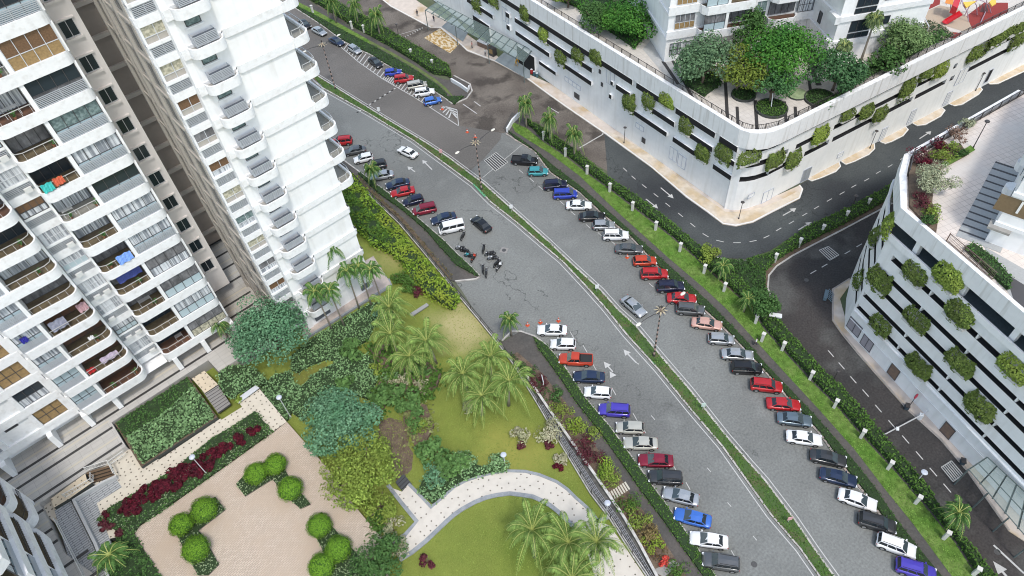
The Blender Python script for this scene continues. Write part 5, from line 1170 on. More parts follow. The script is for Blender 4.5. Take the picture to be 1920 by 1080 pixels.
def bushpoly(name, label, cat, poly, z, h, lm, dens=16, leaf=.28, core=True, hv=.25, kind=None, group=None, coremat=None, rag=.12):
    p2 = [(p[0], p[1]) for p in poly]
    t = thing(name, label, cat, (p2[0][0], p2[0][1], z), group=group) if not kind else None
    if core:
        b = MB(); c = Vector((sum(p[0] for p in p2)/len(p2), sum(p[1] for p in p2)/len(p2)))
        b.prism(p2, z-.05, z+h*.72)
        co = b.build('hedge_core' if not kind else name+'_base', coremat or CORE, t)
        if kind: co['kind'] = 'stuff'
    A_ = area(p2); n = int(A_*dens); q = sample_poly(p2, n)
    ph = np.sin(q[:, 0]*1.3+1)*np.cos(q[:, 1]*1.1)*.5+.5
    zz = z + h*(.78 + hv*(ph-.3)) + RNG.uniform(-.12, .1, n)*h
    per = []; L_ = 0
    n2 = len(p2)
    for k in range(n2):
        a = np.array(p2[k]); c = np.array(p2[(k+1) % n2]); ln = np.linalg.norm(c-a); m = int(ln*h*dens*1.0)
        if m > 0:
            tt = RNG.uniform(0, 1, (m, 1)); pp = a+(c-a)*tt + RNG.normal(size=(m, 2))*rag; per.append(np.hstack([pp, z+RNG.uniform(.05, 1, (m, 1))*h*.9]))
    pts = np.vstack([np.column_stack([q, zz])] + per); nr = rdir(len(pts))*.75 + np.array([0, 0, .8])
    o = quads_obj('foliage' if not kind else name, pts, nr, rdir(len(pts)), RNG.uniform(leaf*.7, leaf*1.4, len(pts)), RNG.uniform(leaf*.5, leaf*.9, len(pts)), lm, t)
    if kind: o['kind'] = kind
    return t or o
def shrub(name, label, px, py, z, r, h, lm, n=260, leaf=.3, seed=0, cat='shrub', group=None, lobes=7, stem=True):
    g = P(px, py, z + h*.5); t = thing(name, label, cat, (g.x, g.y, z), rz=seed*.7, group=group)
    if stem:
        b = MB(); rr = random.Random(seed)
        for k in range(5): a = k*1.26+rr.random(); b.tube([(0, 0, -.05), (math.cos(a)*r*.3, math.sin(a)*r*.3, h*.45), (math.cos(a)*r*.55, math.sin(a)*r*.55, h*.8)], [.05, .035, .015], 4)
        b.build('stems', M_trunk, t, local=True)
    p, nr = crown_pts(n, r, h*.75, lobes, seed+3); p[:, 2] = p[:, 2] - p[:, 2].min()*1.0 + h*.12
    quads_obj('foliage', p, nr, rdir(len(p)), RNG.uniform(leaf*.7, leaf*1.4, n), RNG.uniform(leaf*.4, leaf*.8, n), lm, t, local=True)
    return t
# hedges along roads
bushpoly('clipped_hedge', 'low dark hedge strip behind the upper left parking row beside the footpath', 'hedge', [tuple(p.to_2d()) for p in PL([(677,326),(730,366),(767,397),(787,414),(830,451),(860,481),(884,503),(898,519)] + [(890,516),(857,498),(821,459),(799,433),(757,396),(710,363),(672,327)], .12)], .12, .5, HGD, 20, .24)
bushpoly('clipped_hedge', 'low green hedge strip behind the lower left parking row', 'hedge', [tuple(p.to_2d()) for p in PL([(1002,634),(1025,650),(1058,690),(1097,749),(1143,803),(1192,871),(1220,910),(1261,966),(1306,1029),(1347,1092),(1400,1174)] + [(1385,1185),(1330,1097),(1289,1040),(1246,980),(1203,922),(1172,878),(1126,812),(1082,757),(1043,699),(1010,655)], .12)], .12, .55, HG, 20, .24)
bushpoly('clipped_hedge', 'low dark hedge strip behind the long right parking row', 'hedge', [tuple(p.to_2d()) for p in PL(kR[1:] + [(1808,1148)] + veR[::-1][1:], .12)], .12, .45, HGD, 14, .26)
bushpoly('clipped_hedge', 'low dark hedge strip beside the hatched parking in the upper left', 'hedge', [tuple(p.to_2d()) for p in PL(kTR[1:] + [(852,196),(870,182),(836,183)] + sTL[::-1][1:], .12)], .12, .5, HGD, 12, .3)
hr = heR[2:]
bushpoly('tall_hedge', 'tall clipped hedge with white posts between the bright grass strip and the dark lanes', 'hedge', [tuple(p.to_2d()) for p in PL([(985,228),(1020,249)] + [(x-2, y+1) for x, y in heR[2:]] + [(x+4, y-1) for x, y in grR[::-1][1:-2]], .15)], .15, 1.5, HG, 16, .34)
bushpoly('tall_hedge', 'tall clipped hedge along the forecourt in the upper left', 'hedge', [tuple(p.to_2d()) for p in PL([(500,-34),(560,-14),(600,10),(660,48),(730,86),(780,116),(812,138),(838,142),(846,146),(842,130),(800,104),(745,72),(690,40),(640,14),(600,-10),(560,-36)], .15)], .15, 1.6, HG, 12, .38)
bushpoly('tall_hedge', 'tall hedge wedge between the dark side road and the curved lane', 'hedge', [tuple(p.to_2d()) for p in PL([(1400,492),(1444,481),(1511,432),(1591,395),(1687,342),(1673,370),(1582,420),(1518,452),(1478,474),(1448,495),(1432,512),(1410,510)], .15)], .15, 1.3, HG, 16, .34)
bushpoly('shrub_bed', 'mixed dark shrub planting at the bend of the curved lane', 'shrubs', [tuple(p.to_2d()) for p in PL([(1340,490),(1400,495),(1432,514),(1432,540),(1442,572),(1462,608),(1440,600),(1400,568),(1362,530),(1325,500)], .15)], .15, 1.1, HGD, 18, .4)
# median grass
bushpoly('median_grass', '', '', [tuple(p.to_2d()) for p in PL([(x+4, y+0) for x, y in medL[1:]] + [(x-4, y+1) for x, y in medR[::-1][:-1]], .12)], .12, .22, HG, 26, .24, kind='stuff', coremat=mat('median soil', (.06, .11, .03), .95, col2=(.11, .10, .05), scale=.5, lo=.5, hi=.7))
# big light hedge behind tower two
bushpoly('shrub_bed', 'broad bright yellow-green shrub mass along the boundary wall beside the white tower', 'shrubs', [tuple(p.to_2d()) for p in PL([(648,338),(660,333),(705,388),(750,437),(775,468),(802,497),(828,530),(850,548),(860,565),(848,582),(830,573),(800,553),(775,528),(760,500),(735,478),(700,462),(680,440),(665,420),(655,395),(640,353)], GZ)], GZ, 1.4, HGB, 22, .42, hv=.6, rag=.3)
bushpoly('shrub_bed', 'dark green band of leafy shrubs between the white tower and the yellow-green shrubs', 'shrubs', [tuple(p.to_2d()) for p in PL([(640,350),(655,368),(690,400),(715,430),(735,455),(725,465),(705,455),(680,440),(665,420),(652,390)], GZ)], GZ, 1.7, HG, 20, .4, hv=.6, rag=.3)
# groundcover masses
def gcov(poly, z=GZ, h=.55, lm=GC, dens=22, leaf=.34, nm='ground_cover'):
    return bushpoly(nm, '', '', [tuple(p.to_2d()) for p in PL(poly, z)], z, h, lm, dens, leaf, kind='stuff', hv=.5, rag=.2)
gcov([(570,650),(592,633),(640,603),(690,575),(720,565),(740,575),(735,605),(700,615),(690,640),(660,655),(640,680),(612,675),(575,690),(560,700),(548,695),(548,670)])
gcov([(480,735),(500,722),(515,705),(545,700),(556,724),(567,728),(586,707),(614,690),(650,672),(690,668),(720,690),(700,730),(690,750),(650,735),(610,745),(590,765),(570,790),(548,775),(540,790),(515,770),(498,752),(484,738)])
gcov([(412,705),(430,690),(455,688),(480,695),(500,715),(490,724),(478,720),(452,738),(440,748),(424,741),(416,725)], TZ-.6, .8)
gcov([(820,1000)] and [(785,925),(792,905),(810,880),(845,860),(880,868),(905,878),(935,870),(950,884),(925,887),(896,893),(873,901),(850,913),(822,938),(812,946),(800,935)], GZ, .6, GC, 20, .38)
bushpoly('shrub_bed', 'dense mixed broad-leaved shrubs in the shade under the palm pair', 'shrubs', [tuple(p.to_2d()) for p in PL([(690,652),(735,650),(790,672),(828,705),(820,728),(795,742),(760,735),(728,752),(712,785),(700,780),(702,745),(722,700)], GZ)], GZ, 1.0, HG, 14, .55, hv=.9, rag=.5, coremat=SOIL)
bushpoly('shrub_bed', 'mixed shrubs between the bare soil patch and the lower lawn', 'shrubs', [tuple(p.to_2d()) for p in PL([(765,755),(800,762),(815,800),(800,830),(778,838),(768,815),(757,790)], GZ)], GZ, .8, leafmat('dry mixed leaves', (.12,.14,.05), (.27,.30,.12), scale=.6), 12, .5, hv=.9, rag=.5, coremat=SOIL)
# grass blades scattered over the lawn and strips
def tufts(nm, poly, z, n, lm, sz):
    q = sample_poly([(p[0], p[1]) for p in poly], n); c = np.column_stack([q, z + RNG.uniform(.02, .07, n)]); o = quads_obj(nm, c, rdir(n)*.5 + np.array([0, 0, 1.0]), rdir(n), RNG.uniform(sz*.6, sz*1.5, n), RNG.uniform(sz*.3, sz*.7, n), lm); o['kind'] = 'stuff'
LT = leafmat('lawn tufts', (.15, .21, .035), (.24, .30, .07), scale=.12, tr=0)
tufts('grass', garden[:14] + PL([(1150,1110),(700,1110),(540,800),(560,640),(700,520)], GZ), GZ, 26000, LT, .17)
tufts('grass', PL(swR, .15) + PL(grR, .15)[::-1], .15, 9000, leafmat('strip tufts', (.07, .17, .02), (.17, .29, .06), scale=.3, tr=0), .2)
# planter bed beds by tower
def wp2(L_): return L_
b = MB(); b.prism([(-12.1,71.9),(-.5,71.6),(-.45,81.4),(-12.1,81.5)], PZ-.2, PZ+.55, 0, 1); tag(recenter(b.build('raised_planter', [SOIL, DKW])), 'dark-edged raised planter bed full of leafy ground cover beside the tower forecourt', 'planter')
bushpoly('ground_cover', '', '', [(-11.6,72.2),(-.8,71.9),(-.8,79.0),(-6,77.5),(-11.6,77.8)], PZ+.5, .5, GC, 26, .42, kind='stuff', hv=.5)
bushpoly('ground_cover', '', '', [(-11.8,78.0),(-6,77.7),(-.8,79.2),(-.7,81.1),(-11.8,81.2)], PZ+.5, .5, DG, 26, .3, kind='stuff', hv=.5)
bed = PL([(185,975),(205,955),(262,922),(330,880),(400,823),(440,800),(480,773),(511,811),(445,858),(385,902),(320,948),(262,987),(252,1002),(275,1040),(300,1080),(320,1130),(210,1130),(200,1090),(225,1000)], PZ)
b = MB(); b.prism([(p.x, p.y) for p in bed], PZ-.3, PZ+.08); struct(b.build('planting_bed', SOIL))
bushpoly('ground_cover', '', '', [(p.x, p.y) for p in bed[:13]], PZ+.05, .35, GCL, 16, .3, kind='stuff', hv=.5)
bushpoly('ground_cover', '', '', [(p.x, p.y) for p in bed[:13]], PZ+.05, .45, DG, 12, .34, kind='stuff', hv=.5)
bushpoly('ground_cover', '', '', [(p.x, p.y) for p in bed[12:] + bed[:1]], PZ+.05, .5, DG, 22, .34, kind='stuff', hv=.7)
rr = random.Random(3)
for k in range(29):
    u = k/28; x = 238 + u*245 + rr.uniform(-4, 4); y = 952 - u*152 + rr.uniform(-7, 7) + (6 if k % 2 else -4)
    if u > .78 and k % 3: continue
    shrub('maroon_shrub', 'maroon-leaved shrub in the long bed beside the pink brick plaza, %s from its lower end' % ordn(k), x, y, PZ+.1, 1.05, 1.25, RED, 330, .42, seed=k, group='maroon shrubs in the long bed', lobes=6)
for k, (x, y) in enumerate([(196,965),(205,990),(192,985),(225,1000)]):
    shrub('maroon_shrub', 'dark maroon shrub clump at the foot of the ribbed ramp, %s of four' % ordn(k), x, y, PZ+.1, .8, 1.0, REDD if k else RED, 170, .42, seed=50+k, group='maroon shrubs by the ramp', lobes=5)
# corner beds on the plaza with clipped balls
def quadbed(pts, z=PZ):
    b = MB(); pp = PL(pts, z+.25); b.prism([(p.x, p.y) for p in pp], z-.1, z+.25, 0, 1); tag(recenter(b.build('plaza_bed', [SOIL, mat('dark bed kerb', (.10, .09, .085), .8)])), 'L-shaped planting bed with dark kerb on the brick plaza, at pixel corner ' if False else LAB.pop(0), 'planter')
    bushpoly('ground_cover', '', '', [(p.x, p.y) for p in pp], z+.22, .25, GCL, 18, .24, kind='stuff', hv=.4)
LAB = ['dark-kerbed corner bed under the three clipped balls nearest the planter side of the plaza', 'dark-kerbed corner bed under the three clipped balls at the upper right of the plaza', 'dark-kerbed corner bed under the three clipped balls at the right side of the plaza']
quadbed([(322,984),(338,975),(404,932),(422,955),(371,994),(380,1003),(410,1058),(390,1078),(371,1078)])
quadbed([(443,908),(470,880),(520,855),(548,905),(582,945),(563,953),(547,940),(510,898),(459,930)])
quadbed([(578,985),(604,960),(625,990),(680,1050),(690,1070),(640,1110),(600,1110),(618,1062),(600,1020)])
BALLS = [(340,984,22),(383,956,25),(367,1030,25),(480,888,22),(517,871,22),(544,917,24),(599,986,23),(635,1029,24),(603,1062,24)]
bl = ['at the left corner bed, leftmost of all', 'at the left corner bed, nearest the maroon shrubs', 'at the left corner bed, lowest of its three', 'at the upper bed, left of its three', 'at the upper bed, topmost of all', 'at the upper bed, lowest of its three', 'at the right bed, highest of its three', 'at the right bed, rightmost of all', 'at the right bed, near the bottom edge']
def ballbush(px, py, r, lab, k):
    g = P(px, py, PZ + .25 + 1.1); t = thing('clipped_ball_bush', 'round clipped lime-green bush ' + lab, 'bush', (g.x, g.y, PZ+.2), rz=k, group='clipped ball bushes on the plaza')
    R_ = r/13.2; b = MB(); b.tube([(0, 0, -.05), (0, 0, .7)], .09, 6); b.build('trunk', M_trunk, t, local=True)
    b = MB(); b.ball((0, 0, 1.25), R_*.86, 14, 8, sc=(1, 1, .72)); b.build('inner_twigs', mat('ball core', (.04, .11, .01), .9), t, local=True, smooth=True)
    n = 1700; d = rdir(n); d[:, 2] = np.where(d[:, 2] < -.5, -d[:, 2], d[:, 2]); rad = R_*(.93+RNG.uniform(-.09, .09, n) + .06*np.sin(d[:, 0]*5+k*2)*np.cos(d[:, 1]*4+k)); p = d*rad[:, None]*np.array([1, 1, .76]) + np.array([0, 0, 1.25])
    quads_obj('foliage', p, d + rdir(n)*.35, rdir(n), RNG.uniform(.13, .24, n), RNG.uniform(.1, .16, n), TOP, t, local=True)
for k, (x, y, r) in enumerate(BALLS): ballbush(x, y, r, bl[k], k)

# broadleaf trees
tree('rain_tree', 'large blue-green rounded tree between the two left towers', 505, 622, GZ+.5, 6.0, 5.4, BG, 12000, 30, 4, leaf=.42, ch=6.6)
tree('rain_tree', 'large blue-green rounded tree beside the pink brick plaza', 640, 785, GZ, 5.2, 4.7, BG, 9500, 28, 9, leaf=.42, ch=4.4)
tree('garden_tree', 'yellow-green feathery tree overhanging the right edge of the brick plaza', 678, 882, GZ, 4.6, 4.6, YG, 6500, 22, 12, leaf=.40, ch=4.2)
tree('garden_tree', 'dark green tree at the bottom edge between plaza and curved path', 712, 1050, GZ, 3.6, 3.4, DG, 3600, 14, 15, leaf=.36, ch=3.4)
tree('garden_tree', 'small yellow-green tree patch beside the short path kerb', 715, 945, GZ, 2.0, 2.6, YG, 1200, 10, 16, leaf=.34, ch=1.6)
tree('deck_tree', 'grey-green tree at the left of the deck in front of the balcony block', 1322, 118, 16.6, 6.2, 5.2, leafmat('grey green leaves', (.06, .13, .06), (.16, .26, .14), scale=.3), 5600, 20, 21, leaf=.5, ch=6.6)
tree('deck_tree', 'olive-green tree in the middle of the deck cluster', 1388, 132, 16.6, 5.5, 4.2, leafmat('olive leaves', (.10, .15, .025), (.20, .26, .05), scale=.3), 3800, 16, 22, leaf=.48, ch=5.4)
tree('deck_tree', 'dark narrow tree directly in front of the balcony block', 1406, 62, 16.6, 6.0, 3.6, DG, 2800, 14, 23, leaf=.5, ch=5.6)
tree('deck_tree', 'broad bright green tree, largest on the deck', 1474, 100, 16.6, 7.2, 6.8, BRG, 8200, 26, 24, leaf=.5, ch=5.8)
tree('deck_tree', 'deep green tree over the oval bed below the bright green tree', 1450, 160, 16.6, 4.5, 3.6, leafmat('deep green leaves', (.04, .12, .04), (.10, .22, .08), scale=.3), 2400, 14, 26, leaf=.46, ch=4)
tree('deck_tree', 'dark green tree in front of the plain white block', 1572, 135, 16.6, 5.0, 4.2, leafmat('forest leaves', (.035, .10, .04), (.09, .19, .08), scale=.3), 4200, 16, 25, leaf=.5, ch=5.6)
tree('deck_tree', 'soft green tree next to the playground', 1694, 74, 16.6, 4.6, 3.9, leafmat('soft green leaves', (.08, .15, .05), (.20, .30, .12), scale=.3), 4800, 18, 27, leaf=.46, ch=4.6)
tree('deck_tree', 'dark leafy tree left of the playground tree', 1665, 112, 16.6, 2.6, 3.0, DG, 1500, 10, 28, leaf=.55, ch=3.4)
tree('deck_tree', 'round green tree on the deck near the top edge left of the balcony block', 1182, 38, 16.6, 4.6, 5.4, BRG, 5200, 18, 30, leaf=.5, ch=5.2)
tree('deck_tree', 'smaller green tree on the deck left of the round one', 1120, 30, 16.6, 3.2, 4.0, DG, 2600, 14, 31, leaf=.5, ch=4)
tree('deck_tree', 'pale olive tree on the deck at the top edge', 1065, -6, 16.6, 3.0, 3.4, YG, 1600, 12, 32, leaf=.5, ch=3)
tree('lane_tree', 'green tree at the inside bend of the curved lane', 1432, 566, .15, 3.4, 2.9, DG, 2400, 12, 33, leaf=.4, ch=3)
tree('lane_tree', 'small lime-green tree beside the dark side road bend', 1331, 474, .15, 2.4, 1.9, YG, 1000, 9, 34, leaf=.34, ch=2)
tree('silver_tree', 'silvery pale-green spreading tree on the corner of the pink deck', 1752, 338, 25.1, 2.6, 2.6, SIL, 2600, 14, 35, leaf=.26, ch=2.6)
for k, (x, y, r, m, lab) in enumerate([(1722,288,1.5,REDD,'maroon shrub at the top of the pink deck corner bed'),(1738,305,1.4,RED,'red-brown shrub above the silvery tree'),(1730,374,1.4,REDD,'maroon shrub below the silvery tree'),(1753,398,1.3,YG,'yellow-green shrub at the lower end of the deck corner bed'),(1742,412,1.2,HGD,'dark green shrub at the lowest tip of the deck corner bed'),(1762,268,1.3,RED,'maroon shrub next to the dark side road on the pink deck'),(1795,250,1.5,leafmat('brown pink leaves', (.14,.08,.06),(.30,.20,.15), scale=.6),'brown-pink shrub at the top of the deck hedge'),(1785,276,1.6,YG,'yellow-green shrub beside the small deck grass patch'),(1770,292,1.4,YG,'olive shrub between grass patch and silvery tree'),(1812,230,1.2,SIL,'pale feathery shrub poking over the lane railing'),(1800,285,1.0,HGD,'dark green shrub at the edge of the small deck grass')]):
    shrub('deck_shrub', lab, x, y, 25.2, r, r*1.3, m, 420, .26, seed=70+k)
bushpoly('deck_hedge', 'narrow dark green hedge along the inside of the pink deck parapet', 'hedge', [tuple(p.to_2d()) for p in PL([(1808,468),(1822,462),(1860,490),(1893,528),(1888,545),(1862,520),(1830,490)], 25.0)], 25.0, .9, DG, 24, .28)
# round deck planters
for k, (x, y, rx, lab) in enumerate([(1394,179,2.1,'round dark-edged planter, leftmost of the three ovals on the deck'),(1446,205,2.7,'round dark-edged planter with a leaning white trunk, lowest of the ovals on the deck'),(1537,186,2.6,'round dark-edged planter at the foot of the dark green deck tree')]):
    g = P(x, y, 16.6); b = MB(); pts = [(g.x+rx*math.cos(a), g.y+rx*math.sin(a)) for a in [i*math.pi/12 for i in range(24)]]
    t = thing('round_planter', lab, 'planter', (g.x, g.y, 16.6)); b.ribbon(pts, .2, 16.6, 17.0, closed=True); b.build('rim', DKW, t); b = MB(); b.sheet([(p[0], p[1], 16.85) for p in pts]); b.build('soil', CORE, t)
    bushpoly('ground_cover', '', '', [(g.x+(p[0]-g.x)*.88, g.y+(p[1]-g.y)*.88) for p in pts], 16.85, .3, HG if k == 1 else HGD, 26, .26, kind='stuff', core=False)
g = P(1494, 178, 16.6); b = MB(); b.prism([(g.x+1.7*math.cos(i*.5236), g.y+1.7*math.sin(i*.5236)) for i in range(12)], 16.6, 16.9, 0, 1); tag(recenter(b.build('round_planter', [GCL, DKW])), 'round pale-topped planter half hidden by the bright green deck tree', 'planter')
for nm, L_ in {'a': [(1480,165),(1500,60)], }.items(): pass
bushpoly('shrub_bed', 'dark shrubs filling the deck edge behind the long parapet near the plain white block', 'shrubs', [tuple(p.to_2d()) for p in PL([(1545,195),(1570,180),(1600,150),(1640,125),(1690,95),(1740,72),(1760,62),(1775,72),(1740,88),(1700,110),(1650,135),(1610,155),(1575,178),(1552,205)], 16.6)], 16.6, .9, DG, 14, .45, rag=.3)
bushpoly('shrub_bed', 'pale brownish shrubs by the lower playground fence', 'shrubs', [tuple(p.to_2d()) for p in PL([(1722,60),(1738,42),(1765,52),(1785,68),(1770,76),(1745,80)], 16.6)], 16.6, .7, leafmat('pale brown shrubs', (.22,.19,.12),(.40,.36,.27), scale=.8), 16, .34, rag=.2)
bushpoly('shrub_bed', 'dark shrubs along the deck edge near the top, under the round tree', 'shrubs', [tuple(p.to_2d()) for p in PL([(1020,-10),(1080,14),(1130,50),(1170,78),(1190,92),(1215,60),(1180,30),(1120,-10)], 16.6)], 16.6, .9, BRG, 10, .45, rag=.3)
bushpoly('shrub_bed', 'dark shrubs at the foot of the grey-green deck tree', 'shrubs', [tuple(p.to_2d()) for p in PL([(1285,160),(1320,182),(1352,158),(1340,140),(1300,130),(1278,140)], 16.6)], 16.6, .8, HGD, 14, .4, rag=.3)
b = MB(); b.sheet(PL([(1040,-40),(1215,-40),(1222,30),(1200,55),(1150,40),(1060,5)], 16.63)); struct(b.build('deck_soil', SOIL))

# palms
def frond(b, base, az, L_, rise, droop, nl, ll, lw, mi, twist=0.0, width=1.0, rach=True):
    # one arching frond: rachis + two rows of hanging leaflets
    P0 = Vector(base); d = Vector((math.cos(az), math.sin(az), 0)); side = Vector((-d.y, d.x, 0)); pts = []
    for k in range(nl+1):
        t = k/nl; pts.append(P0 + d*L_*(t - .16*t*t) + Vector((0, 0, rise*math.sin(t*math.pi*.62) - droop*t*t)))
    if rach:
        for k in range(0, nl, 2): b.beam(pts[k]+Vector((0, 0, .03)), pts[min(k+2, nl)]+Vector((0, 0, .03)), .075*(1-k/nl)+.025, .035, 1)
    for k in range(2, nl+1):
        t = k/nl; l = random.uniform(.8, 1.15)*ll*math.sin(math.pi*min(1, .18+.80*t))**.7 * width
        tn = (pts[k]-pts[k-1]).normalized()
        for s in (-1, 1):
            tip = pts[k] + side*s*l*.62 + tn*l*random.uniform(.25, .5) + Vector((0, 0, -l*random.uniform(.45, .75))); mid = pts[k] + side*s*l*.40 + tn*l*.18 + Vector((0, 0, -l*.10))
            w = tn*lw*.5
            b.poly([pts[k]-w*.5, mid-w, tip, mid+w], 0)
    return b
def palm(kind, seed, leafm, h=5.0, n=15, L_=3.2, trunk_r=.14, lean=.3, nl=16, ll=.75, lw=.13, rise=1.1, droop=1.8, name='palm'):
    rr = random.Random(seed); t = thing(name, 'x', 'palm', (0, 0, 0))
    b = MB(); top = Vector((lean, lean*.5, h)); b.tube([(0, 0, -.1), (lean*.25, 0, h*.33), (lean*.6, lean*.2, h*.7), tuple(top)], [trunk_r*1.4, trunk_r*1.05, trunk_r*.9, trunk_r*.8], 8)
    b.build('trunk', M_palmtrunk, t, local=True, smooth=True)
    if kind == 'royal': b2 = MB(); b2.tube([tuple(top-Vector((0, 0, .1))), tuple(top+Vector((0, 0, .9)))], [trunk_r*1.1, trunk_r*.6], 8); b2.build('crownshaft', mat('green crownshaft', (.12, .22, .05), .5), t, local=True, smooth=True); top = top + Vector((0, 0, .8))
    b = MB()
    for k in range(n):
        u = k/n; az = k*2.39996 + rr.uniform(-.15, .15); up = 1 - u
        frond(b, top, az, L_*rr.uniform(.72, 1.1)*(1-.25*up), rise*(.25+1.5*up), droop*(.3+1.15*u)*rr.uniform(.8, 1.2), nl, ll, lw, 0)
    b.build('crown', [leafm, mat('frond rachis', (.36, .41, .12), .6)], t, local=True)
    return t
def place(proto, first, px, py, zc, zb, label, group, h, lean=(0, 0), rz=0.0, sc=1.0):
    g = P(px, py, zc)
    a = rz; ox = lean[0]*math.cos(a)-lean[1]*math.sin(a); oy = lean[0]*math.sin(a)+lean[1]*math.cos(a)
    loc = (g.x-ox*sc, g.y-oy*sc, zb)
    if first: proto.location = loc; proto.rotation_euler = (0, 0, rz); proto['label'] = label; proto['group'] = group; o = proto
    else: o = copytree(proto, loc, rz, label, group)
    s_ = (zc-zb)/h; o.scale = (sc, sc, s_)
    return o
cocoP = [palm('coco', s, COCO, 5.5, 21, 4.9, .19, .5, 34, .9, .115, 1.8, 3.3, name='coconut_palm') for s in (1, 2)]
for k, (x, y, zc, lab) in enumerate([(730,577,6.5,'yellow-green coconut palm, highest of the pair by the tower lawn'),(732,627,6,'yellow-green coconut palm just below the topmost one'),(800,640,6,'coconut palm right of the pair, over white-flowered shrubs'),(868,702,6,'coconut palm with a visible trunk left of the trio by the wall'),(920,670,6.5,'coconut palm nearest the boundary wall'),(955,715,6,'coconut palm lowest of the trio beside the wall'),(998,994,7,'coconut palm over the round lawn, leftmost of the bottom group'),(1066,1018,6.8,'coconut palm in the middle of the bottom group'),(1119,1016,7,'coconut palm overhanging the white path at the bottom right'),(1072,1085,6.5,'coconut palm cut by the bottom edge'),(768,668,5.2,'coconut palm between the highest pair and the trio, over white-flowered shrubs'),(903,742,4.6,'coconut palm lowest of all near the middle of the lawn')]):
    place(cocoP[k % 2], k < 2, x, y, GZ+zc, GZ, lab, 'coconut palms in the garden', 5.5, (.5, .25), k*1.1, 1.05 if 5 < k < 10 else .98)
royP = palm('royal', 5, PALM, 7.0, 13, 2.5, .12, .15, 16, .95, .20, .8, 1.6, name='areca_palm')
for k, (x, y, bx, by, lab) in enumerate([(618,463,650,560,'slim palm standing highest against the white tower wall'),(590,547,622,607,'slim palm leftmost of the row at the white tower base'),(617,543,633,587,'slim palm second from the left at the white tower base'),(650,508,660,578,'slim palm in the middle of the row at the white tower base'),(672,500,690,565,'slim palm right of the middle in the row at the white tower base'),(695,505,717,557,'slim palm rightmost of the row at the white tower base')]):
    place(royP, k == 0, x, y, GZ+ (9.6 if k else 12.5), GZ, lab, 'slim palms at the white tower base', 7.9, (.15, .08), k*1.7, 1.0)
fanP = palm('fan', 8, PALM, 3.6, 18, 2.7, .16, .1, 16, .8, .18, 1.0, 2.1, name='street_palm')
for k, (x, y, zc, zb, sc, lab) in enumerate([(985,196,5.6,.15,1.0,'dark palm at the corner of the bright grass strip, first of three'),(1030,226,5.6,.15,1.0,'dark palm second of three along the bright grass strip'),(1076,254,5.6,.15,1.0,'dark palm third of three along the bright grass strip'),(955,600,4.2,.2,.85,'small dark palm at the driveway kerb beside the traffic cones'),(697,318,4.6,.2,.95,'palm overhanging the parked cars by the white tower'),(621,6,5.4,.15,1.0,'palm in the top hedge, leftmost of three'),(665,12,5.4,.15,1.0,'palm in the top hedge, middle of three'),(705,30,5.8,.15,1.15,'drooping palm in the top hedge, right of three'),(1797,962,4.0,.15,1.0,'palm in the hedge at the lower right'),(410,608,6.0,3.0,.9,'palm beside the cream end wall of the left tower'),(205,1040,4.5,2.0,1.25,'dark long-fronded palm below the ribbed ramp'),(1355,500,3.4,.15,.9,'palm-like shrub at the lane bend'),(1402,562,3.2,.15,.8,'low palm beside the green lane tree')]):
    place(fanP, k == 0, x, y, zb + (zc-zb if zb < 3 else 3.6), zb, lab, 'street palms', 3.6, (.1, .05), k*.9, sc)
wasP = palm('fan', 9, leafmat('fan palm leaves', (.08,.13,.05), (.20,.27,.12), scale=.4), 8, 22, 1.7, .16, .2, 10, .95, .3, .8, 1.3, name='fan_palm')
for k, (x, y, zc, lab) in enumerate([(1640,38,8.5,'tall fan palm with a bare leaning trunk before the plain white block'),(1583,88,6.5,'fan palm behind the dark green deck tree')]): place(wasP, k == 0, x, y, 16.6+zc, 16.6, lab, 'fan palms on the deck', 8, (.2, .1), k, 1.25)
p_tree = P(1446, 200, 16.85); t = thing('leaning_trunk', 'thin pale bare trunk leaning out of the lowest round planter', 'tree', tuple(p_tree)); b = MB(); b.tube([(0, 0, 0), (.2, .4, 2.4)], [.09, .06], 6); b.build('trunk', PALE, t, local=True)
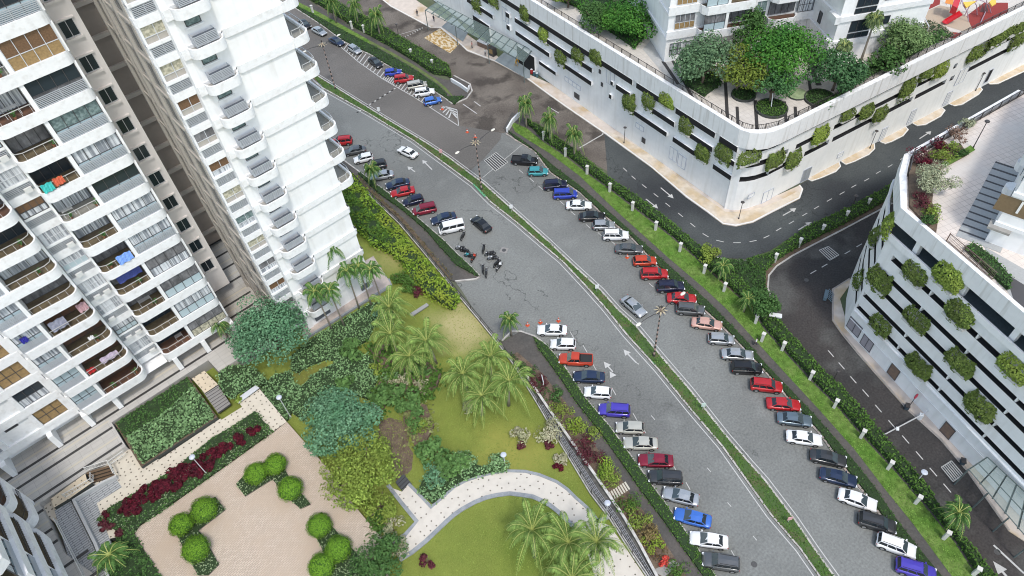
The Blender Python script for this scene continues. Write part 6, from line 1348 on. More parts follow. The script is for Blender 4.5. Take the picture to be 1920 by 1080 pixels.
# big-leaf shrubs in the garden
ban = leafmat('broad shrub leaves', (.05, .13, .035), (.14, .26, .08), scale=.5)
for k, (x, y, r, m, lab) in enumerate([(770,528,2.2,HG,'round green shrub on the lawn by the yellow-green shrub mass'),(750,520,1.7,HG,'green shrub left of the round lawn shrub'),(782,545,1.1,REDD,'maroon low shrub rim at the lawn shrub'),(718,590,1.5,BG,'small dark shrub under the highest coconut palm'),(720,742,2.0,ban,'dark broad-leaved plants above the bare soil'),(752,735,2.2,ban,'broad-leaved plants in the middle garden bed'),(770,765,1.8,ban,'broad-leaved clump right of the bare soil'),(775,790,1.8,PALM,'palm-like clump beside the bare soil'),(735,700,1.6,GC,'speckled plants below the palm pair'),(705,690,1.2,YG,'yellowish plants left of the palm pair shade'),(812,845,2.6,ban,'spiky dark plants beside the bare soil patch'),(840,872,2.4,ban,'large broad-leaved plants inside the curved path'),(868,862,2.0,GC,'leafy plants along the curved path bed'),(815,895,2.0,BG,'blue-green spiky plants near the dark steps'),(932,866,1.6,GC,'low leafy plants at the right tip of the curved bed'),(700,985,2.2,HG,'green shrub with pale flowers by the plaza edge'),(735,990,1.6,PAL,'white-flowered shrub near the path corner'),(742,1032,1.7,PAL,'pale flowering shrub at the bottom of the path'),(975,815,1.5,PAL,'pale variegated shrub on the lawn, left of three'),(1030,805,2.3,PAL,'large pale variegated shrub on the lawn beside the drain'),(1050,858,1.1,PAL,'pale shrub sprig above the red plant'),(1046,873,.7,RED,'tiny round red plant on the lawn'),(976,835,.7,REDD,'dark red base plant under the pale lawn shrub'),(1025,832,.9,REDD,'dark red base plant under the large pale shrub'),(800,1051,1.0,REDD,'small dark red plant on the round lawn'),(662,650,2.0,ban,'broad-leaved shrub in the ground cover by the slim palms'),(645,720,1.4,ban,'dark shrub in the ground cover above the blue-green tree'),(760,712,1.4,PAL,'white-flowered shrub under the pair of palms'),(738,716,1.2,PAL,'white-flowered shrub left under the pair of palms'),(790,722,1.5,PAL,'pale flowering shrub right of the others under the palms'),(800,735,1.6,HG,'green shrub at the lawn edge below the palms'),(742,668,1.8,HG,'dark shrub in the shade of the palm pair'),(785,690,1.7,ban,'broad-leaved shrub in the shade of the palm pair'),(880,755,1.3,PAL,'pale grassy clump under the lowest palm'),(790,800,1.5,YG,'yellowish scrub right of the bare soil'),(445,745,1.0,YG,'yellow spiky plant at the end of the steps')]):
    shrub('garden_shrub', lab, x, y, GZ if x > 460 else PZ, r, r*.9+.3, m, int(230*r+80), .34 if m is not ban else .6, seed=100+k)
# shrubs in the bed by the lower footpath
for k, (x, y, r, m, lab) in enumerate([(1052,770,1.7,YG,'yellow-green dome shrub, topmost in the footpath bed'),(1082,800,1.7,HGB,'bright green dome shrub in the footpath bed'),(1100,810,1.9,YG,'pale yellow dome shrub in the footpath bed'),(1095,835,1.9,REDD,'maroon shrub, left of the pair in the footpath bed'),(1112,852,1.8,REDD,'maroon shrub, right of the pair in the footpath bed'),(1130,870,2.0,HGB,'large lime dome shrub in the footpath bed'),(1143,892,1.7,YG,'yellow-green shrub above the stepping slabs'),(1183,940,1.8,HG,'dark green shrub just below the stepping slabs'),(1200,965,1.9,YG,'olive shrub in the lower bed'),(1215,990,1.6,leafmat('rusty leaves',(.16,.12,.05),(.28,.22,.10),scale=.6),'rusty olive shrub in the lower bed'),(1222,1018,1.3,HGB,'small bright green shrub in the lower red bed'),(1247,1050,.8,mat('red flowers', (.6, .06, .04), .6),'bright red flowering plant at the end of the lower bed'),(1270,1075,1.6,HG,'dark green shrub at the bottom edge by the footpath'),(1040,735,1.3,DG,'dark shrub at the top of the footpath bed'),(985,690,1.6,HGD,'dark maroon-green shrub beside the driveway wall'),(1012,715,1.5,REDD,'reddish-green shrub in the upper footpath bed')]):
    shrub('bed_shrub', lab, x, y, .2, r, r*.85+.2, m, int(260*r+60), .26, seed=160+k)
bushpoly('ground_cover', '', '', [tuple(p.to_2d()) for p in PL([(1150,940),(1170,930),(1200,965),(1225,990),(1250,1030),(1240,1055),(1215,1045),(1190,1000)], .2)], .17, .35, leafmat('reddish ground cover', (.14,.05,.04),(.26,.13,.08), (.12,.12,.05), scale=.6), 14, .26, kind='stuff', core=False)
bushpoly('ground_cover', '', '', [tuple(p.to_2d()) for p in PL([(955,660),(1000,700),(1050,755),(1040,765),(1000,735),(960,695)], .2)], .17, .5, HGD, 12, .3, kind='stuff', core=False)
bushpoly('ground_cover', '', '', [tuple(p.to_2d()) for p in PL([(672,330),(747,403),(790,450),(850,520),(840,525),(787,463),(747,416),(700,370)], .2)], .17, .35, leafmat('dry brown scrub',(.10,.09,.04),(.20,.17,.09),scale=.6), 14, .26, kind='stuff', core=False)

# hanging planters on the podium walls
TRO = mat('pale trough', (.55, .55, .53), .8)
def hplant(px, py, A_, B_, out, hw, hh, label, group, k):
    A_ = Vector(A_); u = (Vector(B_)-A_).normalized(); sh = A_ + out*.75; s, z = onwall(px, py, tuple(sh), tuple(sh+u)); c = A_ + u*s
    rz = math.atan2(u.y, u.x); t = thing('hanging_planter', label, 'planter', (c.x, c.y, z-hh*.5), rz, group=group)
    sg = 1 if Vector((-u.y, u.x)).dot(out) > 0 else -1
    b = MB(); b.box((0, sg*.45, .18), (hw*.94, .8, .36)); b.build('trough', TRO, t, local=True)
    hw *= random.uniform(.86, 1.1); hh *= random.uniform(.85, 1.12); n = int(hw*hh*random.choice([60, 75, 90])); y = RNG.uniform(-1, 1, n); zz = RNG.uniform(0, 1, n); x = RNG.uniform(-.5, .5, n)
    wd = hw*(.82+.26*np.sin(np.pi*np.clip(zz*1.0+.08, 0, 1))) ; bul = .35 + .75*np.sin(np.pi*np.clip(zz*.95+.08, 0, 1))
    fr = RNG.uniform(0, 1, n); yy = bul*np.where(fr < .75, RNG.uniform(.8, 1.08, n), RNG.uniform(.1, 1, n)); xx = np.where(fr < .75, x, np.sign(x)*RNG.uniform(.44, .53, n))*wd
    edge = 1-np.clip((np.abs(xx)/(wd*.5))**3, 0, 1)*.35
    ra = random.uniform(.1, .3); zz = np.clip(zz - RNG.uniform(0, ra, n)*(np.sin(xx*4+k*1.7) > .2)*(zz < .3), -.25, 1.05)
    p = np.column_stack([xx + RNG.normal(size=n)*.09, sg*yy*edge, .1 + zz*hh*(1+.06*np.sin(xx*5+k))]); nr = np.column_stack([xx*.5, np.full(n, sg*1.0), np.full(n, .7)]) + rdir(n)*.6
    quads_obj('foliage', p, nr, rdir(n), RNG.uniform(.25, .45, n), RNG.uniform(.18, .3, n), PLN if k % 3 else YG if k % 2 else PLN, t, local=True)
HPA1 = [(890,8),(922,2),(981,26),(1016,64),(1048,107),(1080,103),(1115,106),(1176,193),(1213,189),(1247,190),(1283,237),(1314,287),(1354,288)]
for k, (x, y) in enumerate(HPA1): hplant(x, y, A1, A2, nA, 2.9, 3.6 if k not in (9, 1) else 2.6, 'leafy hanging planter on the long left wing of the podium, %s from the top left' % ordn(k), 'hanging planters on the left wing', k)
hplant(1408, 299, (89.9,44.3), (92.5,43.3), Vector((.36,-.93)).normalized() if False else Vector((-.36,-.93)).normalized(), 4.0, 2.6, 'wide leafy hanging planter wrapping the rounded podium corner', 'hanging planters on the left wing', 5)
HPA2 = [(1458,301),(1491,303),(1542,256),(1594,215),(1629,210),(1655,215),(1705,169),(1744,136),(1769,132),(1840,97),(1878,70),(1893,58),(1915,50),(1918,72)]
for k, (x, y) in enumerate(HPA2): hplant(x, y, B1, B2, nB, 3.3 if k < 9 else 5.0, 3.3 if k not in (3, 7) else 2.6, 'leafy hanging planter on the right wing of the podium, %s from the rounded corner' % ordn(k), 'hanging planters on the right wing', k+1)
HPB = [(1605,522),(1644,527),(1711,513),(1774,519),(1647,611),(1715,600),(1794,590),(1718,687),(1796,680),(1897,692),(1831,766)]
lb = ['dark narrow one at the left end', 'second in the top row', 'third in the top row', 'largest in the top row beside the parking opening', 'leftmost of the second row', 'middle of the second row', 'right of the second row', 'left of the third row', 'right of the third row', 'at the right frame edge', 'lowest of all']
eA, eB = Vector((83.4, 20.9)), Vector(tuple(ce))
eu = (eB-eA).normalized(); eo = Vector((eu.y, -eu.x))
for k, (x, y) in enumerate(HPB):
    if k == 0: hplant(x, y, eA, eB, eo, 2.2, 3.0, 'square leafy planter on the right podium, ' + lb[k], 'square planters on the right podium', k); continue
    hplant(x, y, C0, C1, nC, 3.5, 3.1 if k not in (3,) else 3.8, 'square leafy planter on the right podium, ' + lb[k], 'square planters on the right podium', k)
for k, (x, y) in enumerate([(1636,440),(1661,420)]): hplant(x, y, eA, eB, eo, 2.2, 3.4, 'long dark hanging planter high on the left end wall of the right podium, %s' % ('outer' if k == 0 else 'inner'), 'square planters on the right podium', k+2)
# ============================================================ VEHICLES
CG = mat('car glass', (.015, .02, .025), .06, spec=.7); CGW = mat('windscreen glass', (.05, .07, .08), .08, spec=.8)
BLK = mat('black plastic', (.02, .02, .02), .6); TYR = mat('tyre rubber', (.018, .018, .018), .85); RIM = mat('alloy rim', (.45, .46, .48), .3, met=.7)
HLM = mat('headlamp', (.75, .77, .8), .15, spec=.8); TLM = mat('tail lamp', (.35, .01, .01), .2); PLT = mat('number plate', (.05, .05, .05), .5)
def paint(n, c, met=.25, r=.28):
    m = mat('paint ' + n, c, r, met=met); m.node_tree.nodes['Principled BSDF'].inputs['Coat Weight'].default_value = .5; m.node_tree.nodes['Principled BSDF'].inputs['Coat Roughness'].default_value = .08; return m
PNT = {'white': paint('white', (.74, .75, .76), 0, .35), 'silver': paint('silver', (.42, .44, .46), .5), 'grey': paint('grey', (.13, .135, .14), .5), 'dark grey': paint('dark grey', (.05, .052, .056), .4), 'black': paint('black', (.012, .012, .014), .2), 'navy': paint('navy', (.015, .018, .05), .3), 'dark blue': paint('dark blue', (.02, .035, .08), .3), 'blue': paint('blue', (.03, .06, .42), .2), 'bright blue': paint('bright blue', (.05, .16, .55), .2), 'violet-blue': paint('violet', (.07, .05, .42), .2), 'red': paint('red', (.42, .015, .02), .1), 'dark red': paint('dark red', (.22, .01, .03), .2), 'orange-red': paint('orange red', (.48, .05, .02), .1), 'teal': paint('teal', (.05, .30, .33), .2), 'pink-beige': paint('pinkish', (.60, .36, .30), .2), 'beige': paint('beige', (.50, .49, .43), .3), 'grey-blue': paint('grey blue', (.15, .20, .24), .5)}
# kind: L, W, H, hood z, belt z, boot z, (rear glass base, roof rear, roof front, windscreen base) as fractions from rear
KINDS = {
 'sedan': (4.7, 1.82, 1.46, .86, .94, .98, (.13, .27, .55, .74)), 'hatchback': (3.95, 1.74, 1.50, .90, .98, .98, (.02, .10, .56, .76)),
 'suv': (4.5, 1.86, 1.72, 1.02, 1.10, 1.10, (.015, .07, .60, .76)), 'minivan': (4.5, 1.80, 1.72, .98, 1.04, 1.04, (.01, .05, .66, .84)),
 'pickup': (5.2, 1.88, 1.78, 1.08, 1.12, 1.02, (.36, .40, .62, .76)), 'van': (4.75, 1.75, 1.98, 1.05, 1.15, 1.15, (.0, .02, .80, .95))}
def make_car(kind, loc, rz, col, label, group):
    L_, W, H, hz, bz, tz, (a0, a1, a2, a3) = KINDS[kind]; t = thing('parked_' + {'sedan': 'car', 'hatchback': 'hatchback', 'suv': 'suv', 'minivan': 'minivan', 'pickup': 'pickup', 'van': 'van'}[kind], label, {'sedan': 'car', 'hatchback': 'car', 'suv': 'suv', 'minivan': 'minivan', 'pickup': 'pickup truck', 'van': 'van'}[kind], loc, rz, group)
    hw = W/2; X = lambda u: (u-.5)*L_
    # lower body loft
    st = [(0.0, .80, .50, .74*tz), (.012, .90, .42, .90*tz), (.05, .96, .30, tz*.97), (a0+.03, .99, .24, tz if kind != 'pickup' else tz), (a0+.08, 1.0, .24, bz), (.5, 1.0, .24, bz), (a3-.05, 1.0, .24, bz), (a3+.02, .99, .24, (hz+bz)/2), (.90, .96, .26, hz*.96), (.96, .91, .30, hz*.86), (.992, .80, .38, hz*.70), (1.0, .70, .46, hz*.60)]
    st = sorted(st); b = MB(); rings = []
    for (u, wf, zl, zt) in st:
        y = hw*wf; x = X(u); r = [(x, -y*.90, zl), (x, -y, zl+.14), (x, -y*1.0, zl+(zt-zl)*.55), (x, -y*.955, zt-.06), (x, -y*.84, zt), (x, -y*.4, zt+.035), (x, 0, zt+.045), (x, y*.4, zt+.035), (x, y*.84, zt), (x, y*.955, zt-.06), (x, y, zl+(zt-zl)*.55), (x, y, zl+.14), (x, y*.90, zl)]
        i = len(b.v); b.v += r; rings.append(i)
    nr = 13
    for k in range(len(rings)-1):
        for q in range(nr-1): b.f.append((rings[k]+q, rings[k]+q+1, rings[k+1]+q+1, rings[k+1]+q)[::-1]); b.m.append(0)
        b.f.append((rings[k]+nr-1, rings[k], rings[k+1], rings[k+1]+nr-1)[::-1]); b.m.append(0)
    b.f.append(tuple(rings[0]+q for q in range(nr))[::-1]); b.m.append(0); b.f.append(tuple(rings[-1]+q for q in range(nr))); b.m.append(0)
    # cabin
    yb = hw*.90; yr = hw*(.74 if kind not in ('van', 'minivan') else .82); zb_ = bz-.03; 
    B = [(X(a0), zb_), (X(a3), zb_)]; T = [(X(a1), H-.05), (X((a1+a2)/2), H), (X(a2), H-.04)]
    def ring(x, z, y): return [(x, -y, z), (x, y, z)]
    v = {}
    P_ = lambda x, y, z: (x, y, z)
    rb = [P_(B[0][0], -yb*.94, zb_), P_(B[0][0], yb*.94, zb_), P_(B[1][0], yb, zb_), P_(B[1][0], -yb, zb_)]
    tr_ = [P_(T[0][0], -yr*.95, T[0][1]), P_(T[0][0], yr*.95, T[0][1]), P_(T[2][0], yr, T[2][1]), P_(T[2][0], -yr, T[2][1])]
    tm_ = [P_(T[1][0], -yr, T[1][1]-.03), P_(T[1][0], yr, T[1][1]-.03)]; tc = [P_(T[k][0], 0, T[k][1]+.035) for k in range(3)]
    b.poly([rb[1], rb[0], tr_[0], tc[0], tr_[1]]); b.poly([rb[3], rb[2], tr_[2], tc[2], tr_[3]])
    b.poly([rb[0], rb[3], tr_[3], tm_[0], tr_[0]]); b.poly([rb[2], rb[1], tr_[1], tm_[1], tr_[2]])
    b.poly([tr_[0], tm_[0], tc[1], tc[0]]); b.poly([tm_[0], tr_[3], tc[2], tc[1]]); b.poly([tc[0], tc[1], tm_[1], tr_[1]]); b.poly([tc[1], tc[2], tr_[2], tm_[1]])
    if kind == 'pickup':
        x0, x1 = X(.02), X(a0+.02)
        for (c, d) in (((x0+x1)/2, 0),): b.box(((x0+x1)/2, -hw*.86, tz+.10), (x1-x0, .1, .2)); b.box(((x0+x1)/2, hw*.86, tz+.10), (x1-x0, .1, .2)); b.box((x0, 0, tz+.10), (.1, W*.86, .2))
    body = b.build('body', PNT[col], t, local=True); 
    me = body.data; 
    for p in me.polygons: p.use_smooth = len(p.vertices) == 4 and p.index < (len(rings)-1)*13
    if kind == 'pickup':
        b = MB(); b.box(((X(.02)+X(a0+.02))/2, 0, tz+.06), (X(a0+.02)-X(.02)-.12, W*.80, .05)); b.build('load_bed', BLK if col != 'orange-red' else mat('grey load bed', (.16, .17, .18), .6), t, local=True)
    # glass quads, a hair proud of the cabin skin
    def inset(q, m, off):
        q = [Vector(p) for p in q]; c = sum(q, Vector())/4; n = (q[1]-q[0]).cross(q[3]-q[0]).normalized()
        if n.dot(c - Vector((0, 0, .5*H))) < 0: n = -n; 
        q = [p + (c-p)*m + n*off for p in q]
        return q
    def glass(name, q, m, off=.012, mt=CG): 
        b = MB(); b.poly(inset(q, m, off)); b.build(name, mt, t, local=True)
    glass('windscreen', [rb[3], rb[2], tr_[2], tr_[3]], .09, .02, CGW); glass('rear_window', [rb[1], rb[0], tr_[0], tr_[1]], .13, .02)
    for s in (0, 1):
        lo = (rb[0], rb[3]) if s == 0 else (rb[1], rb[2]); hi = (tr_[0], tr_[3]) if s == 0 else (tr_[1], tr_[2]); L0, L1 = Vector(lo[0]), Vector(lo[1]); H0, H1 = Vector(hi[0]), Vector(hi[1])
        b = MB(); n3 = 3 if kind in ('suv', 'minivan', 'van') else 2
        for k in range(n3):
            u0, u1 = (k+.05)/n3, (k+.95)/n3
            q = [L0.lerp(L1, u0), L0.lerp(L1, u1), H0.lerp(H1, u1), H0.lerp(H1, u0)]; q = [q[0].lerp(q[3], .12), q[1].lerp(q[2], .12), q[2].lerp(q[1], .12), q[3].lerp(q[0], .12)]
            o_ = Vector((0, -.015 if s == 0 else .015, .003)); b.poly([p+o_ for p in q])
        b.build('side_window', CG, t, local=True)
    # lamps, plates, mirrors, bumpers
    for s in (-1, 1):
        b = MB(); b.box((X(.965), s*hw*.70, hz*.74), (.26, .34, .15), rz=-s*.35); b.build('headlight', HLM, t, local=True)
        b = MB(); b.box((X(.022), s*hw*.74, tz*.78), (.12, .30, .20), rz=s*.2); b.build('tail_light', TLM, t, local=True)
        b = MB(); b.box((X(a3-.05), s*(hw*1.06), bz+.03), (.14, .2, .13)); b.build('side_mirror', PNT[col], t, local=True)
    b = MB(); b.box((X(1.0)-.005, 0, .42), (.06, W*.62, .16)); b.build('grille', BLK, t, local=True); b = MB(); b.box((X(0)+.005, 0, .42), (.06, W*.7, .16)); b.build('rear_bumper', BLK, t, local=True)
    for s in (-1, 1): b = MB(); b.box((X(.5), s*hw*.985, .29), (L_*.42, .05, .10)); b.build('side_sill', BLK, t, local=True)
    b = MB(); b.box((X(0)-.02, 0, .66*tz), (.03, .5, .13)); b.build('number_plate', PLT, t, local=True)
    wr = .33 if kind not in ('suv', 'pickup') else .37
    for u in (.185, .815):
        for s in (-1, 1):
            b = MB(); x = X(u); n = 14
            b.prism([(0, 0)], 0, 0) if False else None
            b.tube([(x, s*(hw-.16), wr), (x, s*(hw+.012), wr)], wr, n); w_ = b.build('wheel', TYR, t, local=True)
            b = MB(); b.tube([(x, s*(hw+.0), wr), (x, s*(hw+.022), wr)], wr*.62, 10); b.build('rim', RIM, w_, local=True)
    b = MB()
    for u in (.185, .815):
        for s in (-1, 1):
            x = X(u); pts = [(x+(wr+.09)*math.cos(a), s*(hw+.006), wr+(wr+.09)*math.sin(a)) for a in [math.pi*i/10 for i in range(11)]]; b.poly(pts)
    b.build('wheel_arch', BLK, t, local=True)
    if kind in ('suv', 'minivan') :
        b = MB(); 
        for s in (-1, 1): b.beam((T[0][0]+.2, s*yr*.86, H+.03), (T[2][0]-.2, s*yr*.86, H+.02), .04, .04)
        b.build('roof_rail', BLK, t, local=True)
    return t
PROTO = {}
def car(kind, col, rear, front, label, group, z=0.0):
    R0 = P(*rear, .75+z); F0 = P(*front, .75+z); c = (R0+F0)/2; d = F0-R0; rz = math.atan2(d.y, d.x); loc = (c.x, c.y, z)
    if kind not in PROTO: PROTO[kind] = make_car(kind, loc, rz, col, label, group); return PROTO[kind]
    r = copytree(PROTO[kind], loc, rz, label, group)
    for ch in r.children:
        if ch.name.split('.')[0] in ('body', 'side_mirror'):
            ch.material_slots[0].link = 'OBJECT'; ch.material_slots[0].material = PNT[col]
    if group is None and 'group' in r: del r['group']
    return r
def rowcars(lst, rowname, sc, ox, oy):
    for i, (kind, col, a, c, note) in enumerate(lst):
        pr = lst[i-1] if i else None; nx = lst[i+1] if i+1 < len(lst) else None
        kn = lambda q: '%s %s' % (q[1], q[0])
        if pr and nx: w_ = 'between the %s and the %s' % (kn(pr), kn(nx))
        elif nx: w_ = 'at the top end by the %s' % kn(nx)
        else: w_ = 'at the bottom end by the %s' % kn(pr)
        if note: w_ = note
        car(kind, col, (ox+a[0]/sc, oy+a[1]/sc), (ox+c[0]/sc, oy+c[1]/sc), ('%s %s %s, %s' % (col, kind, w_, rowname)), 'cars parked in the ' + rowname)
rowcars([('sedan','black',(60,85),(-60,105),''),('suv','red',(180,128),(60,140),''),('sedan','grey',(258,172),(128,196),''),('hatchback','white',(312,213),(175,244),''),('suv','dark grey',(380,258),(240,285),''),('sedan','silver',(418,312),(275,335),'half under the palm'),
 ('sedan','dark blue',(500,358),(372,385),''),('sedan','red',(532,402),(395,430),''),('hatchback','navy',(585,450),(462,482),''),('minivan','dark red',(658,502),(515,532),''),('sedan','dark blue',(772,545),(616,586),'')], 'row by white tower', 3, 600, 220)
car('van', 'white', (600+818/3, 220+602/3), (600+660/3, 220+638/3), 'white van at the bottom end of the white tower row, next to the motorbikes', None)
car('sedan', 'black', (600+968/3, 220+650/3), (600+845/3, 220+545/3), 'black sedan driving alone past the white van', None)
car('sedan', 'white', (600+553/3, 220+222/3), (600+433/3, 220+165/3), 'white sedan driving alone beside the median, toward the top', None)
car('sedan', 'silver', (1168, 556), (1209, 591), 'silver sedan driving alone beside the street lamp with the striped pole', None)
rowcars([('sedan','black',(490,115),(535,150),''),('sedan','silver',(550,150),(640,196),''),('sedan','dark blue',(640,205),(745,255),''),('hatchback','silver',(752,250),(840,304),''),('sedan','black',(865,312),(960,385),''),('hatchback','blue',(955,412),(1065,398),''),
 ('suv','red',(1015,450),(1128,435),''),('minivan','beige',(1100,487),(1190,470),''),('suv','white',(1135,526),(1240,510),''),('hatchback','bright blue',(1175,578),(1290,552),'')], 'far hatched row', 3, 400, 0)
rowcars([('pickup','black',(112,236),(270,246),''),('hatchback','teal',(203,304),(330,302),''),('suv','navy',(300,385),(428,372),''),('minivan','blue',(348,434),(492,428),''),('sedan','white',(420,492),(572,492),''),('sedan','black',(502,557),(640,552),''),('hatchback','silver',(568,606),(705,604),''),('suv','white',(628,662),(780,662),''),
 ('sedan','grey',(700,735),(858,740),''),('hatchback','orange-red',(800,808),(934,803),''),('suv','red',(848,880),(994,878),''),('suv','navy',(944,952),(1080,948),''),('sedan','red',(990,1012),(1160,1018),''),
 ('suv','grey',(1038,1072),(1212,1086),''),('sedan','pink-beige',(1132,1148),(1302,1170),''),('hatchback','silver',(1225,1240),(1372,1250),''),('sedan','silver',(1300,1326),(1480,1338),''),('suv','black',(1355,1404),(1528,1412),'')], 'upper right row', 3, 920, 220)
rowcars([('suv','red',(58,232),(212,250),''),('sedan','red',(135,316),(285,328),''),('sedan','grey-blue',(186,380),(332,397),''),('sedan','white',(223,460),(379,482),''),('sedan','dark grey',(332,543),(484,575),''),('sedan','dark blue',(367,623),(537,666),''),('sedan','white',(458,716),(615,770),''),('suv','dark grey',(545,823),(700,868),''),('suv','white',(615,912),(799,980),''),('suv','violet-blue',(704,1025),(884,1078),'')], 'lower right row', 2.348, 1380, 620)
rowcars([('sedan','white',(318,176),(133,172),''),('hatchback','white',(357,256),(218,252),''),('pickup','orange-red',(462,346),(256,336),''),('sedan','dark blue',(527,442),(338,433),''),('hatchback','white',(562,532),(403,520),''),('suv','violet-blue',(662,632),(490,620),''),('hatchback','beige',(742,728),(586,720),''),('sedan','beige',(814,814),(633,808),''),('sedan','dark red',(902,912),(716,904),''),('suv','dark grey',(952,1010),(773,998),''),
 ('sedan','silver',(1047,1135),(853,1084),''),('sedan','bright blue',(1116,1256),(918,1205),''),('sedan','white',(1218,1372),(999,1340),''),('suv','grey',(1260,1494),(1090,1466),'')], 'lower left row', 3, 960, 560)

# motorbikes
def bike(px, py, ang, lab, first, col):
    g = P(px, py, .4); loc = (g.x, g.y, 0)
    if not first:
        r = copytree(PROTO['bike'], loc, ang, lab, 'motorbikes parked by the driveway')
        for ch in r.children:
            if ch.name.startswith('fairing'): ch.material_slots[0].link = 'OBJECT'; ch.material_slots[0].material = PNT[col]
        return r
    t = thing('motorbike', lab, 'motorbike', loc, ang, 'motorbikes parked by the driveway'); PROTO['bike'] = t; t.scale = (1.12, 1.12, 1.12)
    for x in (-.62, .62):
        b = MB(); n = 14
        for k in range(n):
            a0, a1 = 2*math.pi*k/n, 2*math.pi*(k+1)/n; b.beam((x+.27*math.cos(a0), 0, .29+.27*math.sin(a0)), (x+.27*math.cos(a1), 0, .29+.27*math.sin(a1)), .1, .07)
        w_ = b.build('wheel', TYR, t, local=True); b = MB(); b.tube([(x, -.03, .29), (x, .03, .29)], .12, 8); b.build('hub', RIM, w_, local=True)
    b = MB(); b.tube([(-.62, 0, .3), (-.1, 0, .38), (.35, 0, .6), (.5, 0, .85), (.62, 0, .3)], .05, 6); b.box((0, 0, .36), (.4, .3, .3)); b.tube([(-.1, .14, .3), (-.75, .16, .34)], .05, 6); b.build('frame', BLK, t, local=True)
    b = MB(); b.box((-.3, 0, .78), (.72, .26, .12)); b.build('seat', BLK, t, local=True)
    b = MB(); b.ball((.2, 0, .74), .24, 8, 6, sc=(1.2, .7, .6)); b.box((.42, 0, .66), (.14, .34, .5)); b.box((-.55, 0, .66), (.3, .24, .14)); b.box((.62, 0, .6), (.3, .12, .05)); b.build('fairing', PNT[col], t, local=True)
    b = MB(); b.tube([(.38, -.34, .98), (.48, 0, .94), (.38, .34, .98)], .025, 5); b.box((.4, -.36, 1.12), (.03, .12, .08)); b.box((.4, .36, 1.12), (.03, .12, .08)); b.build('handlebar', RAIL, t, local=True)
    b = MB(); b.ball((.56, 0, .84), .09, 8, 5); b.build('headlight', HLM, t, local=True)
for k, (x, y, a, lab, c) in enumerate([(868,443,.5,'motorbike standing alone right under the white van','dark grey'),(864,466,2.2,'silver-fronted motorbike against the kerb, upper one','silver'),(872,471,2.0,'dark motorbike against the kerb, second from the top','black'),(880,480,2.1,'motorbike with teal fairing by the kerb','teal'),(888,484,.4,'orange-red motorbike by the kerb','orange-red'),(907,467,.7,'black motorbike, topmost of the cluster in the open','black'),(919,476,2.6,'dark motorbike in the middle of the open cluster','dark grey'),(924,484,2.5,'silver motorbike beside the middle one of the open cluster','silver'),(932,494,.2,'black motorbike, rightmost of the open cluster','black'),(936,500,.3,'white-tailed motorbike at the right of the open cluster','white'),(906,505,.9,'motorbike nearest the driveway kerb, upper one','dark grey'),(912,512,.8,'motorbike nearest the driveway kerb, lower one','grey')]): bike(x, y, a, lab, k == 0, c)

# ============================================================ STREET FURNITURE
GOLD = mat('cream lamp ornament', (.45, .38, .25), .5); LGL = mat('lamp glass', (.7, .68, .6), .3)
def dlamp(base, heads, h, lab, first):
    g = P(*base, .2); a, c = P(*heads[0], h-.3), P(*heads[1], h-.3); d = (c-a).to_2d(); ang = math.atan2(d.y, d.x)
    if not first: return copytree(PROTO['dlamp'], (g.x, g.y, .2), ang, lab, 'tall double street lamps on the median')
    t = thing('street_lamp', lab, 'street lamp', (g.x, g.y, .2), ang, 'tall double street lamps on the median'); PROTO['dlamp'] = t
    b = MB(); n = 22
    for k in range(n):
        z0, z1 = h*k/n, h*(k+1)/n; r = .15-.08*k/n; i0 = len(b.f); b.tube([(0, 0, z0), (0, 0, z1)], [r, r-.003], 8, mi=k % 2)
    b.build('pole', [mat('black pole band', (.03, .03, .03), .5), mat('pale pole band', (.42, .30, .26), .5)], t, local=True)
    b = MB(); b.tube([(0, 0, 0), (0, 0, .5)], [.28, .2], 8); b.build('base', RAIL, t, local=True)
    for s in (-1, 1):
        b = MB(); b.tube([(0, 0, h-1.1), (s*1.3, 0, h-.35), (s*2.8, 0, h-.05), (s*4.0, 0, h-.1)], [.07, .06, .05, .04], 6); arm = b.build('arm', RAIL, t, local=True)
        b = MB(); b.ball((s*4.3, 0, h-.15), .5, 10, 6, sc=(1.0, .5, .28)); b.build('lamp_head', LGL, arm, local=True)
    b = MB()
    for k in range(16):
        a = k*math.pi/8; u = Vector((math.cos(a), math.sin(a), 0)); v = Vector((-u.y, u.x, 0)); z = Vector((0, 0, h-.7)); 
        p = [z, z+u*.5+v*.12+Vector((0, 0, .35)), z+u*1.1+Vector((0, 0, .15)), z+u*.5-v*.12+Vector((0, 0, .35))]; b.poly(p, k % 2)
    b.build('leaf_ornament', [GOLD, RAIL], t, local=True)
    b = MB(); b.ball((0, 0, h+.3), .16, 8, 5, sc=(1, 1, 1.8)); b.build('finial', RAIL, t, local=True)
dlamp((903,355), ((862,278),(925,238)), 11.6, 'tall striped double street lamp standing between the drain grate and the median, middle one', True)
dlamp((629,167), ((574,88),(632,60)), 11.6, 'tall striped double street lamp by the white tower balconies, farthest one', False)
dlamp((1226,667), ((1204,605),(1276,555)), 11.6, 'tall striped double street lamp near the silver moving sedan, nearest one', False)
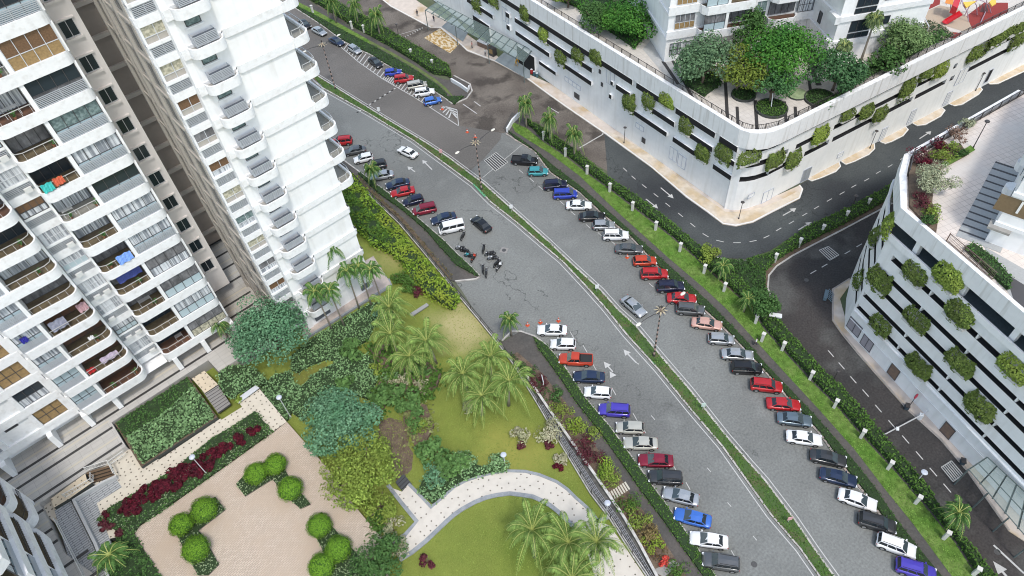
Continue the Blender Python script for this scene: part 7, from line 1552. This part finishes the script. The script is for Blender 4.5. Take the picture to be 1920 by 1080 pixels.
def blamp(base, h, lab, first, z=0.15, m='dark'):
    g = P(*base, z); key = 'blamp' + m
    if key in PROTO: o = copytree(PROTO[key], (g.x, g.y, z), 0, lab, 'single post lamps ' + m); o.scale = (1, 1, h/4); return o
    t = thing('post_lamp', lab, 'street lamp', (g.x, g.y, z), 0, 'single post lamps ' + m); PROTO[key] = t; pm = RAIL if m == 'dark' else mat('pale lamp post', (.55, .57, .6), .5)
    b = MB(); b.tube([(0, 0, 0), (0, 0, 4)], [.07, .05], 8); b.build('pole', pm, t, local=True)
    b = MB(); b.tube([(0, 0, 0), (0, 0, .35)], [.14, .1], 8); b.build('base', pm, t, local=True)
    b = MB(); b.ball((0, 0, 4.05), .34 if m == 'dark' else .42, 12, 6, sc=(1, 1, .45)); b.build('lamp_head', RAIL if m == 'dark' else mat('pale lamp disc', (.50, .54, .62), .3), t, local=True)
    t.scale = (1, 1, h/4); return t
for k, (x, y, h, z, m, lab) in enumerate([(1385,410,3.9,.15,'dark','dark post lamp at the sandy pavement corner of the podium'),(1170,268,3.7,.15,'dark','dark post lamp on the sandy pavement beside the brown road end'),(748,70,3.4,.15,'dark','dark post lamp in the forecourt left of the yellow slab'),(1829,170,4.0,.15,'dark','dark post lamp on a kerb island of the right wing'),(1631,278,4.0,.15,'dark','dark post lamp by the third kerb island'),(1596,391,3.0,.2,'dark','dark post lamp in the hedge above the lane'),(1824,278,4.4,25.0,'dark','dark post lamp on the pink paved deck'),(1560,718,3.2,.15,'dark','dark post lamp in the hedge beside the purple lane'),
    (545,782,5.4,1.0,'pale','pale disc lamp in the ground cover beside the brick plaza walkway'),(388,889,5.0,2.0,'pale','pale disc lamp rising from the maroon shrub bed'),(947,872,3.0,1.0,'pale','pale disc lamp on the lawn above the curved path'),(1137,965,3.6,1.0,'pale','pale disc lamp at the drain near the bottom palms'),(1717,905,3.0,.15,'pale','pale ring lamp over the purple lane')]): blamp((x, y), h, lab, k == 0, z, m)
# white posts in the hedge
hp = mat('white post', (.62, .61, .58), .7, var=.1)
def post(px, py, lab, grp, first, rz, h=2.0):
    g = P(px, py, h+.15); loc = (g.x, g.y, .15)
    if not first: return copytree(PROTO['post'], loc, rz, lab, grp)
    t = thing('hedge_post', lab, 'post', loc, rz, grp); PROTO['post'] = t
    b = MB(); b.prism([(-.2, -.2), (.2, -.2), (.2, .2), (-.2, .2)], 0, h-.15); b.build('shaft', hp, t, local=True)
    b = MB(); b.prism([(-.28, -.28), (.28, -.28), (.28, .28), (-.28, .28)], h-.15, h); b.build('cap', hp, t, local=True); return t
HPX = [(1019,247),(1060,278),(1101,311),(1144,344),(1187,379),(1231,416),(1277,456),(1323,497),(1361,531),(1421,591),(1433,625),(1472,642),(1525,697),(1571,750),(1622,807),(1674,866),(1727,931),(1781,998),(1838,1066)]
for k, (x, y) in enumerate(HPX): post(x, y, 'white square post in the tall hedge along the bright grass strip, %s from the top' % ordn(k), 'white posts in the tall hedge', k == 0, .2)
for k, (x, y) in enumerate([(583,10),(657,40),(680,47),(769,92),(809,112)]): post(x, y, 'white square post in the top left tall hedge, %s from the left' % ordn(k), 'white posts in the top left hedge', False, .2)
for k, (x, y) in enumerate([(1683,340),(1632,373),(1591,396),(1546,422),(1503,447),(1457,476)]): post(x, y, 'white square post in the hedge wedge below the dark side road, %s from the right' % ordn(k), 'white posts in the hedge wedge', False, .2)
# median sign boards
SGW = mat('white board', (.72, .74, .76), .5); SGP = mat('pink board', (.65, .38, .40), .5); SGG = mat('pale green board', (.50, .62, .58), .5)
for k, (x, y, m, lab) in enumerate([(712,214,SGW,'small white sign board on the median near the top'),(828,293,SGP,'small pink sign board on the median'),(959,397,SGW,'small white sign board on the median beside the black moving sedan'),(1119,547,SGW,'small white sign board on the median, middle of the picture'),(1317,768,SGG,'small pale green sign board on the lower median'),(1477,980,SGP,'small pinkish sign board on the lowest median stretch')]):
    g = P(x, y, .2); t = thing('sign_board', lab, 'sign', (g.x, g.y, .15), 2.5); b = MB(); b.tube([(0, 0, 0), (0, 0, 1.2)], .04, 6); b.build('post', RAILW, t, local=True); b = MB(); b.box((0, 0, 1.35), (.6, .06, .9)); b.build('board', m, t, local=True)
t = thing('sign_board', 'white rectangular board standing behind the boundary wall beside the palms', 'sign', tuple(P(1018,722,.2)), 1.0); b = MB(); b.tube([(0, 0, 0), (0, 0, 1.4)], .05, 6); b.build('post', RAILW, t, local=True); b = MB(); b.box((0, 0, 1.4), (1.3, .08, .9)); b.build('board', SGW, t, local=True)
t = thing('utility_cabinet', 'white cabinet in the hedge at the inner bend of the curved lane', 'cabinet', tuple(P(1451,600,.15)), -1.0); b = MB(); b.box((0, 0, .6), (1.7, .6, 1.2)); b.build('body', SGG, t, local=True); b = MB(); b.box((0, 0, 1.24), (1.9, .8, .1)); b.build('lid', SGW, t, local=True)
# cones
CON = mat('cone orange', (.62, .10, .04), .6)
for k, (x, y, lab) in enumerate([(989,608,'orange traffic cone, leftmost of three above the white sedan'),(1013,603,'orange traffic cone, middle of three above the white sedan'),(1047,600,'orange traffic cone, right of three above the white sedan'),(829,203,'orange traffic cone at the hatched triangle edge'),(876,246,'orange traffic cone below the hatched triangle'),(891,256,'orange traffic cone beside the street lamp head'),(960,226,'red-orange traffic cone at the hedge corner of the junction'),(1176,481,'cone with a pink base ring in the right carriageway')]):
    g = P(x, y, .3); loc = (g.x, g.y, 0.01)
    if k: copytree(PROTO['cone'], loc, 0, lab, 'traffic cones'); continue
    t = thing('traffic_cone', lab, 'traffic cone', loc, 0, 'traffic cones'); PROTO['cone'] = t
    b = MB(); b.tube([(0, 0, .04), (0, 0, .9)], [.22, .04], 10); b.build('body', CON, t, local=True); b = MB(); b.box((0, 0, .03), (.55, .55, .06)); b.build('base', CON, t, local=True); b = MB(); b.tube([(0, 0, .42), (0, 0, .6)], [.145, .108], 10); b.build('reflective_band', SGW, t, local=True)
# boom barrier on the lane
t = thing('boom_barrier', 'white boom barrier arm across the purple lane', 'barrier', tuple(P(1728,778,.15)), 0)
A_ = P(1728,778,1.1); B_ = P(1645,822,1.1); o = Vector(t.location)
b = MB(); b.beam(A_, B_, .14, .14); b.build('arm', RAILW, t); b = MB(); b.box((A_.x, A_.y, .7), (.5, .5, 1.1), .4); b.build('cabinet', SGW, t); b = MB(); b.beam(P(1728,778,1.3), P(1755,758,1.3), .12, .2); b.build('counterweight', FRL, t)
b = MB(); c = P(1683,804,1.2); b.box(tuple(c), (.5, .35, .18), .5); b.build('clip', SGW, t)
t = thing('traffic_mirror', 'round red-backed convex traffic mirror on a thin post by the right podium', 'mirror', tuple(P(1706,760,.15))); b = MB(); b.tube([(0, 0, 0), (0, 0, 2.2)], .05, 6); b.build('post', RAIL, t, local=True); b = MB(); b.ball((0, 0, 2.4), .45, 12, 6, sc=(1, .4, 1)); b.build('mirror_head', mat('mirror red', (.40, .03, .06), .3), t, local=True)
t = thing('gate_rack', 'grey-blue metal rack leaning over the kerb at the lane bend', 'rack', tuple(P(1556,558,.15)), .4); b = MB()
for k in range(6): b.beam((-.9+k*.36, -.5, 0), (-.9+k*.36, .5, .9), .06, .06)
for k in range(4): b.beam((-1, -.5+k*.33, k*.3), (1, -.5+k*.33, k*.3), .06, .06)
b.build('bars', mat('blue grey rack', (.15, .22, .27), .5), t, local=True); b = MB(); b.box((0, .7, .3), (1.9, .5, .6)); b.build('tray', mat('blue grey tray', (.12, .18, .22), .6), t, local=True)
for k, (x, y, lab) in enumerate([(1699,765,'small dark bollard box by the lane kerb'),(1803,868,'dark wheelie box at the canopy corner of the right podium')]): 
    t = thing('utility_box', lab, 'box', tuple(P(x, y, .15)), .5); b = MB(); b.box((0, 0, .35), (.7, .5, .7)); b.build('body', mat('dark blue box', (.04, .06, .08), .5), t, local=True); b = MB(); b.box((0, 0, .73), (.8, .6, .08)); b.build('lid', RAIL, t, local=True)
# lane railing between side road and pink deck
b = MB(); a = P(1735,290,0); 
rl = [tuple(P(1722,297,.3).to_2d()), tuple(P(1800,252,.3).to_2d()), tuple(P(1860,217,.3).to_2d()), tuple(P(1925,180,.3).to_2d())]
fence(b, rl, .1, 1.6, .3, .05, 2.0, .08); tag(recenter(b.build('road_railing', RAIL)), 'dark railing along the lower edge of the dark side road at the right', 'railing')
# red umbrella-like flowering thing near bend, hydrant-like red object
shrub('red_bush', 'bright red-leaved small bush at the bend beside the lane hedge', 1394, 528, .15, .7, .9, RED, 200, .3, seed=300)
# black and yellow parked barrow / barrels at the podium entrance
t = thing('yellow_barrier', 'yellow A-frame barrier standing in the podium car entrance', 'barrier', tuple(P(969,120,.3)), .6); b = MB(); b.beam((-.7, -.3, 0), (-.7, 0, 1.2), .1, .1); b.beam((-.7, .3, 0), (-.7, 0, 1.2), .1, .1); b.beam((.7, -.3, 0), (.7, 0, 1.2), .1, .1); b.beam((.7, .3, 0), (.7, 0, 1.2), .1, .1); b.build('legs', mat('barrier yellow', (.6, .32, .02), .5), t, local=True); b = MB(); b.box((0, 0, 1.1), (1.9, .12, .4)); b.build('board', MATS['barrier yellow'], t, local=True)
for k, (x, y, c, lab) in enumerate([(997,137,(.45,.03,.03),'red drum at the podium entrance wall'),(1002,141,(.04,.10,.14),'dark blue drum beside the red one at the podium entrance'),(1007,144,(.05,.12,.15),'dark teal drum at the end of the row by the podium entrance')]):
    t = thing('drum', lab, 'drum', tuple(P(x, y, .15)), 0); b = MB(); b.tube([(0, 0, 0), (0, 0, .95)], .32, 12); b.build('shell', mat('drum%d' % k, c, .5), t, local=True); b = MB(); b.tube([(0, 0, .93), (0, 0, .98)], .3, 12); b.build('lid', FRL, t, local=True)
# curved low white sign wall at the forecourt island
b = MB(); pp = PL([(845,150),(862,160),(876,170),(881,163)], .6); b.ribbon([(p.x, p.y) for p in pp], .3, .1, 1.0); tag(recenter(b.build('low_wall', SGW)), 'low pale wall around the tip of the planted island at the junction', 'wall')
b = MB(); pp = PL([(952,245),(962,228),(975,215)], .6); b.ribbon([(p.x, p.y) for p in pp], .35, .1, 1.2); tag(recenter(b.build('low_wall', SGW)), 'low pale wall end at the hedge corner beside the dark palms', 'wall')
# playground
PR = mat('play red', (.55, .02, .03), .35); PY = mat('play yellow', (.75, .50, .06), .4); PO = mat('play orange', (.65, .22, .02), .4); PS = mat('play steel', (.45, .35, .42), .4, met=.4)
q = P(1800, 22, 17.6); t = thing('play_structure', 'red and yellow climbing structure with a slide on the deck playground', 'play equipment', (q.x, q.y, 16.6))
a, c = P(1802, 24, 18.6), P(1773, 41, 17.0); b = MB(); d = (c-a).normalized(); n = Vector((-d.y, d.x, 0)).normalized()
for k in range(8):
    p0 = a.lerp(c, k/8); p1 = a.lerp(c, (k+1)/8); b.poly([p0-n*.5, p1-n*.5, p1+n*.5, p0+n*.5]); b.beam(p0-n*.5, p1-n*.5, .12, .4); b.beam(p0+n*.5, p1+n*.5, .12, .4)
b.ball(tuple(c), .62, 10, 6, sc=(1, 1, .4)); b.build('slide', PR, t)
b = MB(); b.sheet(PL([(1775,-6),(1790,-6),(1786,9),(1772,6)], 19.5)); b.build('orange_panel', PO, t)
b = MB(); b.prism([(p.x, p.y) for p in PL([(1785,12),(1790,-2),(1800,2),(1795,17)], 19.2)], 18.0, 19.4); b.build('red_cabin', PR, t)
b = MB(); b.prism([(p.x, p.y) for p in PL([(1806,4),(1830,2),(1812,14)], 19.5)], 19.3, 19.5); b.prism([(p.x, p.y) for p in PL([(1855,3),(1866,-6),(1868,6),(1860,11)], 18.6)], 18.4, 18.6); b.build('yellow_panel', PY, t)
b = MB()
for (x0, y0, x1, y1) in [(1808,30,1822,5),(1822,5,1845,3),(1845,3,1858,24),(1838,44,1848,22),(1796,-5,1806,10),(1806,10,1816,40),(1780,6,1782,18),(1826,2,1832,28),(1850,0,1846,22)]:
    z0, z1 = 16.7, 19.2; A_, B_ = P(x0, y0, z0 if y0 > 15 else z1), P(x1, y1, z0 if y1 > 15 else z1); m_ = (A_+B_)/2 + Vector((0, 0, .5)); b.tube([A_, m_, B_], .09, 6)
for (x, y) in [(1775,8),(1788,12),(1800,8),(1830,4)]: p = P(x, y, 16.6); b.tube([(p.x, p.y, 16.6), (p.x, p.y, 19.4)], .09, 6)
b.build('climbing_frame', PS, t)
b = MB(); 
for k in range(7): p = P(1838+k*2.2, 22, 18); r = P(1836+k*3, 8, 18.8); b.tube([r, p], .05, 5)
b.build('rope_net', RAIL, t)
b = MB()
for (p, r) in [((1706,22),(1730,60)),((1722,10),(1742,50)),((1742,2),(1724,-10))]: b.beam(P(*p, 19.4), P(*r, 19.4), .14, .1); 
for (x, y) in [(1706,22),(1730,60),(1722,10),(1742,50)]: g = P(x, y, 19.4); b.tube([(g.x, g.y, 16.6), (g.x, g.y, 19.4)], .07, 6)
tag(recenter(b.build('pergola', RAILW)), 'thin pale pergola beams beside the playground floor', 'pergola')
# people
def person(px, py, z, rz, lab, top, leg, pose=0, k=0):
    g = P(px, py, z+.9); bpy_me = bpy.data.meshes.new('body')
    J = [(0, 0, .95), (0, 0, 1.2), (0, 0, 1.42), (0, 0, 1.52), (0, 0, 1.66), (0, .18, 1.38), (.02, .27, 1.12), (.12, .28, .88), (0, -.18, 1.38), (-.02, -.27, 1.12), (.10, -.28, .88), (0, .1, .88), (.10+pose*.1, .11, .5), (.02+pose*.22, .11, .08), (.16+pose*.22, .12, .04), (0, -.1, .88), (.05-pose*.1, -.11, .5), (-.05-pose*.25, -.11, .08), (.09-pose*.25, -.12, .04)]
    E_ = [(0,1),(1,2),(2,3),(3,4),(2,5),(5,6),(6,7),(2,8),(8,9),(9,10),(0,11),(11,12),(12,13),(13,14),(0,15),(15,16),(16,17),(17,18)]
    Rr = [.16,.15,.16,.06,.115,.07,.05,.035,.07,.05,.035,.1,.07,.05,.04,.1,.07,.05,.04]
    bpy_me.from_pydata(J, E_, []); o = bpy.data.objects.new('body', bpy_me); COL.objects.link(o)
    md = o.modifiers.new('s', 'SKIN'); o.modifiers.new('u', 'SUBSURF').levels = 1
    for i, r in enumerate(Rr): bpy_me.skin_vertices[0].data[i].radius = (r, r)
    bpy_me.skin_vertices[0].data[0].use_root = True
    dg = bpy.context.evaluated_depsgraph_get(); dg.update(); me = bpy.data.meshes.new_from_object(o.evaluated_get(dg)); bpy.data.objects.remove(o)
    t = thing('person', lab, 'person', (g.x, g.y, z), rz); ob = bpy.data.objects.new('body', me); COL.objects.link(ob); ob.parent = t; me.materials.clear()
    for m_ in (top, leg, SKINM): me.materials.append(m_)
    for p in me.polygons: zc = p.center.z; p.material_index = 2 if zc > 1.5 or (abs(p.center.y) > .24 and zc < 1.15) else 0 if zc > .92 else 1; p.use_smooth = True
    b = MB(); b.ball((-.02, 0, 1.70), .115, 10, 6, sc=(1, .95, .9)); b.build('hair', mat('black hair', (.015, .012, .01), .6), t, local=True, smooth=True)
SKINM = mat('skin', (.35, .20, .13), .6)
wt = mat('white shirt', (.7, .7, .7), .8); nv = mat('dark trousers', (.03, .03, .05), .8); rs = mat('red shirt', (.45, .05, .05), .8)
person(1418, 640, .15, 2.0, 'person in white walking on the dark footpath beside the grass strip', wt, nv, 1)
person(782, 24, .15, 1.2, 'person in dark clothes on the pavement at the top left podium entrance', nv, nv, .6)
person(813, 34, .15, .4, 'person in dark clothes beside the glass canopy', nv, nv, 0)
person(885, 84, .15, 2.4, 'person in red under the glass canopy', rs, nv, 0)
person(910, 98, .15, 1.6, 'person in white beside the dark cabinet under the canopy', wt, nv, 0)
person(788, 90, .02, 3.0, 'person in dark clothes standing on the brown forecourt road', nv, nv, .5)
